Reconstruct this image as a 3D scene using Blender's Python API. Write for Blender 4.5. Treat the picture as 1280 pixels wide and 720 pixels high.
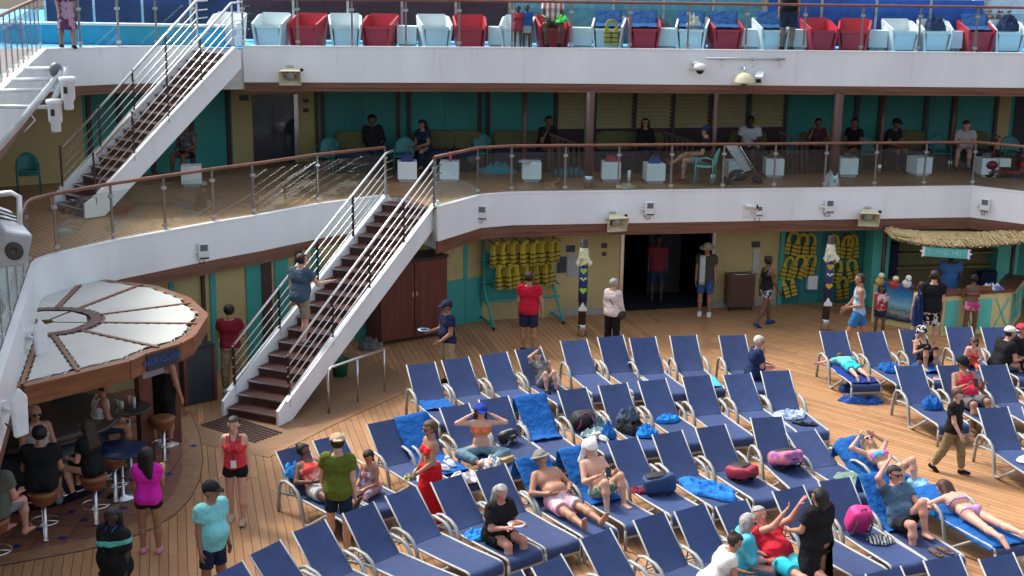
import bpy, bmesh, math, random
import numpy as np
from mathutils import Vector, Matrix, Euler, noise as mnoise
for o in list(bpy.data.objects): bpy.data.objects.remove(o, do_unlink=True)
scene = bpy.context.scene
COL = scene.collection
R = math.radians
random.seed(7); RNG = np.random.default_rng(5)

# ------------------------------------------------------------------ camera, sky, sun, exposure
FPX, CAM_H, PITCH, ROLL = 1707.0, 8.3, R(14.0), .015
_C = np.array([0, 0, CAM_H])
_F = np.array([0, math.cos(PITCH), -math.sin(PITCH)])
_r0 = np.array([1., 0, 0]); _u0 = np.array([0, math.sin(PITCH), math.cos(PITCH)])
_R = _r0*math.cos(ROLL) + _u0*math.sin(ROLL); _U = _u0*math.cos(ROLL) - _r0*math.sin(ROLL)
cam_data = bpy.data.cameras.new('camera'); cam = bpy.data.objects.new('camera', cam_data); COL.objects.link(cam)
cam_data.sensor_width = 36; cam_data.lens = 36*FPX/1280; cam_data.clip_end = 3000
m = Matrix.Identity(4)
for i in range(3):
    m[i][0] = _R[i]; m[i][1] = _U[i]; m[i][2] = -_F[i]; m[i][3] = _C[i]
cam.matrix_world = m
scene.camera = cam
SUN_EL, SUN_DIR = R(51), Vector((-.80, .60, 0)).normalized()      # direction towards the sun on the ground
world = bpy.data.worlds.new('World'); scene.world = world; world.use_nodes = True
wn = world.node_tree.nodes; wl = world.node_tree.links
sky = wn.new('ShaderNodeTexSky'); sky.sky_type = 'NISHITA'; sky.sun_disc = False
sky.sun_elevation = SUN_EL; sky.sun_rotation = math.atan2(SUN_DIR.x, SUN_DIR.y)
sky.air_density = 1.0; sky.dust_density = 4.0; sky.ozone_density = 1.0
hs = wn.new('ShaderNodeHueSaturation'); hs.inputs['Saturation'].default_value = .55       # hazy, whitish sky
wl.new(sky.outputs[0], hs.inputs['Color']); wl.new(hs.outputs[0], wn['Background'].inputs[0]); wn['Background'].inputs[1].default_value = .15
sl = bpy.data.lights.new('sun', 'SUN'); sl.energy = 1.5; sl.angle = R(10); sl.color = (1, .95, .87)
sun = bpy.data.objects.new('sun', sl); COL.objects.link(sun); sun.location = (-20, 20, 40)
sd = Vector((SUN_DIR.x*math.cos(SUN_EL), SUN_DIR.y*math.cos(SUN_EL), math.sin(SUN_EL)))
sun.rotation_euler = sd.to_track_quat('Z', 'Y').to_euler()
vs = scene.view_settings; vs.view_transform = 'Standard'; vs.look = 'None'; vs.exposure = 1.22; vs.gamma = 1; vs.use_curve_mapping = False
scene.render.engine = 'CYCLES'
scene.cycles.max_bounces = 8; scene.cycles.transparent_max_bounces = 12; scene.cycles.diffuse_bounces = 4

def ray(x, y): return _F + (x-640)/FPX*_R - (y-360)/FPX*_U
def P(x, y, z=0.):
    d = ray(x, y); return Vector(_C + d*((z-CAM_H)/d[2]))
def PY(x, y, Y):
    d = ray(x, y); return Vector(_C + d*(Y/d[1]))
def proj(q):
    v = np.array(q, float)-_C; w = v@_F
    return 640+FPX*(v@_R)/w, 360-FPX*(v@_U)/w
Z2, Z3 = 3.04, 6.08

# ------------------------------------------------------------------ materials
MATS = {}
def nt(name):
    mt = bpy.data.materials.new(name); mt.use_nodes = True
    return mt, mt.node_tree.nodes, mt.node_tree.links, mt.node_tree.nodes['Principled BSDF']
def c4(c): return (c[0], c[1], c[2], 1)
def mat(name, col, rough=.55, metal=0., var=.12, vs=6., bump=0., bs=60., spec=.4, sheen=0., rand=0., aniso=None, bd=.01):
    if name in MATS: return MATS[name]
    mt, N, L, B = nt(name); MATS[name] = mt
    B.inputs['Roughness'].default_value = rough; B.inputs['Metallic'].default_value = metal
    B.inputs['Specular IOR Level'].default_value = spec
    if sheen: B.inputs['Sheen Weight'].default_value = sheen
    tc = N.new('ShaderNodeTexCoord')
    last = None
    if var:
        n = N.new('ShaderNodeTexNoise'); n.inputs['Scale'].default_value = vs; n.inputs['Detail'].default_value = 4
        if aniso:
            mp = N.new('ShaderNodeMapping'); mp.inputs['Scale'].default_value = aniso
            L.new(tc.outputs['Object'], mp.inputs[0]); L.new(mp.outputs[0], n.inputs['Vector'])
        else: L.new(tc.outputs['Object'], n.inputs['Vector'])
        r = N.new('ShaderNodeValToRGB'); r.color_ramp.elements[0].position = .3; r.color_ramp.elements[1].position = .7
        r.color_ramp.elements[0].color = c4([max(0, x*(1-var)) for x in col]); r.color_ramp.elements[1].color = c4([min(1, x*(1+var)) for x in col])
        L.new(n.outputs[0], r.inputs[0]); last = r.outputs[0]
    if rand:
        oi = N.new('ShaderNodeObjectInfo'); mr = N.new('ShaderNodeMapRange')
        mr.inputs[3].default_value = 1-rand; mr.inputs[4].default_value = 1+rand
        L.new(oi.outputs['Random'], mr.inputs[0])
        mx = N.new('ShaderNodeVectorMath'); mx.operation = 'MULTIPLY'
        if last is None:
            mx.inputs[0].default_value = col
        else: L.new(last, mx.inputs[0])
        L.new(mr.outputs[0], mx.inputs[1]); last = mx.outputs[0]
    if last is not None: L.new(last, B.inputs['Base Color'])
    else: B.inputs['Base Color'].default_value = c4(col)
    if bump:
        n2 = N.new('ShaderNodeTexNoise'); n2.inputs['Scale'].default_value = bs; n2.inputs['Detail'].default_value = 3
        L.new(tc.outputs['Object'], n2.inputs['Vector'])
        bp = N.new('ShaderNodeBump'); bp.inputs['Strength'].default_value = bump; bp.inputs['Distance'].default_value = bd
        L.new(n2.outputs[0], bp.inputs['Height']); L.new(bp.outputs[0], B.inputs['Normal'])
    return mt

def cloth(col, pat=None, col2=None, scale=20., col3=None):
    nm = 'cloth_%s_%s_%s' % ('_'.join('%.2f' % c for c in col), pat, scale)
    if nm in MATS: return MATS[nm]
    if pat is None: return mat(nm, col, .85, var=.07, vs=3, bump=1., bs=8, spec=.15, bd=.05)
    mt, N, L, B = nt(nm); MATS[nm] = mt
    B.inputs['Roughness'].default_value = .85; B.inputs['Specular IOR Level'].default_value = .2
    tc = N.new('ShaderNodeTexCoord')
    r = N.new('ShaderNodeValToRGB'); r.color_ramp.interpolation = 'CONSTANT'
    e = r.color_ramp.elements; e[0].color = c4(col); e[1].position = .55; e[1].color = c4(col2)
    if col3: x = e.new(.8); x.color = c4(col3)
    if pat == 'floral':
        n = N.new('ShaderNodeTexVoronoi'); n.inputs['Scale'].default_value = scale; L.new(tc.outputs['Object'], n.inputs['Vector'])
        sp = N.new('ShaderNodeSeparateColor'); L.new(n.outputs['Color'], sp.inputs[0]); L.new(sp.outputs[0], r.inputs[0])
    elif pat == 'camo':
        n = N.new('ShaderNodeTexNoise'); n.inputs['Scale'].default_value = scale; n.inputs['Detail'].default_value = 2; L.new(tc.outputs['Object'], n.inputs['Vector'])
        e[1].position = .5; L.new(n.outputs[0], r.inputs[0])
    else:
        n = N.new('ShaderNodeTexWave'); n.bands_direction = {'sx': 'X', 'sy': 'Y', 'sz': 'Z'}[pat]; n.inputs['Scale'].default_value = scale
        L.new(tc.outputs['Object'], n.inputs['Vector']); L.new(n.outputs[0], r.inputs[0])
    L.new(r.outputs[0], B.inputs['Base Color'])
    return mt

def glassmat(name, tint=(.86, .93, .93), refl=.05):
    if name in MATS: return MATS[name]
    mt, N, L, B = nt(name); MATS[name] = mt
    N.remove(B); out = N['Material Output']
    t = N.new('ShaderNodeBsdfTransparent'); t.inputs[0].default_value = c4(tint)
    g = N.new('ShaderNodeBsdfGlossy'); g.inputs['Roughness'].default_value = .03; g.inputs[0].default_value = (1, 1, 1, 1)
    fc = N.new('ShaderNodeLayerWeight'); fc.inputs[0].default_value = .5; pw_ = N.new('ShaderNodeMath'); pw_.operation = 'POWER'; pw_.inputs[1].default_value = 3.5; L.new(fc.outputs['Facing'], pw_.inputs[0])
    lw = N.new('ShaderNodeMath'); lw.operation = 'MULTIPLY_ADD'; lw.inputs[1].default_value = .35; lw.inputs[2].default_value = .045; L.new(pw_.outputs[0], lw.inputs[0])
    mx = N.new('ShaderNodeMixShader'); L.new(lw.outputs[0], mx.inputs[0]); L.new(t.outputs[0], mx.inputs[1]); L.new(g.outputs[0], mx.inputs[2])
    L.new(mx.outputs[0], out.inputs[0])
    return mt

def teak(name, col, scale=1., seam=None, ang=0.):
    """weathered teak; per-piece tone from the 'rnd' attribute; optional seams for far floors"""
    mt, N, L, B = nt(name); MATS[name] = mt
    B.inputs['Roughness'].default_value = .6; B.inputs['Specular IOR Level'].default_value = .3
    tc = N.new('ShaderNodeTexCoord'); mp = N.new('ShaderNodeMapping')
    mp.inputs['Rotation'].default_value = (0, 0, ang); L.new(tc.outputs['Object'], mp.inputs[0])
    at = N.new('ShaderNodeAttribute'); at.attribute_name = 'rnd'
    n = N.new('ShaderNodeTexNoise'); n.inputs['Scale'].default_value = 1.; n.inputs['Detail'].default_value = 5
    m2 = N.new('ShaderNodeMapping'); m2.inputs['Scale'].default_value = (26, 1.6, 8); L.new(mp.outputs[0], m2.inputs[0]); L.new(m2.outputs[0], n.inputs['Vector'])
    n2 = N.new('ShaderNodeTexNoise'); n2.inputs['Scale'].default_value = .7; n2.inputs['Detail'].default_value = 8; n2.inputs['Roughness'].default_value = .65; L.new(tc.outputs['Object'], n2.inputs['Vector'])
    a = N.new('ShaderNodeMath'); a.operation = 'MULTIPLY_ADD'; a.inputs[1].default_value = .45; L.new(at.outputs['Fac'], a.inputs[0])
    b = N.new('ShaderNodeMath'); b.operation = 'MULTIPLY_ADD'; b.inputs[1].default_value = .45; L.new(n.outputs[0], b.inputs[0]); L.new(n2.outputs[0], b.inputs[2])
    L.new(b.outputs[0], a.inputs[2])
    r = N.new('ShaderNodeValToRGB'); e = r.color_ramp.elements
    e[0].position = .42; e[0].color = c4([col[0]*.62, col[1]*.64, col[2]*.68]); e[1].position = 1.15 if 0 else 1.; e[1].color = c4([min(1, x*1.22) for x in col])
    L.new(a.outputs[0], r.inputs[0])
    last = r.outputs[0]
    if seam:
        w = N.new('ShaderNodeSeparateXYZ'); L.new(mp.outputs[0], w.inputs[0])
        md = N.new('ShaderNodeMath'); md.operation = 'PINGPONG'; md.inputs[1].default_value = seam/2; L.new(w.outputs[0], md.inputs[0])
        lt = N.new('ShaderNodeMath'); lt.operation = 'LESS_THAN'; lt.inputs[1].default_value = .007; L.new(md.outputs[0], lt.inputs[0])
        mx = N.new('ShaderNodeMix'); mx.data_type = 'RGBA'; L.new(lt.outputs[0], mx.inputs[0]); L.new(last, mx.inputs[6]); mx.inputs[7].default_value = (.05, .035, .025, 1)
        last = mx.outputs[2]
    L.new(last, B.inputs['Base Color'])
    return mt

white = mat('white_paint', (.79, .80, .80), .38, var=.07, vs=1.2, bump=.05, bs=1.6, aniso=(.9, .9, .3), bd=.03)
def streaks(mt):
    # faint rust and drip marks running down painted steel
    N, L = mt.node_tree.nodes, mt.node_tree.links; B = N['Principled BSDF']; src = B.inputs['Base Color'].links[0].from_socket
    tc = N.new('ShaderNodeTexCoord'); mp = N.new('ShaderNodeMapping'); mp.inputs['Scale'].default_value = (5.5, 5.5, .35); n = N.new('ShaderNodeTexNoise'); n.inputs['Scale'].default_value = 1.; n.inputs['Detail'].default_value = 6; n.inputs['Roughness'].default_value = .7
    L.new(tc.outputs['Object'], mp.inputs[0]); L.new(mp.outputs[0], n.inputs['Vector'])
    r = N.new('ShaderNodeMapRange'); r.inputs[1].default_value = .60; r.inputs[2].default_value = .82; r.inputs[4].default_value = .45; L.new(n.outputs[0], r.inputs[0])
    mx = N.new('ShaderNodeMix'); mx.data_type = 'RGBA'; L.new(r.outputs[0], mx.inputs[0]); L.new(src, mx.inputs[6]); mx.inputs[7].default_value = (.46, .38, .30, 1); L.new(mx.outputs[2], B.inputs['Base Color'])
streaks(white)
steel = mat('brushed_steel', (.62, .63, .64), .28, 1., var=.06)
alu = mat('lounger_aluminium', (.33, .34, .33), .55, .1, var=.06, rand=.06)
wood = mat('varnished_brown_trim', (.17, .075, .045), .35, var=.3, vs=2, aniso=(.6, .6, 9))
rail_wood = mat('handrail_wood', (.20, .085, .055), .35, var=.2, vs=3)
darkbrown = mat('dark_brown_post', (.055, .028, .026), .45, var=.2)
cab_wood = mat('cabinet_brown', (.12, .03, .022), .4, var=.25, vs=2, aniso=(4, 4, .5))
teal = mat('teal_paint', (.04, .30, .26), .5, var=.1, vs=1.2)
dteal = mat('deep_teal_paint', (.03, .26, .24), .5, var=.12, vs=1)
yellow = mat('ochre_yellow_paint', (.42, .34, .15), .55, var=.1, vs=1)
navy = mat('navy_sling', (.027, .050, .138), .7, var=.14, vs=9, bump=.15, bs=160, rand=.16, spec=.35)
black = mat('black_plastic', (.015, .015, .017), .5, var=.1)
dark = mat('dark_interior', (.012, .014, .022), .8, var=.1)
bluefloor = mat('blue_deck_carpet', (.10, .40, .68), .8, var=.12)
cream_plastic = mat('cream_plastic', (.62, .56, .36), .5, var=.08)
white_plastic = mat('white_plastic', (.72, .73, .72), .4, var=.05)
redplastic = mat('red_chair_plastic', (.58, .035, .06), .4, var=.08, vs=3)
whitechair = mat('white_chair_plastic', (.78, .82, .82), .4, var=.05, vs=3)
glass = glassmat('clear_glass')
jacket = mat('life_jacket_yellow', (.42, .32, .03), .7, var=.12, rand=.2)
bar_wood = mat('bar_orange_wood', (.20, .075, .03), .38, var=.25, vs=2, aniso=(1, 1, 8))

# ------------------------------------------------------------------ mesh builder
class MB:
    def __init__(s): s.v = []; s.f = []; s.sm = []
    def add(s, vs, fs, sm=False):
        o = len(s.v); s.v += [tuple(v) for v in vs]
        for f in fs: s.f.append(tuple(i+o for i in f)); s.sm.append(sm)
        return s
    def box(s, c, d, M=None):
        x, y, z = d[0]/2, d[1]/2, d[2]/2
        vs = [Vector((a*x, b*y, e*z)) for a in (-1, 1) for b in (-1, 1) for e in (-1, 1)]
        if M is not None: vs = [M @ v for v in vs]
        c = Vector(c)
        return s.add([v+c for v in vs], [(0, 1, 3, 2), (4, 6, 7, 5), (0, 4, 5, 1), (2, 3, 7, 6), (0, 2, 6, 4), (1, 5, 7, 3)])
    def bx(s, a, b): return s.box([(a[i]+b[i])/2 for i in range(3)], [abs(b[i]-a[i]) for i in range(3)])
    def bar(s, a, b, w, h, up=(0, 0, 1)):
        a, b = Vector(a), Vector(b); d = (b-a); l = d.length; d.normalize(); up = Vector(up)
        x = d.cross(up)
        if x.length < 1e-4: x = d.cross(Vector((0, 1, 0)))
        x.normalize(); u = x.cross(d)
        M = Matrix((x, d, u)).transposed()
        return s.box((a+b)/2, (w, l, h), M)
    def tube(s, pts, r, n=6, closed=False, sq=1., caps=True):
        pts = [Vector(p) for p in pts]; k = len(pts); rs = r if isinstance(r, (list, tuple)) else [r]*k
        T = []
        for i in range(k):
            a = pts[(i-1) % k] if (closed or i > 0) else pts[i]; b = pts[(i+1) % k] if (closed or i < k-1) else pts[i]
            t = (b-a); T.append(t.normalized() if t.length > 1e-9 else Vector((0, 0, 1)))
        up = Vector((0, 0, 1)) if abs(T[0].z) < .9 else Vector((0, 1, 0))
        x = T[0].cross(up).normalized(); vs = []
        for i in range(k):
            x = (x - T[i]*x.dot(T[i])); x = x.normalized() if x.length > 1e-6 else T[i].orthogonal().normalized()
            y = T[i].cross(x)
            for j in range(n):
                a = 2*math.pi*(j+.5)/n
                vs.append(pts[i] + x*math.cos(a)*rs[i]*sq + y*math.sin(a)*rs[i])
        fs = []
        for i in range(k if closed else k-1):
            for j in range(n):
                i2 = (i+1) % k; j2 = (j+1) % n
                fs.append((i*n+j, i*n+j2, i2*n+j2, i2*n+j))
        s.add(vs, fs, True)
        if caps and not closed:
            o = len(s.v)-k*n
            s.f.append(tuple(o+j for j in range(n))[::-1]); s.sm.append(False)
            s.f.append(tuple(o+(k-1)*n+j for j in range(n))); s.sm.append(False)
        return s
    def prism(s, poly, z0, z1):
        n = len(poly)
        ar = sum(poly[i][0]*poly[(i+1) % n][1]-poly[(i+1) % n][0]*poly[i][1] for i in range(n))
        if ar < 0: poly = poly[::-1]
        vs = [(p[0], p[1], z0) for p in poly]+[(p[0], p[1], z1) for p in poly]
        fs = [tuple(range(n))[::-1], tuple(range(n, 2*n))]+[(i, (i+1) % n, n+(i+1) % n, n+i) for i in range(n)]
        return s.add(vs, fs)
    def plate(s, pts, th):
        """thick polygon from 3-D outline"""
        pts = [Vector(p) for p in pts]; n = len(pts)
        nn = Vector((0, 0, 0))
        for i in range(n): nn += pts[i].cross(pts[(i+1) % n])
        nn.normalize()
        vs = [p+nn*th/2 for p in pts]+[p-nn*th/2 for p in pts]
        return s.add(vs, [tuple(range(n)), tuple(range(n, 2*n))[::-1]]+[(i, n+i, n+(i+1) % n, (i+1) % n) for i in range(n)])
    def lathe(s, prof, n=14, c=(0, 0, 0), M=None):
        c = Vector(c); vs = []
        for r, z in prof:
            for j in range(n):
                v = Vector((r*math.cos(2*math.pi*j/n), r*math.sin(2*math.pi*j/n), z))
                vs.append((M @ v if M is not None else v)+c)
        fs = [(i*n+j, i*n+(j+1) % n, (i+1)*n+(j+1) % n, (i+1)*n+j) for i in range(len(prof)-1) for j in range(n)]
        fs += [tuple(range(n))[::-1], tuple((len(prof)-1)*n+j for j in range(n))]
        return s.add(vs, fs, True)
    def ell(s, c, r, n=10, m=7, M=None, pw=1.):
        c = Vector(c); vs = []
        sg = lambda t: math.copysign(abs(t)**pw, t)
        for i in range(m+1):
            a = -math.pi/2+math.pi*i/m
            for j in range(n):
                b = 2*math.pi*j/n
                v = Vector((r[0]*sg(math.cos(a))*sg(math.cos(b)), r[1]*sg(math.cos(a))*sg(math.sin(b)), r[2]*sg(math.sin(a))))
                vs.append((M @ v if M is not None else v)+c)
        fs = [(i*n+j, i*n+(j+1) % n, (i+1)*n+(j+1) % n, (i+1)*n+j) for i in range(m) for j in range(n)]
        return s.add(vs, fs, True)
    def grid(s, fn, nu, nv, th=0.):
        vs = [Vector(fn(i/nu, j/nv)) for i in range(nu+1) for j in range(nv+1)]
        q = lambda i, j: i*(nv+1)+j
        fs = [(q(i, j), q(i+1, j), q(i+1, j+1), q(i, j+1)) for i in range(nu) for j in range(nv)]
        return s.add(vs, fs, True)
    def mesh(s, name, off=None):
        me = bpy.data.meshes.new(name)
        v = s.v if off is None else [(a-off[0], b-off[1], c-off[2]) for a, b, c in s.v]
        me.from_pydata(v, [], s.f); me.polygons.foreach_set('use_smooth', s.sm); me.update()
        return me
    def build(s, name, mt, parent=None, world=True, kind=None):
        off = tuple(parent['_w']) if (parent is not None and world and '_w' in parent) else None
        o = bpy.data.objects.new(name, s.mesh(name, off)); COL.objects.link(o)
        if mt is not None: o.data.materials.append(mt)
        if parent is not None: o.parent = parent
        if kind: o['kind'] = kind
        return o
def recenter(o):
    """put a world-built top-level mesh's origin at its base"""
    v = np.array([p.co for p in o.data.vertices]); c = (v.min(0)+v.max(0))/2; c[2] = v[:, 2].min()
    o.data.transform(Matrix.Translation(-Vector(c))); o.location = c
    return o
def tag(o, label, cat, group=None):
    o['label'] = label; o['category'] = cat
    if group: o['group'] = group
    return o
def struct(o): o['kind'] = 'structure'; return o
def thing(name, label, cat, loc=(0, 0, 0), rotz=0., group=None):
    o = bpy.data.objects.new(name, None); COL.objects.link(o); o.location = loc; o.rotation_euler = (0, 0, rotz); o.empty_display_size = .2
    tag(o, label, cat, group); o['_w'] = tuple(loc)
    return o
def tree(o, parent=None):
    c = o.copy(); COL.objects.link(c)
    if parent is not None: c.parent = parent
    for ch in o.children: tree(ch, c)
    return c
def place(proto, used, loc, rotz, label, group=None):
    """first use takes the prototype itself, later ones are copies with their parts"""
    o = proto if not used.get(proto.name) else tree(proto)
    used[proto.name] = 1
    o.location = loc; o.rotation_euler = (0, 0, rotz); o['label'] = label
    if group: o['group'] = group
    return o
USED = {}
def text(name, body, size, mt, parent, M, ext=.004):
    cu = bpy.data.curves.new(name, 'FONT'); cu.body = body; cu.size = size; cu.extrude = ext; cu.align_x = 'CENTER'; cu.align_y = 'CENTER'
    t = bpy.data.objects.new(name+'_curve', cu); COL.objects.link(t)
    dg = bpy.context.evaluated_depsgraph_get(); me = bpy.data.meshes.new_from_object(t.evaluated_get(dg))
    bpy.data.objects.remove(t, do_unlink=True); me.transform(M); me.materials.clear(); me.materials.append(mt)
    o = bpy.data.objects.new(name, me); COL.objects.link(o)
    if parent: o.parent = parent
    return o
# ------------------------------------------------------------------ pool deck floor
V2 = lambda v: Vector((v[0], v[1]))
base = MB(); base.prism([(-26, -6), (26, -6), (26, 46), (-26, 46)], -.3, 0)
deck = struct(base.build('pool_deck', mat('deck_caulk', (.06, .035, .022), .8)))
teak_m = teak('teak_plank', (.33, .175, .080), ang=0)
def add_rnd(me, vals):
    a = me.attributes.new('rnd', 'FLOAT', 'FACE'); a.data.foreach_set('value', vals)
sA, sB = P(880, 385), P(905, 720); sd_ = V2(sB-sA).normalized()
sA2 = V2(sA)-sd_*8; sB2 = V2(sB)+sd_*9
LPOLY = [(-13, 12), tuple(sB2), tuple(sA2), (-13, 36)]
RPOLY = [tuple(sB2), (15, 12), (15, 36), tuple(sA2)]
def clip_line(o, d, poly):
    t0, t1 = -99, 99; n = len(poly)
    ar = sum(poly[i][0]*poly[(i+1) % n][1]-poly[(i+1) % n][0]*poly[i][1] for i in range(n)); sg = 1 if ar > 0 else -1
    for i in range(n):
        a = Vector(poly[i]); b = Vector(poly[(i+1) % n]); e = b-a; nn = Vector((-e.y, e.x))*sg
        den = d.dot(nn); num = (a-o).dot(nn)
        if abs(den) < 1e-9:
            if num > 0: return None
            continue
        t = num/den
        if den > 0: t0 = max(t0, t)
        else: t1 = min(t1, t)
    return (t0, t1) if t1 > t0 else None
planks = []
for poly, ang, wd in ((LPOLY, 14, .128), (RPOLY, 46, .128)):
    d = Vector((math.sin(R(ang)), -math.cos(R(ang)))); x = Vector((d.y, -d.x))
    for i in range(-260, 260):
        o = Vector((0, 20))+x*(i*wd)
        c = clip_line(o, d, poly)
        if not c: continue
        t = c[0]-random.uniform(0, 2.2)
        while t < c[1]:
            l = random.choice((2.4, 3.0, 3.6)); a, b = max(t, c[0]), min(t+l, c[1]); t += l
            if b-a < .15: continue
            m_ = o+d*(a+b)/2; px, py = proj((m_.x, m_.y, 0))
            if -200 < px < 1480 and 340 < py < 900: planks.append((py if -40 < px < 1320 and py < 760 else 0, o+d*(a+.004), o+d*(b-.004), d, x, ang))
planks.sort(key=lambda q: -q[0])
stuff_v = MB(); vals = []
for k, (py, a, b, d, x, ang) in enumerate(planks):
    one = k < 290 and py > 0
    mb = MB() if one else stuff_v
    c = (a+b)/2; w, l = .0595, (b-a).length/2
    if one:
        mb.box((0, 0, -.003), (2*w, 2*l, .018))
        me = mb.mesh('plank'); add_rnd(me, [random.random()]*6); me.materials.append(teak_m)
        o = bpy.data.objects.new('plank', me); COL.objects.link(o); o.parent = deck
        o.location = (c.x, c.y, random.uniform(-.0008, .0008)); o.rotation_euler = (0, 0, R(ang))
    else:
        M = Matrix.Rotation(R(ang), 3, 'Z'); mb.box((c.x, c.y, -.003), (2*w, 2*l, .018), M); vals += [random.random()]*6
me = stuff_v.mesh('far_planks'); add_rnd(me, vals); me.materials.append(teak('teak_far_plank', (.33, .175, .080), ang=R(-20)))
o = bpy.data.objects.new('far_planks', me); COL.objects.link(o); o.parent = deck; o['kind'] = 'stuff'
mb = MB(); mb.bar((sA2.x, sA2.y, .005), (sB2.x, sB2.y, .005), .16, .016); mb.build('border_board', teak_m, deck)

# bar floor of terracotta tile with blue diamond insets
def poly_px(lst, z=0.): return [tuple(P(x, y, z)[:2]) for x, y in lst]
rim = [(240, 520), (250, 545), (254, 575), (250, 600), (238, 624), (218, 645), (190, 662), (150, 678), (100, 690), (50, 699), (-20, 712)]
rimw = poly_px(rim); inner = [(-11.5, 18.), (-11.5, 27.), (-7.5, 26.4)]
mb = MB(); mb.prism(rimw+inner, .0, .012)
tile, N, L, B = nt('terracotta_tile'); tc = N.new('ShaderNodeTexCoord'); br = N.new('ShaderNodeTexBrick'); L.new(tc.outputs['Object'], br.inputs['Vector'])
br.inputs['Color1'].default_value = (.30, .125, .075, 1); br.inputs['Color2'].default_value = (.20, .09, .06, 1); br.inputs['Mortar'].default_value = (.10, .06, .045, 1); br.inputs['Scale'].default_value = 1.; br.inputs['Brick Width'].default_value = .42; br.inputs['Row Height'].default_value = .42; br.inputs['Mortar Size'].default_value = .012; br.offset = 0
L.new(br.outputs[0], B.inputs['Base Color']); B.inputs['Roughness'].default_value = .4
bar_floor = struct(mb.build('bar_floor', tile))
cx = Vector((sum(p[0] for p in rimw)/len(rimw), sum(p[1] for p in rimw)/len(rimw)))
mb = MB(); mb.tube([(p[0], p[1], .012) for p in rimw], .008, 4); mb.build('border_seam', darkbrown, bar_floor)
bd = MB(); ii = [V2(p)-(V2(p)-Vector((-8.6, 21.5))).normalized()*.34 for p in rimw]
for i in range(len(rimw)-1):
    bd.add([(rimw[i][0], rimw[i][1], .0165), (rimw[i+1][0], rimw[i+1][1], .0165), (ii[i+1].x, ii[i+1].y, .0165), (ii[i].x, ii[i].y, .0165)], [(0, 1, 2, 3)])
bd.build('border_board', mat('bar_border_teak', (.30, .16, .08), .55, var=.2), bar_floor)
dm = MB(); dm.prism([(.075, 0), (0, .075), (-.075, 0), (0, -.075)], .0, .005); dme = dm.mesh('diamond_tile'); dme.materials.append(mat('cobalt_tile', (.03, .03, .16), .3))
cen = Vector((-8.6, 21.5)); k = 0
for ring in (2.05, 2.45, 2.85, 3.25, 3.65, 4.1, 4.55):
    n = int(2*math.pi*ring/.62)
    for j in range(n):
        a = 2*math.pi*(j+.5*(k % 2))/n; q = cen+Vector((math.cos(a), math.sin(a)))*ring
        px, py = proj((q.x, q.y, 0))
        if not (-20 < px < 262 and 520 < py < 735): continue
        # inside the rim?
        ins = False
        pl = rimw+inner
        for i in range(len(pl)):
            a1, b1 = pl[i], pl[i-1]
            if (a1[1] > q.y) != (b1[1] > q.y) and q.x < (b1[0]-a1[0])*(q.y-a1[1])/(b1[1]-a1[1])+a1[0]: ins = not ins
        if not ins or min((V2(p)-q).length for p in rimw) < .42: continue
        o = bpy.data.objects.new('diamond_tile', dme); COL.objects.link(o); o.parent = bar_floor; o.location = (q.x, q.y, .012); o.rotation_euler = (0, 0, a)
    k += 1
# stair landing: finer boards with an edge board
lp = poly_px([(232, 552), (332, 572), (420, 528), (505, 490), (508, 470), (440, 440), (300, 470)])
mb = MB(); mb.prism(lp, 0, .011); land = struct(mb.build('stair_landing', teak('landing_teak', (.34, .19, .095), seam=.06, ang=R(60))))
e = [P(332, 572), P(420, 528), P(505, 490)]
mb = MB()
for i in range(2): mb.bar((e[i].x, e[i].y, .008), (e[i+1].x, e[i+1].y, .008), .12, .017)
mb.build('border_board', teak_m, land)
# slatted grate before the stair
g = thing('floor_grate', 'dark slatted drain grate at the foot of the lower staircase', 'grate', P(300, 545))
a0, a1, b0 = P(258, 530), P(325, 552), P(322, 540)
ax = (a1-a0); dep = Vector((-ax.y, ax.x, 0)).normalized()
for i in range(8):
    mb = MB(); q = dep*(i*.085-.1); mb.bar((a0.x+q.x, a0.y+q.y, .02), (a1.x+q.x, a1.y+q.y, .02), .045, .016); mb.build('slat', darkbrown, g)

# ------------------------------------------------------------------ upper decks
def offs(pts, d):
    """mitred offset to the right-hand side of an open polyline"""
    out = []
    for i, p in enumerate(pts):
        n = Vector((0, 0))
        for a, b in ((i-1, i), (i, i+1)):
            if a >= 0 and b < len(pts):
                e = (Vector(pts[b])-Vector(pts[a])).normalized(); n += Vector((e.y, -e.x))
        n.normalize()
        if 0 < i < len(pts)-1:
            e = (Vector(pts[i+1])-Vector(pts[i])).normalized(); c = max(.5, n.dot(Vector((e.y, -e.x))))
        else: c = 1
        out.append(Vector(p)+n*(d/c))
    return out
def ribbon(mb, pts, z0, z1, o0, o1):
    A, B = offs(pts, o0), offs(pts, o1); n = len(pts); vs = []
    for i in range(n): vs += [(A[i].x, A[i].y, z0), (B[i].x, B[i].y, z0), (B[i].x, B[i].y, z1), (A[i].x, A[i].y, z1)]
    fs = []
    for i in range(n-1):
        for j in range(4): fs.append((i*4+j, i*4+(j+1) % 4, i*4+4+(j+1) % 4, i*4+4+j))
    fs += [(0, 3, 2, 1), tuple((n-1)*4+j for j in range(4))]
    mb.add(vs, fs)
def ext(a, b, k): a, b = Vector(a), Vector(b); return tuple(b+(b-a)*k)
mL = poly_px([(0, 465), (45, 327), (75, 319), (145, 303), (210, 291), (270, 280), (320, 272), (400, 257), (484, 246)], Z2)
mL = [ext(mL[1], mL[0], 1.3)]+mL
c0, c1, c2 = Vector(mL[1]), Vector(mL[2]), Vector(mL[3])       # round the corner a little
mL[2:3] = [tuple(c1+(c0-c1).normalized()*.35), tuple(c1+((c0-c1).normalized()+(c2-c1).normalized())*.08), tuple(c1+(c2-c1).normalized()*.35)]
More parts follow.
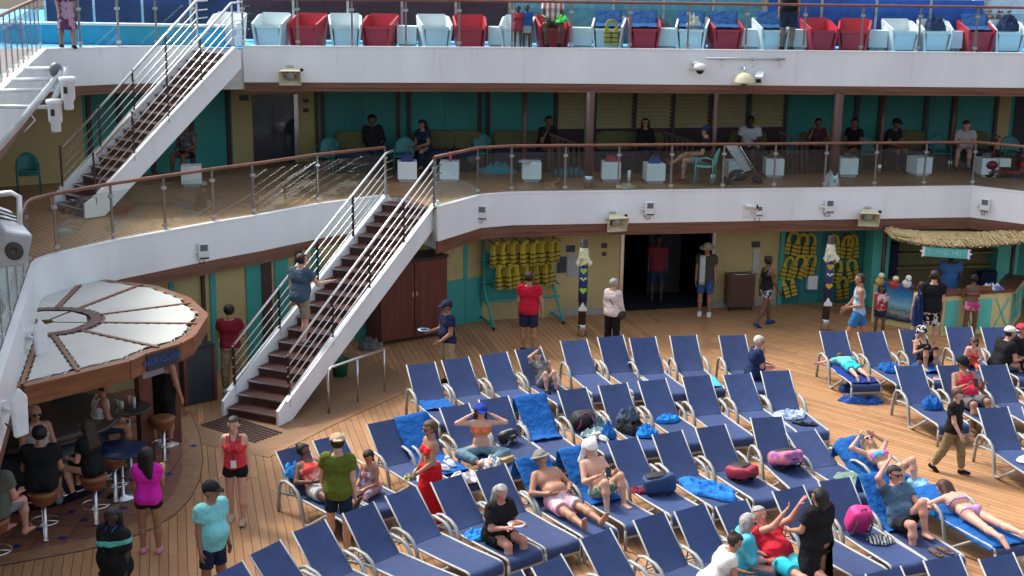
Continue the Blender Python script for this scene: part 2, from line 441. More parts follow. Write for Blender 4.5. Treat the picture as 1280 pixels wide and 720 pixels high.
mR = poly_px([(546, 261), (600, 246), (640, 243), (1215, 235), (1285, 243)], Z2)
mR.append(ext(mR[-2], mR[-1], 4.))
def slab(name, pts, z, th, m_top, m_bot):
    mb = MB(); mb.prism(pts, z-.02, z); t = struct(mb.build(name, m_top))
    mb = MB(); mb.prism(pts, z-th, z-.024); mb.build('ceiling_slab', m_bot, t); return t
ceil_m = mat('deckhead_paint', (.55, .54, .50), .7)
mid_poly = mL+[(mL[-1][0]+.25, mL[-1][1]+.15)]+mR+[(22, 41), (-21, 41), (-21, mL[0][1])]
slab('middle_deck', mid_poly, Z2, .86, teak('mid_teak', (.36, .20, .10), seam=.11, ang=R(-38)), ceil_m)
uL = poly_px([(0, 114), (55, 64), (150, 61), (243, 60)], Z3); uL = [ext(uL[1], uL[0], 1.0)]+uL
uR = poly_px([(304, 60), (640, 62), (1290, 69)], Z3); uR.append(ext(uR[1], uR[2], .5))
up_poly = uL+uR+[(uR[-1][0], 46), (-21, 46), (-21, uL[0][1])]
slab('upper_deck', up_poly, Z3, .9, bluefloor, ceil_m)
def fascia(pts, z, hw, ht, lab, drop=.02):
    t = thing('deck_fascia', lab, 'deck edge', (pts[1][0], pts[1][1], z-hw-ht))
    for i in range(len(pts)-1):        # white panels one per straight run
        pass
    mb = MB(); ribbon(mb, pts, z-hw, z+.03, .0, .05); mb.build('white_band', white, t)
    for i in range(len(pts)-1):
        a, b = Vector(pts[i]), Vector(pts[i+1]); e = (b-a).normalized(); nn_ = Vector((e.y, -e.x)); k = 1
        while k*2.4 < (b-a).length:
            q = a+e*(k*2.4)+nn_*.05; mb = MB(); mb.box((q.x, q.y, z-hw/2+.01), (.014, .008, hw-.04), Matrix.Rotation(math.atan2(e.y, e.x), 3, 'Z')); mb.build('plate_seam', white, t); k += 1
    mb = MB(); ribbon(mb, pts, z+.03, z+.055, -.06, .06); mb.build('edge_lip', white, t)
    mb = MB(); ribbon(mb, pts, z-hw-ht*.62, z-hw-.003, -.02, .035); mb.build('wood_trim', wood, t)
    mb = MB(); ribbon(mb, pts, z-hw-ht, z-hw-ht*.62-.004, -.04, .015); mb.build('lower_trim', wood, t)
    return t
FL = fascia(mL, Z2, .68, .27, 'long curved white deck edge with brown trim left of the lower staircase')
FR = fascia(mR, Z2, .68, .27, 'straight white deck edge with brown trim right of the lower staircase')
mb = MB(); ribbon(mb, uL, Z3+.002, Z3+.008, -.9, -.07); struct(mb.build('walkway', mat('pink_walkway', (.34, .22, .18), .7)))
fascia(uL, Z3, .74, .2, 'angled white top deck edge left of the upper staircase')
fascia(uR, Z3, .74, .2, 'long straight white top deck edge below the red and white chairs')

def railing(lab, pts, z, sp, hz=1.06, inset=.07, postw=.045, rail_m=rail_wood, ends=True, gm=None):
    q = offs(pts, -inset); t = thing('glass_railing', lab, 'railing', (q[0].x, q[0].y, z))
    mb = MB(); mb.tube([(p.x, p.y, z+hz) for p in q], .034, 8, sq=1.); mb.build('handrail', rail_m, t)
    pm = mat('rail_post_steel', (.30, .29, .29), .3, .9, var=.1)
    pos = []
    for i in range(len(q)-1):
        l = (q[i+1]-q[i]).length
        if l < .5: continue
        n = max(1, round(l/sp))
        for k in range(n+1): pos.append((q[i].lerp(q[i+1], k/n), (q[i+1]-q[i]).normalized(), k, n, i))
    last = None
    for p, d, k, n, i in pos:
        if last is None or (p-last).length > .3:
            mb = MB(); mb.bar((p.x, p.y, z+.04), (p.x, p.y, z+hz-.02), .022, postw, up=(d.x, d.y, 0)); po = mb.build('post', pm, t)
            for zz in (.14, .84):
                mb = MB(); mb.box((p.x, p.y, z+zz), (.10, .05, .055), Matrix.Rotation(math.atan2(d.y, d.x), 3, 'Z'))
                c = mb.build('glass_clamp', steel, t); c.parent = po
        if k < n:
            l = (q[i+1]-q[i]).length/n; a = p+d*.035; b = p+d*(l-.035)
            mb = MB(); mb.bar((a.x, a.y, z+.5), (b.x, b.y, z+.5), .012, .84); mb.build('glass_pane', gm or glass, t)
        last = p
    return t
railing('brown topped glass railing curving along the left balcony', mL, Z2, 1.25)
railing('brown topped glass railing along the middle deck above the doorway', mR, Z2, 1.27)
railing('brown topped glass railing on the angled top deck left of the upper staircase', uL, Z3, .95)
railing('brown topped glass railing in front of the red and white chairs', uR, Z3, 1.27)

# ------------------------------------------------------------------ walls
class Wall:
    def __init__(s, p0, p1, z):
        s.p = V2(p0); e = V2(p1)-s.p; s.L = e.length; s.a = e.normalized(); s.n = Vector((s.a.y, -s.a.x)); s.z = z
        s.ang = math.atan2(s.a.y, s.a.x)
    def hit(s, x, y, d=0.):
        r_ = ray(x, y); o = s.p+s.n*d
        t = ((o.x-_C[0])*s.n.x+(o.y-_C[1])*s.n.y)/(r_[0]*s.n.x+r_[1]*s.n.y)
        w = _C+r_*t; return (Vector((w[0], w[1]))-s.p).dot(s.a), w[2]
    def pt(s, u, z, d=0.): q = s.p+s.a*u+s.n*d; return Vector((q.x, q.y, z))
    def box(s, mb, u0, u1, z0, z1, d0, d1):
        mb.box(s.pt((u0+u1)/2, (z0+z1)/2, (d0+d1)/2), (abs(u1-u0), abs(d1-d0), abs(z1-z0)), Matrix.Rotation(s.ang, 3, 'Z'))
    def px(s, mb, x0, y0, x1, y1, d0, d1, base=None, top=None):
        ym = (y0+y1)/2; u0 = s.hit(x0, ym, d1)[0]; u1 = s.hit(x1, ym, d1)[0]; xm = (x0+x1)/2
        z0 = s.hit(xm, y1, d1)[1] if base is None else base; z1 = s.hit(xm, y0, d1)[1] if top is None else top
        s.box(mb, u0, u1, z0, z1, d0, d1)
qL, qM, q0, qR = P(260, 466), P(440, 427), P(602, 401), P(985, 380)
wA = Wall(V2(qL)+(V2(qL)-V2(qM))*1.3, qM, 0); wB = Wall(qM, q0, 0); wC = Wall(q0, qR, 0)
qD = P(1330, 371); wD = Wall(qR, qD, 0)
CZ = Z2-.86
t = thing('panelled_wall', 'ochre and teal panelled wall behind the bar and lower staircase', 'wall', (wA.p.x, wA.p.y, 0))
mb = MB(); wA.box(mb, 0, wA.L, 0, CZ, -.12, 0); mb.build('wall_base', yellow, t)
for x0, x1 in ((192, 198), (213, 219), (264, 271), (309, 329), (345, 362), (392, 402), (425, 436)):
    mb = MB(); wA.px(mb, x0, 360, x1, 420, .002, .03, .003, CZ-.003); mb.build('panel', teal, t)
for x0, x1 in ((254, 258), (329, 341), (372, 380)):
    mb = MB(); wA.px(mb, x0, 360, x1, 420, .003, .06, .004, CZ-.004); mb.build('batten', darkbrown, t)
t = thing('panelled_wall', 'ochre over teal wall beside the brown cabinet', 'wall', (wB.p.x, wB.p.y, 0))
mb = MB(); wB.box(mb, 0, wB.L, 0, CZ, -.12, 0); mb.build('wall_base', yellow, t)
zs = wB.hit(590, 347)[1]
us = [wB.hit(x, 380)[0] for x in (442, 490, 540, 558, 581, 602)]
for a, b in zip(us[:-1], us[1:]):
    mb = MB(); wB.box(mb, a+.006, b-.006, .003, zs, .002, .02); mb.build('lower_panel', teal, t)
for x in (582, 540): mb = MB(); wB.px(mb, x-2.5, 300, x+2.5, 340, .002, .024, zs+.003, CZ-.003); mb.build('strip', teal, t)
mb = MB(); wB.box(mb, us[3], us[4]-.03, zs+.004, CZ-.01, .002, .012); mb.build('upper_panel', mat('light_ochre', (.44, .35, .16), .55), t)

t = thing('doorway_wall', 'ochre yellow wall with the wide dark doorway', 'wall', (wC.p.x, wC.p.y, 0))
d0, d1 = wC.hit(776, 370)[0], wC.hit(888, 370)[0]; hC = 2.14
mb = MB(); wC.box(mb, 0, d0, 0, CZ, -.12, 0); mb.build('wall_base', yellow, t)
mb = MB(); wC.box(mb, d1, wC.L, 0, CZ, -.12, 0); mb.build('wall_base', yellow, t)
mb = MB(); wC.box(mb, d0, d1, 2.08, CZ, -.12, -.001); mb.build('lintel', yellow, t)
mb = MB(); wC.box(mb, d0-.05, d0+.03, .0, 2.078, -.14, .035); mb.build('door_frame', steel, t)
mb = MB(); wC.box(mb, d1-.03, d1+.05, .0, 2.078, -.14, .035); mb.build('door_frame', steel, t)
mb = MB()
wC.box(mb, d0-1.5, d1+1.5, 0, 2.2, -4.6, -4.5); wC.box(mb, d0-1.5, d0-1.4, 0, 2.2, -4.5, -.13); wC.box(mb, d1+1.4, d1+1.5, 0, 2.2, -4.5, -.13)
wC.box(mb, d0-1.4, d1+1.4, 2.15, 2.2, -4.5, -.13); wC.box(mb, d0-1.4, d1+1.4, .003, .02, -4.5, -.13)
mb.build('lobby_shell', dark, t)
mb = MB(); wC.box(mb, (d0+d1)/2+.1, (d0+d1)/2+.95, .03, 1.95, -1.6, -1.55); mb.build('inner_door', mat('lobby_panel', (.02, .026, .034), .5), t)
for a, b in ((wC.hit(688, 380)[0], d0-.06), (d1+.06, wC.hit(975, 380)[0])):
    mb = MB(); wC.box(mb, a, b, .004, .16, .002, .03); mb.build('baseboard', mat('grey_baseboard', (.30, .29, .25), .6), t)
for x0, y0, x1, y1, c in ((708, 307, 719, 315, (.02, .04, .06)), (696, 321, 708, 341, (.03, .045, .06)), (689, 322, 696, 340, (.3, .3, .3)), (709, 318, 724, 346, (.33, .33, .33)), (752, 304, 759, 310, (.05, .03, .03)), (753, 315, 758, 320, (.05, .03, .03)), (940, 302, 950, 309, (.02, .04, .07)), (941, 311, 949, 342, (.42, .42, .40))):
    mb = MB(); wC.px(mb, x0, y0, x1, y1, .002, .02); mb.build('notice', mat('notice_%.2f_%.2f' % (c[0], c[2]), c, .5), t)

t = thing('alcove_wall', 'dark teal wall hung with yellow life jackets', 'wall', (wD.p.x, wD.p.y, 0))
mb = MB(); wD.box(mb, 0, wD.L, 0, CZ, -.12, 0); mb.build('wall_base', dteal, t)
hx = [wD.hit(x, 340)[0] for x in (978, 1000, 1025, 1050, 1075, 1088)]
for a, b in zip(hx[:-1], hx[1:]):
    mb = MB(); wD.box(mb, a+.01, b-.01, .01, CZ-.01, .002, .02); mb.build('panel', mat('alcove_teal', (.02, .16, .15), .5, rand=.15), t)
mb = MB(); wD.px(mb, 974, 300, 979, 375, .0, .10, .002, CZ-.02); mb.build('edge_post', teal, t)
mb = MB(); wD.px(mb, 1010, 345, 1022, 362, .02, .14); mb.build('white_box', white_plastic, t)

# middle deck back wall
mp = [P(x, y, Z2) for x, y in ((-60, 238), (108, 226), (292, 206), (400, 201), (1262, 190), (1420, 196))]
CZ3 = Z3-.9
wl_ = [Wall(a, b, Z2) for a, b in zip(mp[:-1], mp[1:])]
shut = mat('ochre_louver', (.50, .43, .24), .6, var=.1)
def wall_mid(w, lab, col):
    t = thing('panelled_wall', lab, 'wall', (w.p.x, w.p.y, Z2)); mb = MB(); w.box(mb, 0, w.L, Z2, CZ3, -.12, 0); mb.build('wall_base', col, t); return t
t = wall_mid(wl_[0], 'ochre middle deck wall behind the teal chair', yellow)
t = wall_mid(wl_[1], 'deep teal middle deck wall behind the upper staircase', dteal)
for x in (112, 150, 190, 240, 286):
    mb = MB(); wl_[1].px(mb, x-2.5, 120, x+2.5, 180, .002, .05, Z2+.003, CZ3-.003); mb.build('batten', darkbrown, t)
t = wall_mid(wl_[2], 'ochre middle deck wall with a dark glass door', yellow)
w = wl_[2]
mb = MB(); w.px(mb, 316, 118, 369, 190, .002, .02, Z2+.003); mb.build('door_glass', mat('dark_door_glass', (.02, .03, .05), .08, spec=.8), t)
mb = MB(); w.px(mb, 368, 118, 373, 190, .003, .06, Z2+.004); mb.build('door_frame', steel, t)
mb = MB(); w.px(mb, 299, 119, 311, 126, .002, .02); mb.build('notice', mat('navy_notice', (.02, .05, .1), .5), t)
for y in (126, 138): mb = MB(); w.px(mb, 379, y-2.5, 386, y+2.5, .002, .02); mb.build('switch_plate', darkbrown, t)
w = wl_[3]; t = wall_mid(w, 'long middle deck wall of deep teal panels and ochre louvred shutters', dteal)
def louvre(x0, x1):
    u0, u1 = w.hit(x0, 150)[0], w.hit(x1, 150)[0]; mb = MB(); n = 13
    for i in range(n):
        z0 = Z2+.75+i*(CZ3-Z2-.8)/n; h = (CZ3-Z2-.8)/n
        mb.add([w.pt(u0, z0, .01), w.pt(u1, z0, .01), w.pt(u1, z0+h*.12, .09), w.pt(u0, z0+h*.12, .09), w.pt(u1, z0+h*.96, .012), w.pt(u0, z0+h*.96, .012)], [(0, 1, 2, 3), (3, 2, 4, 5)])
    mb.build('louvre_shutter', shut, t, kind='stuff')
    mb = MB(); w.box(mb, u0, u1, Z2+.02, Z2+.74, .002, .03); mb.build('kick_panel', darkbrown, t)
for a, b in ((697, 730), (745, 790), (795, 838), (843, 885), (890, 931), (938, 978)): louvre(a, b)
for a, b in ((410, 498), (514, 597), (612, 692), (984, 1037), (1048, 1068), (1073, 1098), (1105, 1155), (1160, 1188), (1195, 1243)):
    u0, u1 = w.hit(a, 150)[0], w.hit(b, 150)[0]; n = max(1, round((u1-u0)/.9))
    for i in range(n):
        mb = MB(); w.box(mb, u0+(u1-u0)*i/n+.01, u0+(u1-u0)*(i+1)/n-.01, Z2+.02, CZ3-.02, .002, .02); mb.build('panel', mat('mid_teal_panel', (.03, .26, .24), .5, rand=.12, var=.15, vs=1.5), t)
for x in (396, 404, 498, 511, 600, 610, 695, 742, 792, 840, 887, 934, 981, 1070, 1100, 1157, 1191, 1245):
    mb = MB(); w.px(mb, x-2.2, 130, x+2.2, 170, .0, .07, Z2+.002, CZ3-.003); mb.build('mullion', darkbrown, t)
mb = MB(); w.px(mb, 1247, 120, 1262, 180, .002, .02, Z2+.003, CZ3-.004); mb.build('panel', yellow, t)
t = wall_mid(wl_[4], 'dark doorway wall at the right end of the middle deck', mat('dark_door_wall', (.03, .03, .045), .5))

# columns
def column(x, y, z, zt, r_, lab, m_=darkbrown, foot=True):
    q = P(x, y, z); t = thing('deck_column', lab, 'column', q)
    mb = MB(); mb.lathe([(r_, z+.0), (r_, zt)], 14, (q.x, q.y, 0)); mb.build('shaft', m_, t)
    if foot:
        mb = MB(); mb.lathe([(r_+.012, z+.0), (r_+.012, z+.26), (r_+.004, z+.27)], 14, (q.x, q.y, 0)); mb.build('steel_foot', steel, t)
    return q
pil = mat('red_brown_column', (.10, .045, .035), .4, var=.2)
column(735, 234, Z2, CZ3, .10, 'thick brown column on the middle deck before the louvred shutters', pil)
column(1041, 233, Z2, CZ3, .11, 'thick brown column on the middle deck wrapped in pale foil at its foot', pil)
for x, y, l in ((655, 222, 'thin brown post beside the white cloth covered cube table'), (890, 232, 'thin brown post beside the mint dining chair on the middle deck'), (1098, 219, 'thin brown post on the middle deck beyond the thick column'), (1186, 214, 'thin brown post on the middle deck nearest the red scooter')):
    column(x, y, Z2, CZ3, .05, l, pil)
def sign_column(x, y, heart, lab, cap, phase):
    q = column(x, y, 0, CZ, .085, lab, darkbrown)
    t = bpy.data.objects[-1] if 0 else [o for o in COL.objects if o.get('label') == lab][0]
    z1 = PY(x, 300, q.y).z
    mb = MB(); mb.lathe([(.098, .78), (.098, 1.62)], 14, (q.x, q.y, 0)); mb.build('navy_wrap', mat('navy_wrap', (.02, .035, .12), .6), t)
    hs = []
    for i in range(14):
        a = 2*math.pi*i/14; hs.append((16*math.sin(a)**3/17, (13*math.cos(a)-5*math.cos(2*a)-2*math.cos(3*a)-math.cos(4*a))/17))
    def hrt(zc, sz, m_):
        mb = MB(); mb.plate([(q.x+hx_*sz, q.y-.107, zc+hy*sz) for hx_, hy in hs], .012); mb.build('heart', m_, t)
    wt = mat('heart_white', (.7, .75, .6), .6)
    hrt(1.50, .085, heart); hrt(1.30, .03, wt); hrt(1.33, .03, wt) if 0 else None
    for dx in (-.045, .045):
        mb = MB(); mb.plate([(q.x+dx+hx_*.03, q.y-.107, 1.33+hy*.03) for hx_, hy in hs], .012); mb.build('heart', wt, t)
    hrt(1.06, .085, heart)
    mb = MB()
    for sx, sy in ((1, 0), (-1, 0), (0, -1)):
        mb.add([(q.x-.02*abs(sy)-.0, q.y-.1, 1.92), (q.x+sx*.19+.1*abs(sy), q.y-.13, 1.70), (q.x+sx*.12-.1*abs(sy), q.y-.15, 1.60), (q.x+sx*.04, q.y-.12, 1.82)], [(0, 1, 2, 3)])
    mb.lathe([(.10, 1.62), (.13, 1.68), (.12, 1.8), (.10, 1.93), (.09, 2.0)], 12, (q.x, q.y, 0))
    mb.build('folded_cloth', cap, t)
    mb = MB(); mb.add([(q.x, q.y-.105, .80), (q.x-.10, q.y-.115, .62), (q.x+.10, q.y-.115, .62)], [(0, 1, 2)]); mb.prism([(q.x-.09, q.y-.12), (q.x+.09, q.y-.12), (q.x+.03, q.y-.10), (q.x-.03, q.y-.10)], .60, .68); mb.build('white_tassel', white_plastic, t)
sign_column(727, 420, mat('heart_green', (.32, .55, .06), .6), 'brown column with green paper hearts on a navy wrap', mat('cloth_cream', (.62, .6, .34), .8, var=.3, vs=12), 0)
sign_column(1031, 413, mat('heart_orange', (.62, .30, .03), .6), 'brown column with orange paper hearts on a navy wrap', mat('cloth_offwhite', (.62, .6, .45), .8, var=.3, vs=12), 1)

# ------------------------------------------------------------------ staircases
def stair(lab, foot, top, z0, z1, n, hw):
    F = Vector((foot.x, foot.y, z0)); T = Vector((top.x, top.y, z1)); run = Vector((T.x-F.x, T.y-F.y, 0)); L_ = run.length; d = run/L_; x = Vector((d.y, -d.x, 0))
    t = thing('staircase', lab, 'staircase', F); ri = (z1-z0)/n; ru = L_/n; ang = math.atan2(d.y, d.x)-math.pi/2
    M = Matrix.Rotation(ang, 3, 'Z'); tm = mat('stair_tread_brown', (.075, .028, .022), .5, var=.25, vs=5)
    for i in range(n):
        c = F+d*(ru*(i+.5)); z = z0+ri*(i+1)
        mb = MB(); mb.box((c.x, c.y, z-.02), (2*hw, ru+.02, .038), M); q = c+d*(-ru/2+.02); mb.box((q.x, q.y, z-.02-ri/2), (2*hw-.004, .015, ri-.04), M); tr = mb.build('tread', tm, t)
        q = c+d*(-ru/2-.012); mb = MB(); mb.box((q.x, q.y, z-.012), (2*hw-.01, .014, .024), M); o = mb.build('nosing', steel, t); o.parent = tr
    sl_ = Vector((d.x*L_, d.y*L_, z1-z0)).normalized(); up = x.cross(sl_)
    if up.z < 0: up = -up
    wp = white
    for s in (-1, 1):
        o = x*(s*(hw+.045)); A = F+o; B = T+o
        mb = MB(); a = A+sl_*.05+up*.04-up*.12; b = B-up*.08
        mb.plate([A+Vector((0, 0, .02))-d*.08, A+Vector((0, 0, .30))-d*.08, A+d*.10+Vector((0, 0, .40)), B+Vector((0, 0, .12))-d*.05, B+d*.12+Vector((0, 0, .05)), B+d*.12-Vector((0, 0, .32)), A+d*.34+Vector((0, 0, .02))], .05)
        mb.build('stringer', wp, t)
        mb = MB(); mb.bar(A+d*.14+Vector((0, 0, .42))+x*(s*.03), B+Vector((0, 0, .13))-d*.05+x*(s*.03), .10, .022, up); mb.build('stringer_flange', wp, t)
        # gussets visible between treads
        bars = []
        hp = [A+d*.25+Vector((0, 0, 1.06+ri)), B-d*.06+Vector((0, 0, 1.02)), B+d*.22+Vector((0, 0, 1.04))]
        mb = MB(); mb.tube(hp, .026, 8); mb.build('handrail', mat('polished_rail', (.72, .72, .72), .25, .85, var=.04), t)
        for k in range(4):
            hh = .84-.17*k
            mb = MB(); mb.tube([A+d*.25+Vector((0, 0, hh+ri)), B-d*.06+Vector((0, 0, hh-.02)), B+d*.22+Vector((0, 0, hh))], .013, 6); mb.build('rail_bar', MATS['polished_rail'], t)
        for fr in (.05, .30, .53, .76, .985):
            b0 = A.lerp(B, fr); mb = MB(); mb.bar(b0+Vector((0, 0, .12)), b0+Vector((0, 0, 1.04+ri*(1-fr)*.6)), .05, .02, up=d); mb.build('baluster', darkbrown if fr < .9 else steel, t)
        for i in range(1, n):
            c = F+d*(ru*i)+x*(s*(hw-.0)); mb = None
    return F, T, d, x, ri, ru
ST1 = stair('long lower staircase with brown treads, white stringers and chrome rails', P(316, 526), P(515, 254, Z2), 0, Z2, 18, .55)
ST2 = stair('upper staircase with brown treads climbing to the top deck chairs', P(90, 268, Z2), P(272, 64, Z3), Z2, Z3, 18, .58)
# free-standing steel hand rail beside the stair foot
t = thing('guard_rail', 'low steel guard rail standing on the landing beside the lower staircase', 'rail', P(450, 505))
a, b = P(411, 517), P(482, 489); z = .86
mb = MB(); mb.tube([a, (a.x, a.y, z-.06), Vector((a.x, a.y, z)).lerp(Vector((b.x, b.y, z)), .05), (b.x, b.y, z), (b.x, b.y, z-.02)], .024, 8); mb.build('top_rail', steel, t)
for f_ in (.5, .98):
    q = a.lerp(b, f_); mb = MB(); mb.tube([(q.x, q.y, .0), (q.x, q.y, z)], .02, 8); mb.build('post', steel, t)
# ------------------------------------------------------------------ sun loungers
def lounger_proto(beta, nm):
    t = thing('sun_lounger', 'navy sling sun lounger', 'sun lounger', (0, 0, 0)); t['_p'] = nm
    sz = .36; cb, sb = math.cos(R(beta)), math.sin(R(beta))
    for s in (-1, 1):
        x = s*.285
        MB().tube([(x, -.52, .27), (x, -.40, .29), (x, -.12, .345), (x, .0, sz), (x, .6, sz), (x, 1.15, sz+.015), (x, 1.22, sz+.005), (x, 1.255, sz-.05)], .019, 6, sq=1.2).build('side_rail', alu, t)
        MB().tube([(x, 1.255, sz-.05), (x, 1.26, .16), (x, 1.265, .0)], .021, 6, sq=1.2).build('leg', alu, t)
        x = s*.325
        MB().tube([(x, -.42, .0), (x, -.40, .22), (x, -.37, .42), (x, -.31, .51), (x, -.2, .545), (x, .0, .525), (x, .11, .47), (x, .19, .36), (x, .24, .18), (x, .27, .04), (x, .31, .012), (x*.99, .40, .035), (x*.90, .84, .335)], .024, 6, sq=1.2).build('armrest', alu, t)
    MB().bar((-.285, 1.262, .20), (.285, 1.262, .20), .025, .035).build('foot_bar', alu, t)
    mb = MB(); mb.tube([(-.285, -.30, .30), (.285, -.30, .30)], .014, 6)
    if beta > 25: mb.tube([(-.2, -.30, .30), (-.2, -.38*cb, sz+.38*sb-.02)], .011, 6); mb.tube([(.2, -.30, .30), (.2, -.38*cb, sz+.38*sb-.02)], .011, 6)
    for k in range(3): mb.tube([(-.285, -.42+k*.08, .28), (.285, -.42+k*.08, .28)], .008, 5)
    mb.build('recline_bracket', alu, t)
    def sheet(prof, w, th=.012, sag=.0):
        mb = MB(); nx = 6; n = len(prof); vs = []
        for side in (0, 1):
            for i, (y, z) in enumerate(prof):
                j0, j1 = max(0, i-1), min(n-1, i+1); ty, tz = prof[j1][0]-prof[j0][0], prof[j1][1]-prof[j0][1]; l = math.hypot(ty, tz); ny, nz = -tz/l, ty/l
                for k in range(nx+1):
                    u = k/nx*2-1; d = -sag*(1-u*u)*math.sin(math.pi*i/(n-1))-side*th
                    vs.append((u*w/2, y+ny*d, z+nz*d))
        q = lambda s, i, k: s*n*(nx+1)+i*(nx+1)+k
        fs = [(q(0, i, k), q(0, i, k+1), q(0, i+1, k+1), q(0, i+1, k)) for i in range(n-1) for k in range(nx)]
        fs += [(q(1, i, k), q(1, i+1, k), q(1, i+1, k+1), q(1, i, k+1)) for i in range(n-1) for k in range(nx)]
        mb.add(vs, fs, True)
        mb.add([vs[q(s, i, k)] for s in (0, 1) for i in range(n) for k in (0, nx)], [(2*i+k, 2*i+2+k, 2*n+2*i+2+k, 2*n+2*i+k) for i in range(n-1) for k in (0, 1)])
        mb.add([vs[q(s, i, k)] for s in (0, 1) for i in (0, n-1) for k in range(nx+1)], [(e*(nx+1)+k, e*(nx+1)+k+1, 2*(nx+1)+e*(nx+1)+k+1, 2*(nx+1)+e*(nx+1)+k) for e in (0, 1) for k in range(nx)])
        return mb
    sheet([(.02, sz-.005), (.3, sz), (.6, sz), (.9, sz+.003), (1.15, sz+.016), (1.235, sz+.012), (1.275, sz-.03), (1.285, sz-.10), (1.27, sz-.15)], .55, sag=.022).build('seat_sling', navy, t)
    b = sheet([(-.765*cb, sz+.765*sb), (-.55*cb, sz+.55*sb), (-.3*cb, sz+.3*sb), (-.1*cb, sz+.1*sb), (0.02, sz)], .535, sag=.018).build('backrest', navy, t)
    mb = MB()
    mb.tube([(-.275, -.775*cb, sz+.775*sb), (-.275, -.02*cb, sz+.02*sb-.02), (.275, -.02*cb, sz+.02*sb-.02), (.275, -.775*cb, sz+.775*sb)], .0135, 6)
    mb.build('back_frame', alu, b)
    return t
BETA = {'n': 45, 'a': 41, 'b': 49, 'l': 27, 'f': 8}
PROTO = {k: lounger_proto(v, k) for k, v in BETA.items()}
LG = {}
ZT = {k: .36+.765*math.sin(R(v)) for k, v in BETA.items()}
def lounger(key, x, y, ang, label, group, kind='n'):
    top = P(x, y, ZT[kind]); fd = Vector((math.sin(R(ang)), -math.cos(R(ang)), 0)); h = top+fd*(.765*math.cos(R(BETA[kind]))); h.z = .006
    th = math.pi+R(ang); LG[key] = (h, th, kind)
    place(PROTO[kind], USED, h, th, label, group)
rows = {
 'A': ('back row beside the stair foot and doorway', [(526, 455, 23), (569, 449, 27), (617, 442.5, 26), (660, 436, 24), (717, 426, 19), (763, 421, 18), (803, 422.5, 15), (854, 420, 12), (915, 419.5, 8)]),
 'B': ('second row from the back wall', [(364, 560, 42), (410, 547, 41), (477, 527, 37), (513, 520.5, 33), (568, 508, 31), (617, 498, 28), (662, 495.5, 23), (715, 487, 22), (766, 481, 22), (815, 475.5, 20), (870, 470.5, 18), (921, 468, 15), (969, 464, 11)]),
 'C': ('long middle row', [(283, 712, 55), (331, 685, 55), (386, 658, 50), (448, 635.5, 46), (501, 614.5, 42), (558, 598.5, 39), (612, 585, 37), (664, 573, 34), (718, 560.5, 31), (778, 550, 28), (834, 541.5, 25), (888, 533.5, 22), (958, 522, 12)]),
 'D': ('front row', [(632, 722, 46), (683, 702, 45), (744, 668, 41), (811, 645.5, 36), (862, 635, 34), (914, 629.5, 31), (985, 611.5, 29), (1043, 599.5, 22), (1095, 594, 19)]),
 'E': ('short row ahead of the front row', [(1104, 714, 25), (1177, 698, 23), (1245, 696, 22)]),
 'R': ('row beside the towel hut', [(1041, 414.5, 10), (1088, 415.5, 10), (1140, 412.5, 9), (1198, 409, 7), (1242, 409.5, 7), (1290, 414, 7)]),
 'S': ('right hand row behind the walking boy', [(1136, 457.5, 9), (1188, 457, 9), (1241, 456.5, 9)]),
 'T': ('right hand side', [(1241, 510, 12), (1296, 508, 12)])}
OWN = {'A0': 'navy lounger nearest the stair foot with a blue towel on its seat', 'A3': 'navy lounger that the boy in the grey shirt sits on', 'A7': 'navy lounger with a turquoise towel on its seat', 'A8': 'navy lounger that the woman in navy sits on',
 'B0': 'navy lounger under the woman in the coral top', 'B1': 'navy lounger that the girl in the swimsuit sits on', 'B3': 'navy lounger draped with a blue towel behind the woman in red', 'B4': 'navy lounger under the woman in the orange bikini', 'B5': 'navy lounger with a black bag on its seat', 'B6': 'navy lounger with its back covered by a blue towel, beside the lounger with white sneakers',
 'B7': 'navy lounger with a dark handbag and white sneakers', 'B8': 'navy lounger heaped with black and grey clothes', 'B9': 'navy lounger with one folded blue towel at its hinge', 'B12': 'navy lounger with a pale blue scarf and dark sandals', 'B2': 'empty navy lounger just behind the woman in red',
 'C6': 'empty navy lounger between the woman in black and the man in pink shorts', 'C7': 'navy lounger under the man in pink shorts', 'C8': 'navy lounger under the man with a white towel on his head', 'C9': 'navy lounger with a dark blue duffel bag', 'C10': 'navy lounger with a spread blue towel on its seat', 'C11': 'navy lounger with a red and black backpack', 'C12': 'navy lounger with a pink patterned bag', 'C5': 'navy lounger that the woman in black eats on',
 'D7': 'navy lounger with a pink backpack', 'D8': 'navy lounger under the man in the blue shirt', 'D5': 'navy lounger behind the women in cyan and white lace', 'D6': 'navy lounger behind the man in red and the woman in black',
 'R0': 'navy lounger with the boy in turquoise lying on it', 'R1': 'navy lounger with a blue towel between the boy and the bandana girl', 'R2': 'navy lounger under the girl in the spotted bandana', 'R3': 'navy lounger behind the child in orange', 'R4': 'navy lounger behind the pair in black shirts', 'R5': 'navy lounger draped with a blue towel beside the pair in black shirts',
 'S0': 'navy lounger with a blue towel nearest the walking boy', 'S1': 'navy lounger under the man in the red tank top', 'S2': 'empty navy lounger beside the man in the red tank top', 'T0': 'empty navy lounger to the right of the walking boy'}
for r_, (where, lst) in rows.items():
    for i, (x, y, a) in enumerate(lst):
        k = r_+str(i)
        a += random.uniform(-2.2, 2.2)
        if k in OWN: lounger(k, x, y, a, OWN[k], 'sun loungers on the pool deck')
        else: lounger(k, x, y, a, 'empty navy sling lounger in the '+where, 'empty loungers in the '+where, random.choice('nnab'))
lounger('Cf', 1001, 540, 22, 'navy lounger with lowered back and a green cloth on its seat', 'sun loungers on the pool deck', 'l')
lounger('Cg', 1066, 548, 27, 'navy lounger under the sunbathing woman in the blue bikini', 'sun loungers on the pool deck', 'l')
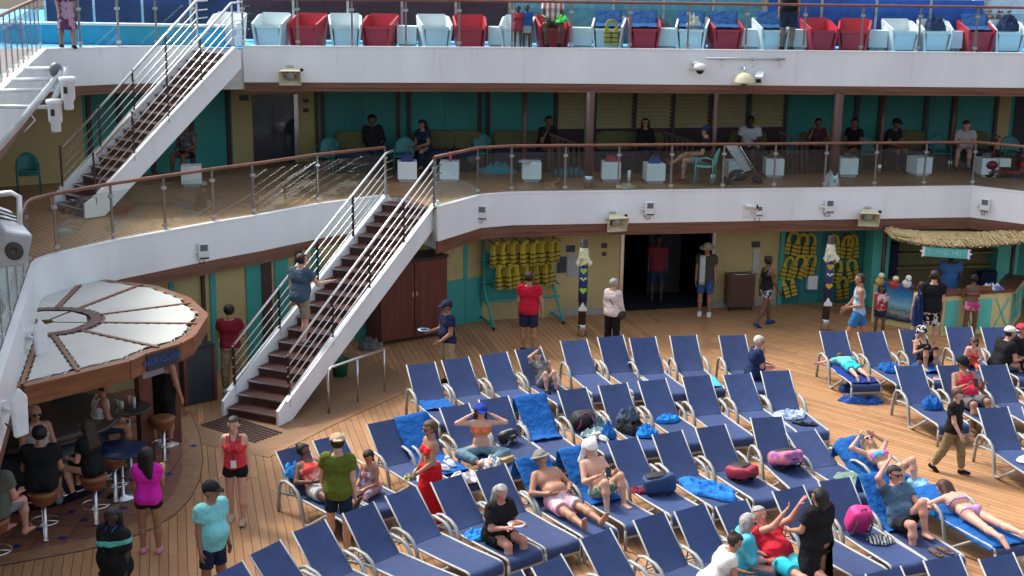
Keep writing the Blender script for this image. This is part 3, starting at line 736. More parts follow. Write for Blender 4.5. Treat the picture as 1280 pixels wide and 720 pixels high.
lounger('Df', 1150, 610, 22, 'navy lounger laid flat under the woman lying face down', 'sun loungers on the pool deck', 'f')
def on(key, dx=0., dy=0., dz=0.):
    h, th, k = LG[key]; return h+Vector((math.cos(th)*dx-math.sin(th)*dy, math.sin(th)*dx+math.cos(th)*dy, .36+dz))

# ------------------------------------------------------------------ towels, bags, shoes
TB = (.012, .10, .34); TL = (.10, .48, .72)
def nz(x, y, z, s): return mnoise.noise(Vector((x*s, y*s, z*s)))
def towel_on(key, label, col=TB, over=.28, seat=.0, w=.62, back=True, side=0., group=None, y0=.06):
    """towel laid along a lounger: hangs over the top of the back, down it, and on the seat"""
    h, th, kind = LG[key]; b = R(BETA[kind]); cb, sb = math.cos(b), math.sin(b); sz = .36; pr = []
    if back:
        if over: pr += [(-.80*cb-.035, sz+.80*sb-over), (-.80*cb-.03, sz+.80*sb-over*.5), (-.79*cb-.02, sz+.79*sb)]
        pr += [(-.775*cb, sz+.79*sb+.015)]+[(-q*cb+.022*sb, sz+q*sb+.022*cb) for q in (.7, .5, .3, .12)]
    if seat: pr += [(y0+seat*f, sz+.028) for f in (0, .25, .5, .75, 1)]
    # resample
    L_ = [0]
    for a, c in zip(pr[:-1], pr[1:]): L_.append(L_[-1]+math.hypot(c[0]-a[0], c[1]-a[1]))
    def at(t):
        d = t*L_[-1]
        for i in range(len(pr)-1):
            if d <= L_[i+1]+1e-9:
                f = (d-L_[i])/max(1e-6, L_[i+1]-L_[i]); return [pr[i][k]+(pr[i+1][k]-pr[i][k])*f for k in (0, 1)]
        return pr[-1]
    sd_ = sum(map(ord, label)) % 50
    def fn(u, v):
        y, z = at(u); x = (v-.5)*w*(1+.06*nz(u*3, sd_, 0, 1))+side+.03*nz(u*4, sd_+5, 0, 1)
        e = max(0, .05*max(0, .6-abs(nz(x*1.6+y*.6, y*.5-x*.7, z*.6+sd_, 3.))*2.4)*(.6+nz(x, y, sd_, 2.))+.006*abs(nz(x, y, z+sd_, 9)))
        if abs(x) > .285: z -= (abs(x)-.285)*1.3
        return (x, y+e*.4, z+e)
    mb = MB(); mb.grid(fn, 34, 14); o = mb.build('beach_towel', cloth(col)); sol = o.modifiers.new('thick', 'SOLIDIFY'); sol.thickness = .012; sol.offset = 1
    o.location = h; o.rotation_euler = (0, 0, th); return tag(o, label, 'towel', group)
def heap(name, label, cat, loc, size, m_, rot=0., seed=0, group=None, rough=1.):
    """crumpled cloth"""
    mb = MB(); n, k = 30, 44; sx, sy, sz_ = size
    def fn(u, v):
        a = v*2*math.pi; r_ = u; w = 1+.28*nz(math.cos(a), math.sin(a), seed, 1.7)+.1*nz(math.cos(a)*3, math.sin(a)*3, seed, 1.)
        x, y = math.cos(a)*r_*w, math.sin(a)*r_*w
        f = max(0, 1-r_**2.4)**.5
        r1 = max(0, 1-abs(nz(x*1.4+y*.5, y*.8, seed+3, 1.25))*3.); r2 = max(0, 1-abs(nz(x, y*1.3-x*.6, seed+9, 2.1))*2.6); hh = f**.8*(.22+.55*r1+.38*rough*r2+.3*abs(nz(x, y, seed+5, 1.4)))
        return (x*sx/2, y*sy/2, hh*sz_+.002)
    mb.grid(fn, n, k); mb.prism([(math.cos(a)*sx*.3, math.sin(a)*sy*.3) for a in [i*.7 for i in range(9)]], .0, .004)
    o = mb.build(name, m_); o.location = loc; o.rotation_euler = (0, 0, rot); return tag(o, label, cat, group)
def backpack(label, loc, rot, m1, m2, size=(.34, .24, .40), lie=0., name='backpack', cat='backpack'):
    t = thing(name, label, cat, loc, rot); sx, sy, sz_ = size; M = Matrix.Rotation(lie, 3, 'X'); up = Vector((0, 0, sy/2*abs(math.sin(lie))+sz_/2*abs(math.cos(lie))))
    mb = MB(); mb.ell((0, 0, 0), (sx/2, sy/2, sz_/2), 22, 16, None, .42); kz = sum(map(ord, label)); mb.v = [tuple(M @ Vector((v[0]*(1-.22*max(0, v[2]/sz_))*(1+.16*nz(v[0], v[2], kz, 7)), v[1]*(1+.35*nz(v[0], v[2], kz+4, 6)), v[2]*(1+.1*nz(v[0], v[1], kz+9, 7))))+up) for v in mb.v]; mb.build('body', m1, t, False)
    mb = MB(); mb.ell((0, -sy*.40, -sz_*.08), (sx*.36, sy*.20, sz_*.34), 14, 8, None, .5); mb.v = [tuple(M @ Vector(v)+up) for v in mb.v]; mb.build('front_pocket', m2, t, False)
    mb = MB(); mb.tube([M @ Vector((sx*.40*math.cos(a), -sy*.20, sz_*(.10+.36*math.sin(a))))+up for a in [math.pi*i/10 for i in range(11)]], .007, 5); mb.build('zipper', mat('zip_grey', (.2, .2, .2), .4), t, False)
    for s in (-1, 1):
        mb = MB(); mb.tube([M @ Vector((s*sx*.25, sy*.3, sz_*.42))+up, M @ Vector((s*sx*.33, sy*.75, sz_*.2))+up, M @ Vector((s*sx*.36, sy*.72, -sz_*.2))+up, M @ Vector((s*sx*.33, sy*.4, -sz_*.42))+up], .016, 6); mb.build('strap', m2, t, False)
    mb = MB(); mb.tube([M @ Vector((-.05, sy*.1, sz_*.46))+up, M @ Vector((-.03, sy*.1, sz_*.56))+up, M @ Vector((.03, sy*.1, sz_*.56))+up, M @ Vector((.05, sy*.1, sz_*.46))+up], .011, 6); mb.build('handle', m2, t, False)
    return t
def shoe(label, loc, rot, m1, group=None, flip=False, name='shoe'):
    t = thing(name, label, 'shoe', loc, rot, group)
    mb = MB(); pts = [(.045, -.12), (.05, 0), (.055, .07), (.035, .14), (0, .155), (-.035, .14), (-.045, .06), (-.035, -.02), (-.035, -.12), (0, -.14)]
    mb.prism(pts, 0, .022 if flip else .028); mb.build('sole', m1 if flip else white_plastic, t, False)
    mb = MB()
    if flip: mb.tube([(-.04, .03, .02), (-.02, .06, .05), (0, .10, .03), (.02, .06, .05), (.045, .03, .02)], .008, 5)
    else:
        mb.ell((0, .03, .03), (.045, .12, .05), 12, 6); mb.lathe([(.042, .03), (.04, .10), (.03, .105)], 10, (0, -.07, 0))
    mb.build('strap' if flip else 'upper', m1, t, False); return t

# ------------------------------------------------------------------ top deck chairs and cubes
def tub_chair(m_, nm):
    t = thing(nm, nm, 'chair')
    mb = MB()
    def slabq(pts, th): mb.plate(pts, th)
    W, D, Hh = .33, .29, .72
    for s in (-1, 1):
        mb = MB(); slabq([(s*(W-.05), -D, 0), (s*(W-.02), D, 0), (s*(W+.02), D+.02, .60), (s*(W+.03), D-.16, .76), (s*(W-.0), -D-.02, Hh) if 0 else (s*(W+.02), -D+.02, Hh-.06)] if 0 else [(s*(W-.05), D-.02, 0), (s*(W-.05), -D, 0), (s*(W-.0), -D-.05, Hh-.03), (s*(W+.03), -D+.12, Hh-.05), (s*(W+.01), D, .50)], .045); mb.build('side_shell', m_, t, False)
    mb = MB(); mb.plate([(-(W-.06), -D+.01, 0), (W-.06, -D+.01, 0), (W-.01, -D-.05, Hh), (-(W-.01), -D-.05, Hh)], .05); mb.build('backrest', m_, t, False)
    mb = MB(); mb.plate([(-(W-.05), D-.02, .43), (W-.05, D-.02, .43), (W-.05, -D+.04, .39), (-(W-.05), -D+.04, .39)], .06); mb.build('seat', m_, t, False)
    mb = MB(); mb.plate([(-(W-.09), D-.12, .02), (W-.09, D-.12, .02), (W-.07, D-.05, .40), (-(W-.07), D-.05, .40)], .03); mb.build('front_panel', m_, t, False)
    return t
CW = tub_chair(whitechair, 'white_tub_chair'); CR = tub_chair(redplastic, 'red_tub_chair')
cb_ = thing('cube_table', 'cube', 'table'); mb = MB(); mb.box((0, 0, .03), (.36, .36, .06)); mb.build('plinth', mat('plinth_grey', (.45, .46, .46), .6), cb_, False)
mb = MB(); mb.box((0, 0, .26), (.44, .44, .40)); o = mb.build('top_box', whitechair, cb_, False)
bv = o.modifiers.new('b', 'BEVEL'); bv.width = .012; bv.segments = 2
top_line = [(285, 'w'), (340, 'w'), (385, 'r'), (432, 'w'), (475, 'r'), (543, 'w'), (587, 'r'), (646, 'w'), (690, 'r'), (760, 'w'), (804, 'r'), (864, 'w'), (905, 'r'), (962, 'w'), (1022, 'r'), (1066, 'r'), (1124, 'w'), (1166, 'w'), (1218, 'r'), (1256, 'w')]
clab = {285: 'white tub chair nearest the head of the upper staircase', 646: 'white tub chair behind the two small children', 690: 'red tub chair under the man in the white shirt', 760: 'white tub chair with a yellow life vest on it', 804: 'red tub chair half covered by a blue towel, beside the life vest', 864: 'white tub chair holding a white bag and blue towel', 905: 'red tub chair covered by a blue towel', 962: 'white tub chair draped in blue towels behind bare legs', 1166: 'white tub chair piled with clothes', 1218: 'red tub chair with a blue towel on its seat', 1256: 'white tub chair with a blue bundle on it'}
CH = {}
for x, c in top_line:
    q = P(x, 57+ (x-300)*.0075, Z3); q.z = Z3+.004
    place(CW if c == 'w' else CR, USED, q, math.pi+random.uniform(-.3, .3), clab.get(x, 'empty %s plastic tub chair at the top deck railing' % ('white' if c == 'w' else 'red')), 'tub chairs along the top deck railing'); CH[x] = q
for x in (509, 622, 727, 832, 937, 995, 1094, 1187):
    q = P(x, 56.5+(x-300)*.0075, Z3); q.z = Z3+.004
    place(cb_, USED, q, random.uniform(-.05, .05), 'white cube table between the top deck tub chairs', 'white cube tables on the top deck')
for x in (760, 804, 864, 905, 962, 1218):
    q = CH[x]; mb = MB()
    sdx = x*.37
    mb.grid(lambda u, v: (( .5-v)*.62, .24-min(u, .55)*1.0+ (max(0, u-.55))*.1 if 0 else (-.25-.02 if u > .75 else .2-u*.62), (.50+u*.12 if u < .7 else .84-(u-.75)*1.6 if u > .75 else .84)+.02*nz(u*6, v*6, sdx, 1)), 24, 12)
    o = mb.build('beach_towel', cloth((.03, .10, .28))); sm = o.modifiers.new('s', 'SOLIDIFY'); sm.thickness = .012
    o.location = q; o.rotation_euler = (0, 0, math.pi); tag(o, 'blue towel thrown over a tub chair at the top deck railing', 'towel', 'towels on the top deck chairs')
# back of the top deck
def topwall(lab, x0, x1, dep, h, m_, name='windbreak', yb=45):
    a = P(x0, 60+(x0-300)*.0085, Z3); b = P(x1, 60+(x1-300)*.0085, Z3); a.y += dep; b.y += dep; a.x *= a.y/(a.y-dep); b.x *= b.y/(b.y-dep)
    t = thing(name, lab, 'screen', (a.x, a.y, Z3)); n = max(1, round((b-a).length/1.3))
    for i in range(n):
        p, q = a.lerp(b, i/n), a.lerp(b, (i+1)/n); mb = MB(); mb.bar(p+Vector((.03, 0, .05+h/2)), q+Vector((-.03, 0, .05+h/2)), .04, h); mb.build('panel', m_, t)
        mb = MB(); mb.bar(p, p+Vector((0, 0, h+.25)), .06, .06, up=(0, 1, 0)); mb.build('post', steel, t)
    return t
topwall('bright blue slatted screen behind the right hand top deck chairs', 955, 1225, 1.6, 1.1, mat('blue_screen', (.015, .10, .42), .5, var=.2))
topwall('pale green glass windscreen behind the middle top deck chairs', 640, 950, 1.7, 1.15, mat('teal_glass_screen', (.10, .30, .36), .2, var=.25))
topwall('dark maroon screen behind the left hand top deck chairs', 300, 636, 2.2, 1.25, mat('maroon_screen', (.045, .016, .028), .5, var=.3))
t = thing('splash_pool_wall', 'low turquoise painted wall with white coping on the top deck', 'pool wall', P(90, 62, Z3))
a, b = P(70, 60, Z3), P(275, 60, Z3); a = a+Vector((0, .9, 0)); b = b+Vector((0, .6, 0))
mb = MB(); mb.bar((a.x-1.8, a.y+.5, Z3+.21), (b.x, b.y, Z3+.21), .3, .40); mb.build('painted_wall', mat('pool_cyan', (.02, .36, .55), .4, var=.1), t)
mb = MB(); mb.bar((a.x-1.8, a.y+.5, Z3+.44), (b.x, b.y, Z3+.44), .36, .05); mb.build('coping', whitechair, t)
topwall('tall royal blue and dark screen beyond the splash pool', 60, 300, 4.2, 1.5, mat('dark_blue_screen', (.02, .035, .10), .5, var=.5, vs=1.5))
mb = MB(); a, b = P(1230, 66, Z3), P(1330, 67, Z3)
topwall('pale machinery cabinet beyond the right end of the top deck', 1228, 1330, 3.0, 1.3, mat('pale_cabinet', (.5, .52, .54), .5), 'deck_cabinet')
q = PY(1140, -1, 35.5)

# ------------------------------------------------------------------ middle deck furniture
def mid(x, y): q = P(x, y, Z2); q.z = Z2+.003; return q
for x, y, r_, l in ((509, 226, .1, 'white cube table at the head of the lower staircase, left of its rails'), (562, 226, 0, 'white cube table with a pink bottle beside the lower staircase head'), (664, 226, .05, 'white cube table half covered by a white cloth'), (763, 226, 0, 'white cube table with clutter between the thick column and the shutters'), (817, 228, .15, 'white cube table beside the crossed legs'), (917, 224, .2, 'white cube table behind the folded stroller'), (966, 221, 0, 'white cube table nearest the seated man in white'), (1058, 220, 0, 'white cube table just right of the thick column'), (1148, 219, .35, 'white cube table turned at an angle on the middle deck'), (1232, 220, .1, 'white cube table behind the red scooter'), (240, 232, .2, 'white cube table behind the upper staircase')):
    place(cb_, USED, mid(x, y), r_, l, 'white cube tables on the middle deck')
def dining_chair(m_, lab, loc, rot):
    t = thing('dining_chair', lab, 'chair', loc, rot)
    for s in (-1, 1):
        MB().tube([(s*.22, .2, 0), (s*.215, .19, .43), (s*.22, .17, .62), (s*.225, -.05, .66), (s*.23, -.2, .62), (s*.24, -.24, 0)], .017, 6).build('leg', m_, t, False)
    mb = MB(); mb.ell((0, 0, .44), (.24, .23, .03), 14, 6, None, .6); mb.build('seat', m_, t, False)
    mb = MB(); mb.grid(lambda u, v: ((u-.5)*.46, -.2-.07*math.sin(u*math.pi)-.06*v, .46+v*(.40-.16*abs(u-.5)**2*4)), 10, 6); o = mb.build('backrest', m_, t, False)
    s = o.modifiers.new('s', 'SOLIDIFY'); s.thickness = .025
    return t
mint = mat('mint_plastic', (.14, .42, .37), .45); tchair = mat('teal_chair_plastic', (.02, .16, .16), .45)
dining_chair(tchair, 'teal plastic armchair against the ochre wall of the left balcony', mid(37, 243), R(200))
dining_chair(mint, 'mint dining chair under the man with crossed legs', mid(880, 231), R(75))
for x, y, r_ in ((600, 213, 170), (1083, 214, 185), (1173, 213, 180), (1262, 214, 175), (408, 218, 170), (505, 218, 180)):
    dining_chair(tchair, 'teal cross-backed chair against the middle deck wall', mid(x, y), R(r_))['group'] = 'teal chairs along the middle deck wall'
olive = mat('olive_cushion', (.10, .095, .04), .9)
def sofa(lab, x, y, w_, rot=math.pi):
    t = thing('lounge_seat', lab, 'armchair', mid(x, y), rot, 'dark lounge seats on the middle deck')
    mb = MB(); mb.box((0, 0, .20), (w_, .62, .34)); mb.build('seat_base', black, t, False)
    mb = MB(); mb.ell((0, .02, .42), (w_/2-.03, .30, .07), 12, 6, None, .4); mb.build('seat_cushion', mat('navy_cushion', (.02, .03, .07), .9), t, False)
    mb = MB(); mb.ell((0, -.27, .66), (w_/2-.02, .08, .27), 12, 8, None, .4); mb.build('back_cushion', olive, t, False)
    for s in (-1, 1): mb = MB(); mb.bar((s*w_/2, -.3, .5), (s*w_/2, .3, .5), .05, .06); mb.bar((s*w_/2, .28, .0), (s*w_/2, .28, .47), .05, .05, up=(0, 1, 0)); mb.build('arm', darkbrown, t, False)
for x, y, w_ in ((442, 214, 1.05), (540, 212, 1.1), (580, 212, .9), (636, 212, .9), (676, 213, .9), (1130, 211, 1.1), (1215, 211, 1.0), (770, 213, 1.1), (810, 214, .8), (935, 212, 1.0), (1020, 213, .9)):
    sofa('dark armchair with olive back cushion along the middle deck wall', x, y, w_)
def folding_frame(x, y):
    t = thing('wooden_rack', 'slatted dark wooden rack leaning by the middle deck shutters', 'rack', mid(x, y), .1, 'dark wooden racks')
    for k in range(6): mb = MB(); mb.bar((-.3+.12*k, .0, 0), (-.36+.13*k, .1, .95-.04*k), .03, .03); mb.build('slat', darkbrown, t, False)
    mb = MB(); mb.bar((-.42, .1, 1.02), (.36, .1, .74), .05, .05); mb.build('top_bar', darkbrown, t, False)
for x, y in ((708, 222), (850, 218), (993, 218)): folding_frame(x, y)
# stroller
t = thing('folded_stroller', 'folded stroller with pale canopy in front of a white cube', 'stroller', mid(925, 230), .2)
mb = MB(); mb.plate([(-.45, 0, .95), (-.2, 0, .95), (.25, 0, .32), (.05, 0, .30)], .05); mb.build('canopy', mat('pale_canvas', (.42, .43, .42), .8), t, False)
for s in (-.12, .12):
    mb = MB(); mb.tube([(-.1, s, .9), (.42, s, .15)], .013, 6); mb.tube([(-.35, s, .08), (.3, s, .45)], .013, 6); mb.build('frame_tube', steel, t, False)
    for xx in (-.35, .42): mb = MB(); M = Matrix.Rotation(math.pi/2, 3, 'X'); mb.lathe([(.05, -.02), (.085, -.02), (.085, .02), (.05, .02)], 12, (xx, s, .087), M); mb.build('wheel', black, t, False)
mb = MB(); mb.ell((-.05, 0, .2), (.25, .16, .14)); mb.build('seat', black, t, False)
# scooter
red2 = mat('scooter_red', (.20, .015, .03), .3)
t = thing('mobility_scooter', 'dark red mobility scooter parked at the right end of the middle deck', 'scooter', mid(1258, 222), R(-4))
def wheel(x_, y_, r_):
    M = Matrix.Rotation(math.pi/2, 3, 'X'); mb = MB(); mb.lathe([(r_*.5, -.05), (r_, -.045), (r_, .045), (r_*.5, .05)], 16, (x_, y_, r_), M); o = mb.build('wheel', black, t, False)
    mb = MB(); mb.lathe([(.02, -.055), (r_*.55, -.052), (r_*.55, .052), (.02, .055)], 10, (x_, y_, r_), M); mb.build('rim', steel, t, False).parent = o
wheel(-.42, 0, .14)
for s in (-.24, .24): wheel(.5, s, .14)
mb = MB(); mb.ell((-.40, 0, .30), (.17, .12, .12), 12, 8); mb.box((.05, 0, .16), (.8, .34, .06)); mb.box((.45, 0, .3), (.4, .4, .25)); mb.build('body', red2, t, False)
mb = MB(); mb.tube([(-.4, 0, .35), (-.30, 0, .95)], .03, 8); mb.tube([(-.30, -.25, 1.0), (-.30, .25, 1.0)], .018, 6); mb.build('tiller', red2, t, False)
mb = MB(); mb.ell((.42, 0, .55), (.24, .22, .07), 12, 6, None, .5); mb.ell((.66, 0, .82), (.06, .21, .26), 12, 8, None, .5); mb.build('seat', black, t, False)
mb = MB(); mb.box((-.1, -.05, .38), (.26, .2, .2)); mb.build('basket', white_plastic, t, False)

# ------------------------------------------------------------------ lower deck fittings
# brown cabinet
a, b = P(476, 434), P(559, 420); d = (b-a); ang = math.atan2(d.y, d.x); wd = d.length
hh = PY(476, 330, a.y).z
t = thing('wardrobe_cabinet', 'tall dark brown two-door cabinet behind the staircase', 'cabinet', (a.x, a.y, .012), ang)
mb = MB(); mb.bx((0, .02, .08), (wd, .95, hh-.05)); mb.build('carcass', cab_wood, t, False)
for k in (0, 1):
    mb = MB(); mb.bx((wd*k/2+.012, -.006, .10), (wd*(k+1)/2-.012, .018, hh-.07)); dd = mb.build('door', cab_wood, t, False)
    mb = MB(); mb.bx((wd/2+(-.06 if k == 0 else .04), -.03, hh*.55), (wd/2+(-.04 if k == 0 else .06), -.008, hh*.55+.1)); mb.build('handle', steel, t, False).parent = dd
mb = MB(); mb.bx((-.02, -.03, hh-.05), (wd+.02, .97, hh)); mb.build('top_board', mat('cabinet_top', (.03, .018, .016), .4), t, False)
for xx in (.05, wd-.05):
    mb = MB(); mb.bx((xx-.03, .05, 0), (xx+.03, .12, .08)); mb.build('foot', steel, t, False)
# small wheeled cabinet by the door
q = P(922, 386); t = thing('trolley_cabinet', 'small brown wheeled cabinet with a rail beside the doorway', 'trolley', (q.x, q.y, .006), R(8))
mb = MB(); mb.bx((-.32, -.25, .12), (.32, .25, .86)); mb.build('carcass', mat('trolley_wood', (.11, .06, .045), .4), t, False)
mb = MB(); mb.bx((-.29, -.27, .16), (.29, -.252, .82)); mb.build('door', mat('trolley_door', (.09, .045, .035), .4), t, False)
mb = MB(); mb.tube([(-.36, -.27, .9), (.36, -.27, .9), (.36, .27, .9), (-.36, .27, .9)], .014, 6, closed=True); mb.build('rail', steel, t, False)
for sx in (-.26, .26):
    for sy in (-.2, .2): mb = MB(); mb.ell((sx, sy, .06), (.03, .05, .06), 8, 6); mb.build('castor', black, t, False)
# life jackets
def jacket_proto():
    t = thing('life_jacket', 'life jacket', 'life jacket'); mb = MB(); pts = []
    n = 9
    out = [(-.15, -.30), (-.155, .0), (-.14, .12)]+[(-.14*math.cos(math.pi*i/n), .12+.16*math.sin(math.pi*i/n)) for i in range(1, n)]+[(.14, .12), (.155, .0), (.15, -.30)]
    inn = [(.02, -.30), (.02, -.05), (.075, .06), (.075, .12)]+[(.075*math.cos(math.pi*i/n), .12+.09*math.sin(math.pi*i/n)) for i in range(1, n)]+[(-.075, .12), (-.075, .06), (-.02, -.05), (-.02, -.30)]
    mb.plate([(x, 0, z+.30) for x, z in out+inn], .09); mb.build('foam_body', jacket, t, False)
    for z in (-.23, -.13, -.03):
        mb = MB(); mb.box((0, 0, z+.30), (.325, .104, .022)); mb.build('belt', black, t, False)
    return t
JP = jacket_proto(); bpy.data.objects['life_jacket']
def jackets(lst, w, d, lab, grp):
    for x, y, tilt in lst:
        u, z = w.hit(x, y, d); q = w.pt(u, z, d)
        o = place(JP, USED, (q.x, q.y, q.z), w.ang, lab, grp); o.rotation_euler = (random.uniform(-.08, .08), tilt+random.uniform(-.12, .12), w.ang+random.uniform(-.2, .2))
jackets([(987, 318, .12), (1000, 320, .0), (1011, 321, 0), (981, 349, .3), (995, 347, .22), (1008, 346, .1), (989, 370, -.25), (1042, 321, -.03), (1056, 322, .03), (1065, 322, .05), (1042, 353, .1), (1067, 351, -.25), (1053, 373, -.2)], wD, .10, 'yellow life jacket with black belts hanging on the dark teal wall', 'life jackets on the teal wall')
# life jacket rack
ra, rb = P(605, 407), P(697, 399); d = (rb-ra); ang = math.atan2(d.y, d.x); wd = d.length
t = thing('life_jacket_rack', 'green metal rack on wheels hung with yellow life jackets', 'rack', (ra.x, ra.y, .006), ang)
RT = 1.95
for xx in (.06, wd-.06):
    mb = MB(); mb.tube([(xx, -.45, .1), (xx, -.05, .55), (xx, .18, .8), (xx, .25, RT)], .03, 6); mb.tube([(xx, -.5, .1), (xx, .5, .1)], .03, 6); mb.tube([(xx, .45, .1), (xx, .25, .85)], .025, 6); mb.build('side_frame', teal, t, False)
    for yy in (-.48, .48): mb = MB(); mb.ell((xx, yy, .05), (.03, .05, .05), 8, 6); mb.build('castor', black, t, False)
for z, yy in ((RT, .25), (1.45, .22), (.95, .2), (.55, -.02)):
    mb = MB(); mb.tube([(-.02, yy, z), (wd+.02, yy, z)], .025, 6); mb.build('cross_bar', teal, t, False)
for z in (1.93, 1.42, .93):
    for i in range(6): mb = MB(); mb.tube([(.15+i*(wd-.25)/5, .22, z), (.15+i*(wd-.25)/5, -.28, z-.03)], .012, 5); mb.build('prong', black, t, False)
mb = MB(); mb.bx((.08, .27, .5), (wd-.08, .285, 1.6)); mb.build('back_panel', dteal, t, False)
M = Matrix.Rotation(ang, 3, 'Z')
for row, z, n in ((0, 1.36, 7), (1, .86, 6)):
    for i in range(n):
        q = ra+M @ Vector((.24+i*(wd-.42)/6+(.12 if row else 0), -.10+random.uniform(-.06, .06), z))
        o = place(JP, USED, q, ang+R(32)+random.uniform(-.1, .1), 'yellow life jacket hanging on the green rack, %s row' % ('upper' if row == 0 else 'lower'), 'life jackets on the rack')
# ------------------------------------------------------------------ towel hut
cp = [P(x, y) for x, y in ((1090, 402), (1138, 411), (1174, 420), (1257, 414), (1272, 395))]
t = thing('towel_hut', 'thatched towel hut with a yellow and turquoise counter', 'kiosk', (cp[2].x, cp[2].y, 0))
hy = mat('hut_yellow', (.62, .53, .24), .55, var=.1); ht_ = mat('hut_turquoise', (.10, .50, .42), .5, var=.1)
for i in range(4):
    a, b = cp[i], cp[i+1]; mb = MB(); mb.bar((a.x, a.y, .47), (b.x, b.y, .47), .12, .92); mb.build('counter_front', hy, t)
    w = Wall(a, b, 0); n = max(2, round(w.L/.42))
    for k in range(n):
        u0, u1 = w.L*k/n+.05, w.L*(k+1)/n-.05
        if k % 2 == 0: mb = MB(); w.box(mb, u0, u1, .12, .82, .062, .075); mb.build('panel', ht_, t)
        else:
            mb = MB()
            for p_, q_ in (((u0, .14), (u1, .80)), ((u0, .80), (u1, .14))): mb.bar(w.pt(p_[0], p_[1], .07), w.pt(q_[0], q_[1], .07), .03, .02, up=(w.n.x, w.n.y, 0))
            mb.build('cross_brace', ht_, t)
poly = [(q.x, q.y) for q in cp]; inn = [(q[0]-(q[0]-11)*.0, q[1]+.55) for q in poly]
mb = MB(); mb.prism([tuple(p) for p in offs(poly, .1)]+[tuple(p) for p in offs(poly, -.35)][::-1], .935, .99); mb.build('counter_top', mat('counter_wood', (.13, .05, .03), .35, var=.2), t)
w = wD
u0, u1 = w.hit(1112, 340)[0], w.hit(1245, 340)[0]
mb = MB(); w.box(mb, u0, u1, 0, CZ-.01, .003, .05); mb.build('back_wall', mat('hut_back', (.20, .17, .08), .6), t)
for zz in (.9, 1.25, 1.6):
    mb = MB(); w.box(mb, u0+.01, u1-.01, zz, zz+.03, .052, .36); mb.build('shelf', mat('hut_shelf', (.28, .23, .10), .6), t)
for x0, x1 in ((1090, 1111), (1246, 1272)):
    mb = MB(); w.px(mb, x0, 300, x1, 360, .003, .5, .01, CZ-.02); sh = mb.build('side_shutter', ht_, t)
mb = MB(); w.px(mb, 1107, 305, 1123, 345, .052, .3); mb.build('towel_stack', mat('navy_towel_stack', (.012, .025, .07), .9), t)
mb = MB(); w.px(mb, 1226, 340, 1246, 360, .37, .6); mb.build('towel_stack', MATS['navy_towel_stack'], t)
# thatch
def thatch(zc, yo, n, seed):
    rr = random.Random(seed); mb = MB()
    arc = [(1116, 297), (1132, 301), (1155, 305), (1195, 308), (1235, 307), (1270, 303), (1310, 297)]
    pts = [PY(x, y, 30.05+yo+(.9 if x < 1110 else .25 if x < 1140 else 0)) for x, y in arc]
    for i in range(n):
        f = rr.random()*(len(pts)-1.001); k = int(f); q = pts[k].lerp(pts[k+1], f-k)+Vector((0, rr.uniform(-.1, .25), zc+rr.uniform(-.035, .03)))
        top = q+Vector((rr.uniform(-.06, .06), .5+rr.uniform(-.1, .1), .07+rr.uniform(-.02, .03))); wv = Vector((rr.uniform(.006, .014), 0, rr.uniform(-.004, .004)))
        mb.add([q-wv, q+wv, top+wv*2, top-wv*2, q+Vector((0, .01, -.02)), top+Vector((0, .02, -.02))], [(0, 1, 2, 3), (0, 3, 5, 4), (1, 4, 5, 2)])
    return mb
thm = mat('thatch_straw', (.55, .41, .20), .9, var=.55, vs=30)
mb = thatch(0, 0, 1500, 1); mb.build('thatch_layer', thm, t, kind='stuff'); mb = thatch(.055, .16, 1300, 2); mb.build('thatch_layer', thm, t, kind='stuff')
arcp = [PY(x, y, 30.4+(.9 if x < 1110 else 0)) for x, y in ((1116, 293), (1155, 300), (1235, 302), (1310, 293))]
mb = MB()
for i in range(3): mb.bar(arcp[i]+Vector((0, .4, .03)), arcp[i+1]+Vector((0, .4, .03)), .9, .05)
mb.build('roof_board', thm, t)
for q in (arcp[0], arcp[2]+Vector((.9, .2, 0))): mb = MB(); mb.tube([(q.x, q.y+.6, 0), (q.x, q.y+.6, q.z+.1)], .05, 8); mb.build('roof_post', darkbrown, t)
# sign
s0, s1 = PY(1153, 314, 30.0), PY(1212, 318, 30.0); ang = math.atan2(s1.y-s0.y, s1.x-s0.x); sl_ = math.atan2(s1.z-s0.z, s1.x-s0.x)
sgn = thing('hut_sign', 'turquoise hanging sign with white ends under the thatch', 'sign', (s0+s1)/2)
sgn.rotation_euler = (R(-8), -sl_, ang)
W_ = (s1-s0).length
mb = MB(); mb.box((0, 0, 0), (W_*.9, .04, .21)); mb.build('board', mat('sign_turquoise', (.10, .42, .38), .5), sgn, False)
for s in (-1, 1):
    mb = MB(); mb.plate([(s*W_*.45, 0, .11), (s*W_*.52, 0, .10), (s*W_*.49, 0, .04), (s*W_*.56, 0, .01), (s*W_*.5, 0, -.03), (s*W_*.51, 0, -.12), (s*W_*.45, 0, -.10)], .035); mb.build('scroll_end', white_plastic, sgn, False)
    mb = MB(); mb.tube([(s*W_*.4, 0, .1), (s*W_*.4, .08, .2)], .006, 5); mb.build('hanging_wire', steel, sgn, False)
text('lettering', 'TOWEL HUT', .15, mat('sign_pale_letters', (.26, .60, .56), .5), sgn, Matrix.Translation((0, -.024, -.005)) @ Matrix.Rotation(math.pi/2, 4, 'X'))
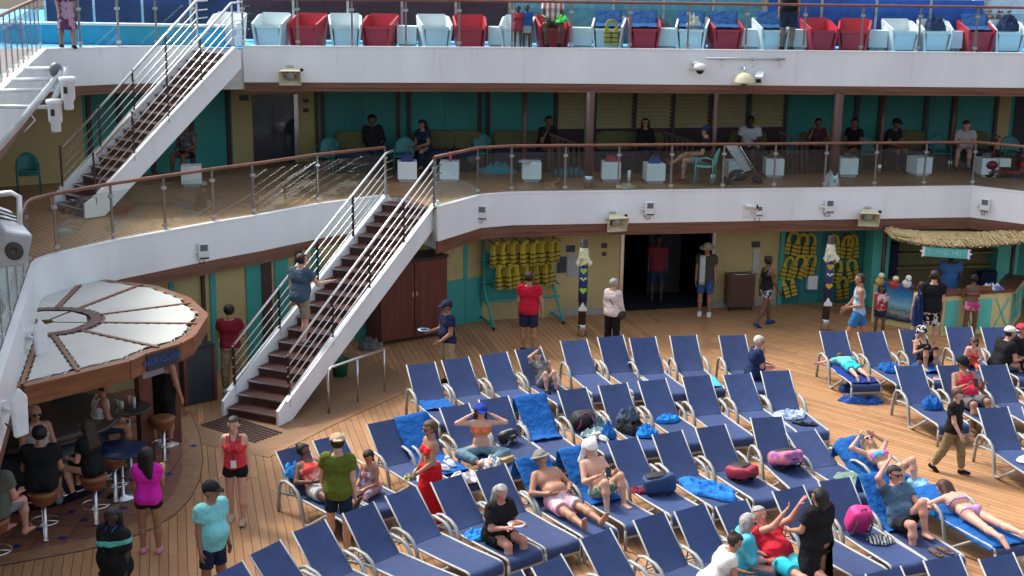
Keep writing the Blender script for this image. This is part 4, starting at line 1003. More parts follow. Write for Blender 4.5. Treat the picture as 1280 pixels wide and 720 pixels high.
# mural towel on the counter
w = Wall(cp[0], cp[1], 0); mm, N, L, B = nt('beach_print')
tc = N.new('ShaderNodeTexCoord'); sp = N.new('ShaderNodeSeparateXYZ'); L.new(tc.outputs['Object'], sp.inputs[0]); nn_ = N.new('ShaderNodeTexNoise'); nn_.inputs['Scale'].default_value = 7; L.new(tc.outputs['Object'], nn_.inputs['Vector'])
ad = N.new('ShaderNodeMath'); ad.operation = 'MULTIPLY_ADD'; ad.inputs[1].default_value = .25; L.new(nn_.outputs[0], ad.inputs[0]); L.new(sp.outputs[2], ad.inputs[2])
rp = N.new('ShaderNodeValToRGB'); e = rp.color_ramp.elements; e[0].position = .12; e[0].color = (.02, .05, .14, 1); e[1].position = .95; e[1].color = (.02, .10, .30, 1)
for ps, c in ((.22, (.06, .10, .14, 1)), (.3, (.35, .33, .26, 1)), (.36, (.08, .2, .25, 1)), (.5, (.25, .5, .6, 1)), (.7, (.04, .25, .5, 1))): x = e.new(ps); x.color = c
L.new(ad.outputs[0], rp.inputs[0]); L.new(rp.outputs[0], B.inputs['Base Color']); B.inputs['Roughness'].default_value = .85
mb = MB(); a, b = w.hit(1096, 375, .1)[0], w.hit(1140, 380, .1)[0]
mb.grid(lambda u, v: w.pt(a+(b-a)*u, .16+.88*v, .10+.015*math.sin(u*11)), 16, 10)
o = mb.build('printed_towel', mm); sm = o.modifiers.new('s', 'SOLIDIFY'); sm.thickness = .01; recenter(o); tag(o, 'printed beach scene towel hanging on the hut counter', 'towel')
# plush towel animals and goods on the counter
for x, y, c, l in ((1099, 349, (.5, .36, .12), 'yellow folded towel animal on the hut counter'), (1117, 353, (.45, .06, .05), 'red and white folded towel figure on the hut counter'), (1133, 352, (.7, .7, .66), 'white folded towel animal on the hut counter')):
    q = P(x, y+4, 1.0) if 0 else Vector((P(x, y+8, .99).x, P(x, y+8, .99).y, .99))
    t2 = thing('towel_animal', l, 'towel figure', q); m_ = cloth(c)
    mb = MB(); mb.ell((0, 0, .10), (.11, .09, .10)); mb.build('body', m_, t2, False); mb = MB(); mb.ell((.02, -.04, .24), (.07, .07, .07)); hd = mb.build('head', m_ if c[0] > .6 else cloth((.7, .62, .4)), t2, False)
    mb = MB(); mb.ell((.02, -.11, .22), (.03, .03, .025), 8, 6); mb.build('snout', m_, hd, False)
heap('towel_pile', 'pile of white and blue towels on the hut counter top', 'towels', Vector(((cp[2]*.24+cp[3]*.76).x, (cp[2]*.24+cp[3]*.76).y+.12, .992)), (.5, .3, .12), cloth((.6, .62, .68), 'camo', (.12, .16, .4), 9), seed=4)
q = P(1232, 366, .99); t2 = thing('wooden_tray', 'brown wooden tray standing on the hut counter', 'tray', (q.x, q.y+.15, .992), .3); mb = MB(); mb.box((0, 0, .06), (.42, .05, .1)); mb.build('board', bar_wood, t2, False); mb = MB(); mb.box((0, .05, .02), (.36, .1, .04)); mb.build('stand', bar_wood, t2, False)
# ------------------------------------------------------------------ round bar with lattice canopy
CB = 2.37
outer = [P(x, y, CB) for x, y in ((28, 487), (160, 455), (178, 446), (222, 433), (238, 424), (255, 398), (232, 377), (190, 362), (120, 354))]
hub = P(55, 408, CB); back = [Vector((hub.x-1.9, hub.y+1.8, CB)), Vector((hub.x-2.6, hub.y-.4, CB)), Vector((hub.x-1.9, hub.y-2.1, CB))]
ring = outer+back
t = thing('bar_canopy', 'octagonal bar canopy of white laced canvas on an orange brown frame', 'canopy', (hub.x, hub.y, 0))
n = len(ring)
for i in range(n):
    a, b = ring[i], ring[(i+1) % n]; mb = MB(); mb.bar((a.x, a.y, CB-.10), (b.x, b.y, CB-.10), .09, .27); mb.build('frame_beam', bar_wood, t)
    mb = MB(); mb.bar((a.x, a.y, CB+.05), (b.x, b.y, CB+.05), .16, .03); mb.build('frame_cap', bar_wood, t)
beams = [P(x, y, CB) for x, y in ((28, 487), (98, 470), (198, 440), (246, 410), (238, 384), (178, 360), (105, 356))]
canvas = mat('white_canvas', (.52, .52, .48), .8, var=.05, vs=2, bump=.15, bs=5); lace_m = mat('canopy_shadow_brown', (.06, .035, .03), .6)
for q in beams+back:
    d = (q-hub); mb = MB(); s = hub+d.normalized()*.78; mb.bar((s.x, s.y, CB+.055), (q.x, q.y, CB+.055), .055, .06); mb.build('radial_beam', lace_m if 0 else bar_wood, t)
mb = MB(); k = 20
cir = [hub+Vector((math.cos(2*math.pi*i/k), math.sin(2*math.pi*i/k), 0))*.80 for i in range(k)]
for i in range(k): mb.bar((cir[i].x, cir[i].y, CB+.06), (cir[(i+1) % k].x, cir[(i+1) % k].y, CB+.06), .16, .05)
mb.build('hub_ring', mat('hub_red_brown', (.09, .03, .025), .4), t)
def ray_to_ring(dirv):
    best = None
    for i in range(n):
        a, b = V2(ring[i]), V2(ring[(i+1) % n]); e = b-a; o = V2(hub)
        den = dirv.x*e.y-dirv.y*e.x
        if abs(den) < 1e-9: continue
        w_ = a-o; tt = (w_.x*e.y-w_.y*e.x)/den; u = (w_.x*dirv.y-w_.y*dirv.x)/den
        if tt > 0 and -1e-6 <= u <= 1+1e-6 and (best is None or tt < best): best = tt
    return best
angs = sorted(math.atan2(q.y-hub.y, q.x-hub.x) for q in beams+back)
for i in range(len(angs)):
    a0, a1 = angs[i], angs[(i+1) % len(angs)]
    if a1 < a0: a1 += 2*math.pi
    da = a1-a0
    if da < .05: continue
    # scalloped outline laced to the frame
    pts = []
    NA, NR = max(6, int(da*16)), 16
    mid_ = (a0+a1)/2
    r_of = lambda a: ray_to_ring(Vector((math.cos(a), math.sin(a))))
    mg = .05
    o_ = []
    for k in range(NR+1):
        f = k/NR; rr = .93+(r_of(a0)-.17-.93)*f; sc = .022*(k % 2); o_.append((a0+(mg+sc)/rr, rr))
    for k in range(1, NA):
        a = a0+da*k/NA; o_.append((a, r_of(a)-.11-.035*(k % 2)))
    for k in range(NR, -1, -1):
        f = k/NR; rr = .93+(r_of(a1)-.17-.93)*f; sc = .022*(k % 2); o_.append((a1-(mg+sc)/rr, rr))
    for k in range(NA-1, 0, -1):
        a = a0+da*k/NA; o_.append((a, .93+.025*(k % 2)))
    bot = [Vector((hub.x+math.cos(a)*r_, hub.y+math.sin(a)*r_, CB+.07)) for a, r_ in o_]
    mb = MB(); mb.plate(bot, .008); mb.build('canvas_panel', canvas, t)
    mb = MB()
    for k in range(0, len(bot), 2):
        a, r_ = o_[k]; c = bot[k]; nx_ = bot[(k+1) % len(bot)]; e = (nx_-bot[k-1]); pn = Vector((e.y, -e.x, 0)); pn.normalize(); mb.tube([c, c+pn*.07, nx_], .006, 4)
    mb.build('lacing', white_plastic, t, kind='stuff')
for k in range(5):
    a0, a1 = 2*math.pi*k/5, 2*math.pi*(k+1)/5; mb = MB(); mb.plate([hub+Vector((math.cos(a0+(a1-a0)*f)*r_, math.sin(a0+(a1-a0)*f)*r_, .07)) for f, r_ in ((.04, .68), (.25, .65), (.5, .68), (.75, .65), (.96, .68), (.85, .16), (.15, .16))], .008); mb.build('canvas_panel', canvas, t)
# canopy posts
for x, y, w_ in ((216, 552, .24), (184, 575, .22), (-30, 640, .2)):
    q = P(x, y); mb = MB(); mb.box((q.x, q.y, (CB-.24)/2+.01), (w_, w_, CB-.26), Matrix.Rotation(R(35), 3, 'Z')); mb.build('post', mat('bar_post_wood', (.13, .045, .03), .4, var=.2, vs=2, aniso=(4, 4, .6)), t)
# lettering on the canopy edge
a, b = outer[2].lerp(outer[3], .04)+Vector((0, 0, -.06)), outer[2].lerp(outer[3], .94)+Vector((0, 0, -.06)); d = (b-a).normalized(); nn_ = Vector((d.y, -d.x, 0))
Mx = Matrix((d, Vector((0, 0, 1)), d.cross(Vector((0, 0, 1))))).transposed().to_4x4()
c = (a+b)/2+nn_*.075; Mx.translation = c-Vector(t.location)
mb = MB(); mb.bar(a+nn_*.06-Vector((0, 0, .04)), b+nn_*.06-Vector((0, 0, .04)), .02, .26); mb.build('sign_board', mat('bar_sign_navy', (.02, .025, .05), .5), t)
text('lettering', 'BLUE IGUANA', .118, mat('bar_letter_blue', (.02, .10, .30), .4), t, Matrix.Translation((0, 0, -.04)) @ Mx)
q = P(191, 462, CB-.42); mb = MB(); mb.box((q.x, q.y, q.z), (.42, .03, .2), Matrix.Rotation(math.atan2(d.y, d.x), 3, 'Z')); mb.build('hanging_plaque', mat('grey_plaque', (.24, .25, .29), .5), t)
for s in (-1, 1): mb = MB(); mb.tube([q+d*(.17*s)+Vector((0, 0, .09)), q+d*(.17*s)+Vector((0, 0, .35))], .006, 5); mb.build('plaque_chain', steel, t)
# round bar counter
t = thing('bar_counter', 'dark round bar counter with steel foot rail under the canopy', 'bar', (hub.x-.3, hub.y-.6, .012))
mb = MB(); mb.lathe([(1.35, 0), (1.35, 1.02)], 24, (0, 0, 0)); mb.build('counter_front', mat('bar_front_navy', (.015, .02, .04), .5), t, False)
mb = MB(); mb.lathe([(1.3, 1.02), (1.6, 1.02), (1.62, 1.05), (1.6, 1.08), (1.3, 1.08)], 24, (0, 0, 0)); mb.build('counter_top', mat('bar_top_dark', (.05, .035, .03), .25), t, False)
mb = MB(); mb.tube([(math.cos(a)*1.5, math.sin(a)*1.5, .2) for a in [i*math.pi/12 for i in range(24)]], .02, 6, closed=True); mb.build('foot_rail', steel, t, False)
# stools
def stool(lab, x, y, h=.74):
    q = P(x, y); t = thing('bar_stool', lab, 'bar stool', (q.x, q.y, .013), group='bar stools')
    mb = MB(); mb.lathe([(.02, 0), (.045, .005), (.04, .03), (.032, .05), (.032, h-.15)], 12); mb.build('column', steel, t, False)
    mb = MB(); mb.lathe([(.13, h-.16), (.16, h-.12), (.195, h-.02), (.205, h), (.20, h+.03), (.16, h+.045)], 18); mb.build('seat', bar_wood, t, False)
    mb = MB(); mb.tube([(.2*math.cos(a), .2*math.sin(a), .32) for a in [i*math.pi/8 for i in range(16)]], .012, 6, closed=True)
    for k in range(2): mb.tube([(.2*math.cos(k*math.pi/2), .2*math.sin(k*math.pi/2), .32), (-.2*math.cos(k*math.pi/2), -.2*math.sin(k*math.pi/2), .32)], .008, 5)
    mb.build('foot_ring', steel, t, False); return Vector((q.x, q.y, .013+h+.045))
SS = {}
SS['a'] = stool('bar stool under the man in the black shirt', 58, 678)
SS['b'] = stool('bar stool under the seated woman with bare legs', 121, 657)
SS['c'] = stool('empty orange brown bar stool nearest the girl in pink', 145, 629)
SS['d'] = stool('bar stool under the man in the grey green shirt', -2, 716)
SS['e'] = stool('bar stool beside the canopy post and the man in the black tank top', 206, 578)
def hightable(lab, x, y, m_, r_=.38, z=1.06):
    q = P(x, y); t = thing('high_table', lab, 'table', (q.x, q.y, .013))
    mb = MB(); mb.lathe([(.22, 0), (.22, .02), (.04, .04), (.04, z-.03)], 16); mb.build('pedestal', steel, t, False)
    mb = MB(); mb.lathe([(r_-.02, z-.03), (r_, z-.015), (r_, z), (r_-.01, z+.008)], 24); mb.build('table_top', m_, t, False); return Vector((q.x, q.y, .013+z+.008))
tt1 = hightable('dark round high table with drinks beside the canopy posts', 163, 588, mat('dark_table', (.03, .025, .025), .3))
tt2 = hightable('navy round table with steel legs inside the bar', 153, 622, mat('navy_table', (.012, .03, .09), .3), .42, .78)
def cup(lab, loc, m_, h=.13, r_=.035, name='plastic_cup'):
    mb = MB(); mb.lathe([(r_*.75, 0), (r_, h), (r_*.92, h), (r_*.6, h*.7)], 12); o = mb.build(name, m_); o.location = loc; return tag(o, lab, 'cup')
gm_ = mat('cup_clear', (.45, .46, .46), .2, var=.2)
cup('clear plastic cup on the dark high table', tt1+Vector((-.05, -.1, 0)), gm_); cup('pink drink cup with straw on the dark high table', tt1+Vector((.0, .12, 0)), mat('pink_drink', (.5, .2, .18), .3), .16); cup('tall clear glass on the dark high table', tt1+Vector((.13, -.04, 0)), gm_, .18)
cup('amber drink on the dark high table', tt1+Vector((-.16, .02, 0)), mat('amber_drink', (.35, .25, .14), .3), .12)
q = P(247, 428, 1.4); mb = MB(); mb.box((0, 0, .14), (.22, .14, .28)); mb.box((0, -.02, .30), (.16, .1, .05)); o = mb.build('lime_bin', mat('lime_plastic', (.35, .75, .05), .5))
qq = P(244, 500); t = thing('service_stand', 'dark brown service stand at the edge of the bar', 'stand', (qq.x, qq.y, .011), R(40))
mb = MB(); mb.bx((-.28, -.25, 0), (.28, .25, 1.06)); mb.build('carcass', mat('stand_dark', (.03, .035, .045), .4), t, False); mb = MB(); mb.bx((-.31, -.28, 1.06), (.31, .28, 1.10)); mb.build('top', black, t, False)
for s in (-1, 1): mb = MB(); mb.bx((s*.30-.03, -.27, 0), (s*.30+.03, -.21, 1.055)); mb.build('corner_post', MATS['bar_post_wood'], t, False)
o.location = (qq.x+.05, qq.y-.05, 1.111+.0); tag(o, 'lime green plastic caddy on the service stand by the canopy', 'caddy')
mb = MB(); mb.box((0, 0, .06), (.2, .16, .12)); mb.box((0, 0, .13), (.12, .1, .04)); o = mb.build('napkin_box', white_plastic); o.location = (qq.x-.12, qq.y-.16, 1.102); tag(o, 'white napkin box on the service stand', 'box')

# ------------------------------------------------------------------ wall-mounted gear on the deck edges
def onedge(pts, x, y, out=.05):
    """point on the outer face of a fascia polyline under a pixel"""
    best = None
    q = offs(pts, out)
    for i in range(len(q)-1):
        w = Wall(q[i], q[i+1], 0)
        try: u, z = w.hit(x, y)
        except ZeroDivisionError: continue
        if -.05 <= u <= w.L+.05 and (best is None or 1): best = (w.pt(u, z), w.ang, w.n)
    return best
def horn(pts, x, y, lab, turn=0.):
    p, ang, nn_ = onedge(pts, x, y); t = thing('horn_speaker', lab, 'loudspeaker', p, ang+turn)
    mb = MB(); vs = []
    for yy, hw_, hh_ in ((-.02, .08, .07), (-.12, .12, .10), (-.30, .20, .155)):
        vs += [(-hw_, yy, -hh_), (hw_, yy, -hh_), (hw_, yy, hh_*.9), (-hw_, yy, hh_*.9)]
    mb.add(vs, [(k*4+j, k*4+(j+1) % 4, k*4+4+(j+1) % 4, k*4+4+j) for k in range(2) for j in range(4)]+[(0, 3, 2, 1)]); o = mb.build('horn', cream_plastic, t, False)
    s = o.modifiers.new('s', 'SOLIDIFY'); s.thickness = .014
    mb = MB(); mb.ell((0, -.20, 0), (.09, .05, .09), 12, 6); mb.build('driver_cone', mat('grey_cone', (.35, .35, .33), .5), t, False)
    mb = MB(); mb.box((0, -.10, .0), (.34, .04, .05)); mb.box((0, 0.0, .02), (.12, .03, .16)); mb.build('bracket', steel, t, False)
    mb = MB(); mb.ell((.21, -.14, .08), (.035, .03, .035), 8, 6); mb.build('clamp_knob', black, t, False)
    t.rotation_euler = (R(22), 0, ang+turn); t.scale = (1.2, 1.2, 1.2)
horn(uR, 363, 88, 'cream horn speaker on the top deck edge near the upper staircase')
horn(mR, 765, 270, 'cream horn speaker on the middle deck edge above the doorway', R(12))
horn(mR, 1084, 264, 'cream horn speaker on the middle deck edge above the teal alcove', R(-14))
def wbox(pts, x, y, lab, turn=0., sz=1.):
    p, ang, nn_ = onedge(pts, x, y); t = thing('access_point', lab, 'wireless box', p, ang+turn)
    mb = MB(); mb.box((0, -.09*sz, .0), (.22*sz, .08*sz, .32*sz)); o = mb.build('housing', white_plastic, t, False); b_ = o.modifiers.new('b', 'BEVEL'); b_.width = .02; b_.segments = 2
    mb = MB(); mb.box((.0, -.134*sz, .075*sz), (.14*sz, .008, .12*sz)); mb.build('label_plate', mat('grey_label', (.13, .14, .15), .5), t, False)
    mb = MB(); mb.box((0, -.134*sz, -.125*sz), (.18*sz, .008, .025*sz)); mb.build('slot', black, t, False)
    mb = MB(); mb.tube([(-.17*sz, .0, -.02), (-.17*sz, -.07, -.02), (-.02, -.08, -.02)], .02, 6); mb.box((-.17*sz, -.012, -.02), (.1, .025, .12)); mb.build('bracket', white_plastic, t, False)
    mb = MB(); mb.tube([(.0, -.09, -.15), (.01, -.10, -.22), (-.06, -.06, -.24), (-.1, -.0, -.16)], .008, 5); mb.build('cable', black, t, False)
wbox(mL, 253, 313, 'white wireless box on the left curving deck edge', R(-25)); wbox(mR, 603, 265, 'white wireless box beside the head of the lower staircase', R(-30)); wbox(mR, 811, 260, 'white wireless box on the deck edge above the doorway'); wbox(mR, 1035, 257, 'white wireless box above the orange heart column'); wbox(mR, 1233, 256, 'white wireless box at the angled right corner of the middle deck edge')
wbox(mR, 948, 263, 'small white wireless box beside the bullet camera above the ochre wall', 0, .75)
p, ang, _n = onedge(mR, 933, 262); t = thing('bullet_camera', 'white bullet camera with dark lens on the middle deck edge', 'camera', p, ang)
mb = MB(); mb.box((0, -.02, -.02), (.16, .04, .28)); mb.build('back_plate', white_plastic, t, False); mb = MB(); mb.tube([(.0, -.04, .08), (.0, -.10, .09)], .02, 6); mb.tube([(-.06, -.10, .10), (.18, -.13, .09)], .045, 10); mb.build('body', white_plastic, t, False); mb = MB(); mb.tube([(.18, -.13, .09), (.22, -.135, .088)], .047, 10); mb.build('lens', black, t, False)
# dome camera, lamp, box camera and pipe on the top deck edge
p, ang, _n = onedge(uR, 868, 84); t = thing('dome_camera', 'white dome camera hanging from the top deck edge', 'camera', p, ang)
mb = MB(); mb.box((-.06, -.02, .06), (.14, .05, .2)); mb.tube([(-.06, -.05, .10), (.06, -.22, .10)], .04, 8); mb.build('bracket', white_plastic, t, False); mb = MB(); mb.lathe([(.05, .06), (.14, .02), (.145, -.06), (.12, -.09)], 18, (.08, -.26, .05)); mb.build('housing', white_plastic, t, False); mb = MB(); mb.ell((.08, -.26, -.05), (.09, .09, .085), 14, 8); mb.build('dome', black, t, False)
p, ang, _n = onedge(uR, 928, 84); t = thing('pipe_bracket', 'thin steel pipe along the top deck edge above the cream dome lamp', 'pipe', p, ang)
mb = MB(); mb.tube([(-.85, -.06, .2), (.95, -.06, .2)], .022, 8); mb.build('pipe', steel, t, False)
for xx in (-.5, .2, .8): mb = MB(); mb.box((xx, -.03, .2), (.05, .07, .07)); mb.tube([(xx+.02, -.06, .18), (xx+.05, -.07, .05), (xx+.0, -.05, .0)], .008, 5); mb.build('clip', steel, t, False)
p, ang, _n = onedge(uR, 927, 98); t = thing('dome_lamp', 'cream half-dome lamp hanging from the top deck edge', 'lamp', p, ang)
mb = MB(); mb.lathe([(.03, .16), (.12, .13), (.20, .06), (.245, -.05), (.25, -.07), (.22, -.07)], 22, (0, -.28, .0)); mb.build('shade', cream_plastic, t, False); mb = MB(); mb.tube([(0, 0, .25), (0, -.28, .25), (0, -.28, .15)], .022, 8); mb.build('arm', steel, t, False); mb = MB(); mb.lathe([(.05, -.05), (.07, -.10), (.05, -.13)], 12, (0, -.28, 0)); mb.build('sensor', mat('sensor_brown', (.12, .09, .08), .4), t, False)
p, ang, _n = onedge(uR, 951, 95); t = thing('box_camera', 'white box camera beside the cream dome lamp', 'camera', p, ang-R(20))
mb = MB(); mb.box((0, -.22, -.02), (.17, .34, .19), Matrix.Rotation(R(18), 3, 'X')); o = mb.build('housing', white_plastic, t, False); mb = MB(); mb.box((0, -.395, -.075), (.11, .01, .09), Matrix.Rotation(R(18), 3, 'X')); mb.build('lens_window', black, t, False); mb = MB(); mb.tube([(0, 0, .1), (0, -.15, .08)], .025, 8); mb.build('arm', steel, t, False)
# panel antennas on the left deck edge
for x, y, l in ((46, 417, 'white panel antenna on the left deck edge beside the canvas canopy'), (16, 506, 'lower white panel antenna on the left deck edge')):
    p, ang, _n = onedge(mL, x-14, y+4); t = thing('panel_antenna', l, 'antenna', p, ang)
    mb = MB(); mb.plate([(0, -.40, -.26), (.0, -.36, -.30), (.0, -.30, -.30), (.0, -.30, .30), (.0, -.33, .33), (.0, -.38, .24)] if 0 else [(-.10, -.32, -.30), (.10, -.32, -.30), (.12, -.32, .18), (.0, -.32, .32), (-.12, -.32, .18)], .07); o = mb.build('radome', white_plastic, t, False); b_ = o.modifiers.new('b', 'BEVEL'); b_.width = .02
    mb = MB(); mb.tube([(0, 0, .0), (0, -.30, .0)], .03, 8); mb.box((0, -.02, 0), (.14, .04, .18)); mb.build('arm', white_plastic, t, False); mb = MB(); mb.tube([(.02, -.28, -.2), (.05, -.2, -.34), (.02, -.02, -.2)], .012, 6); mb.build('cable', black, t, False)
    t.rotation_euler = (0, 0, R(60))
# flood-light gantry and loudspeaker in front of the left balcony
gy = 19.0
t = thing('light_gantry', 'white pipe gantry carrying two lantern lights in front of the left balcony', 'gantry', PY(20, 215, gy))
pw = mat('pipe_white', (.62, .63, .63), .35, .3)
G = lambda x, y, dy=0.: PY(x, y, gy+dy)
mast = G(-14, 330); mb = MB(); mb.tube([(mast.x, mast.y, Z2-.2), G(-6, 190), G(28, 150), G(78, 88)], .05, 8); mb.build('mast', pw, t)
mb = MB(); mb.tube([G(62, 136), G(84, 86)], .04, 8); mb.build('arm', pw, t)
for x0, y0, x1, y1 in ((-20, 133, 66, 134), (-20, 114, 74, 112), (15, 100, 74, 99), (30, 86, 86, 86)): mb = MB(); mb.tube([G(x0, y0, .1), G(x1, y1)], .03, 8); mb.build('cross_pipe', pw, t)
mb = MB(); mb.ell(G(70, 88), (.10, .06, .11), 8, 6); mb.build('junction_clamp', mat('dark_steel', (.15, .15, .15), .4, .7), t)
for x, y in ((68, 128), (84, 100)):
    q = G(x, y, -.1); mb = MB(); mb.lathe([(.07, .10), (.12, .09), (.12, .04), (.10, .02), (.10, -.20), (.07, -.24), (.07, -.34), (.05, -.36)], 10, q-Vector((0, 0, .05))); la = mb.build('lantern', white_plastic, t); mb = MB(); mb.box(q+Vector((0, -.10, -.13)), (.05, .02, .09)); mb.build('lantern_window', black, t).parent = la
mb = MB(); mb.tube([G(30, 165), G(44, 150), G(36, 140), G(26, 150)], .012, 5); mb.build('cable', pw, t)
sp_ = PY(10, 335, 15.5)
t = thing('loudspeaker', 'large grey loudspeaker cabinet on a bracket at the left balcony', 'loudspeaker', sp_)
S = lambda x, y, dy=0.: PY(x, y, 15.5+dy)
fr = [S(-8, 338), S(32, 330), S(41, 296), S(-2, 288)] if 0 else [S(-12, 338), S(34, 332), S(42, 294), S(8, 290)]
bk = [S(-40, 320, .5), S(12, 300, .5), S(14, 262, .5), S(-20, 250, .5)]
grey = mat('speaker_grey', (.46, .48, .50), .5)
mb = MB(); mb.add(fr+bk, [(0, 1, 2, 3), (7, 6, 5, 4), (0, 4, 5, 1), (1, 5, 6, 2), (2, 6, 7, 3), (3, 7, 4, 0)]); o = mb.build('cabinet', grey, t); b_ = o.modifiers.new('b', 'BEVEL'); b_.width = .03; b_.segments = 2
cc = (fr[0]+fr[1]+fr[2]+fr[3])/4; fn_ = (fr[1]-fr[0]).cross(fr[3]-fr[0]).normalized()
if fn_.y > 0: fn_ = -fn_
MQ = fn_.to_track_quat('Z', 'Y').to_matrix()
mb = MB(); mb.lathe([(.02, .0), (.10, .012), (.11, .004)], 20, cc+fn_*.006, MQ); mb.build('driver', mat('speaker_cone', (.07, .06, .06), .6), t)
tp = [fr[3].lerp(bk[3], .5), fr[2].lerp(bk[2], .5)]
for k in range(5):
    f = .12+.16*k; mb = MB(); mb.bar(fr[3].lerp(bk[3], f)+Vector((.02, 0, .012)), fr[2].lerp(bk[2], f)+Vector((-.02, 0, .012)), .025, .012); mb.build('vent_slot', black, t) if k > 1 else None
mb = MB(); mb.tube([S(-30, 246, .3), S(14, 241, .3), S(24, 246, .3), S(25, 285, .2)], .035, 6); mb.build('bracket', pw, t)
# slatted side screen on the balcony corner
a, b = S(-30, 400, 4), S(34, 335, 6)
t = thing('slat_screen', 'screen of white vertical slats below the loudspeaker on the left balcony', 'screen', (P(20, 420, Z2).x-.6, P(20, 420, Z2).y, Z2))
q0_, q1_ = Vector((mL[0][0]-.35, mL[0][1]+2, Z2)), Vector((mL[2][0]-.35, mL[2][1], Z2))
for k in range(22):
    p = q0_.lerp(q1_, k/21); mb = MB(); mb.bar(p+Vector((0, 0, .03)), p+Vector((0, 0, .75)), .03, .05, up=(1, 0, 0)); mb.build('slat', white_plastic, t)
# ------------------------------------------------------------------ people: one continuous body mesh from a distance field
def nv(v): v = np.array(v, float); return v/np.linalg.norm(v)
def nets(D, org, h):
    s = D < 0; c = np.zeros(tuple(x-1 for x in D.shape), np.int8); nx, ny, nzz = c.shape
    for i in (0, 1):
        for j in (0, 1):
            for k in (0, 1): c += s[i:i+nx, j:j+ny, k:k+nzz]
    I = np.argwhere((c > 0) & (c < 8))
    if len(I) == 0: return None
    acc = np.zeros((len(I), 3)); cnt = np.zeros(len(I))
    cor = [(i, j, k) for i in (0, 1) for j in (0, 1) for k in (0, 1)]
    val = {q: D[I[:, 0]+q[0], I[:, 1]+q[1], I[:, 2]+q[2]] for q in cor}
    for q in cor:
        for ax in range(3):
            if q[ax]: continue
            q2 = list(q); q2[ax] = 1; q2 = tuple(q2); a, b = val[q], val[q2]; m_ = (a < 0) != (b < 0)
            t = np.where(m_, a/np.where(m_, a-b, 1), 0); p = np.zeros((len(I), 3))+np.array(q); p[:, ax] += t
            acc += p*m_[:, None]; cnt += m_
    V = (I+acc/cnt[:, None])*h+org
    idx = -np.ones(c.shape, int); idx[I[:, 0], I[:, 1], I[:, 2]] = np.arange(len(I)); F = []
    for ax in range(3):
        sl0 = [slice(1, -1)]*3; sl1 = [slice(1, -1)]*3; sl0[ax] = slice(0, -1); sl1[ax] = slice(1, None)
        a, b = s[tuple(sl0)], s[tuple(sl1)]; E_ = np.argwhere(a != b)
        if len(E_) == 0: continue
        fl = a[E_[:, 0], E_[:, 1], E_[:, 2]]; E_ = E_+1; E_[:, ax] -= 1
        o1, o2 = [(1, 2), (2, 0), (0, 1)][ax]; q = []
        for da, db in ((-1, -1), (0, -1), (0, 0), (-1, 0)):
            e = E_.copy(); e[:, o1] += da; e[:, o2] += db; q.append(idx[e[:, 0], e[:, 1], e[:, 2]])
        q = np.stack(q, 1); q[~fl] = q[~fl][:, ::-1]; F.append(q)
    return V, np.concatenate(F)
def tomesh(name, VF, extra=None):
    V, F = VF; n = len(V)
    me = bpy.data.meshes.new(name); vs = V.tolist(); fs = F.tolist()
    if extra is not None:
        fs += [[i+n for i in f] for f in extra.f]; vs += [list(v) for v in extra.v]
    me.from_pydata(vs, [], fs); me.polygons.foreach_set('use_smooth', [True]*len(me.polygons)); me.update(); return me
SK = {'fair': (.56, .31, .22), 'pink': (.52, .25, .18), 'tan': (.38, .19, .115), 'olive': (.30, .145, .085), 'brown': (.14, .065, .04), 'dark': (.055, .028, .02)}
def skin_m(k): return mat('skin_'+k, SK[k], .5, var=.1, vs=9, spec=.35)
HR = {'black': (.008, .007, .007), 'dark': (.025, .015, .01), 'brown': (.07, .035, .018), 'grey': (.30, .29, .27), 'blond': (.35, .24, .11), 'white': (.5, .49, .46), 'auburn': (.06, .02, .012)}
def hair_m(k): return mat('hair_'+k, HR[k], .6, var=.35, vs=22, bump=.6, bs=70)
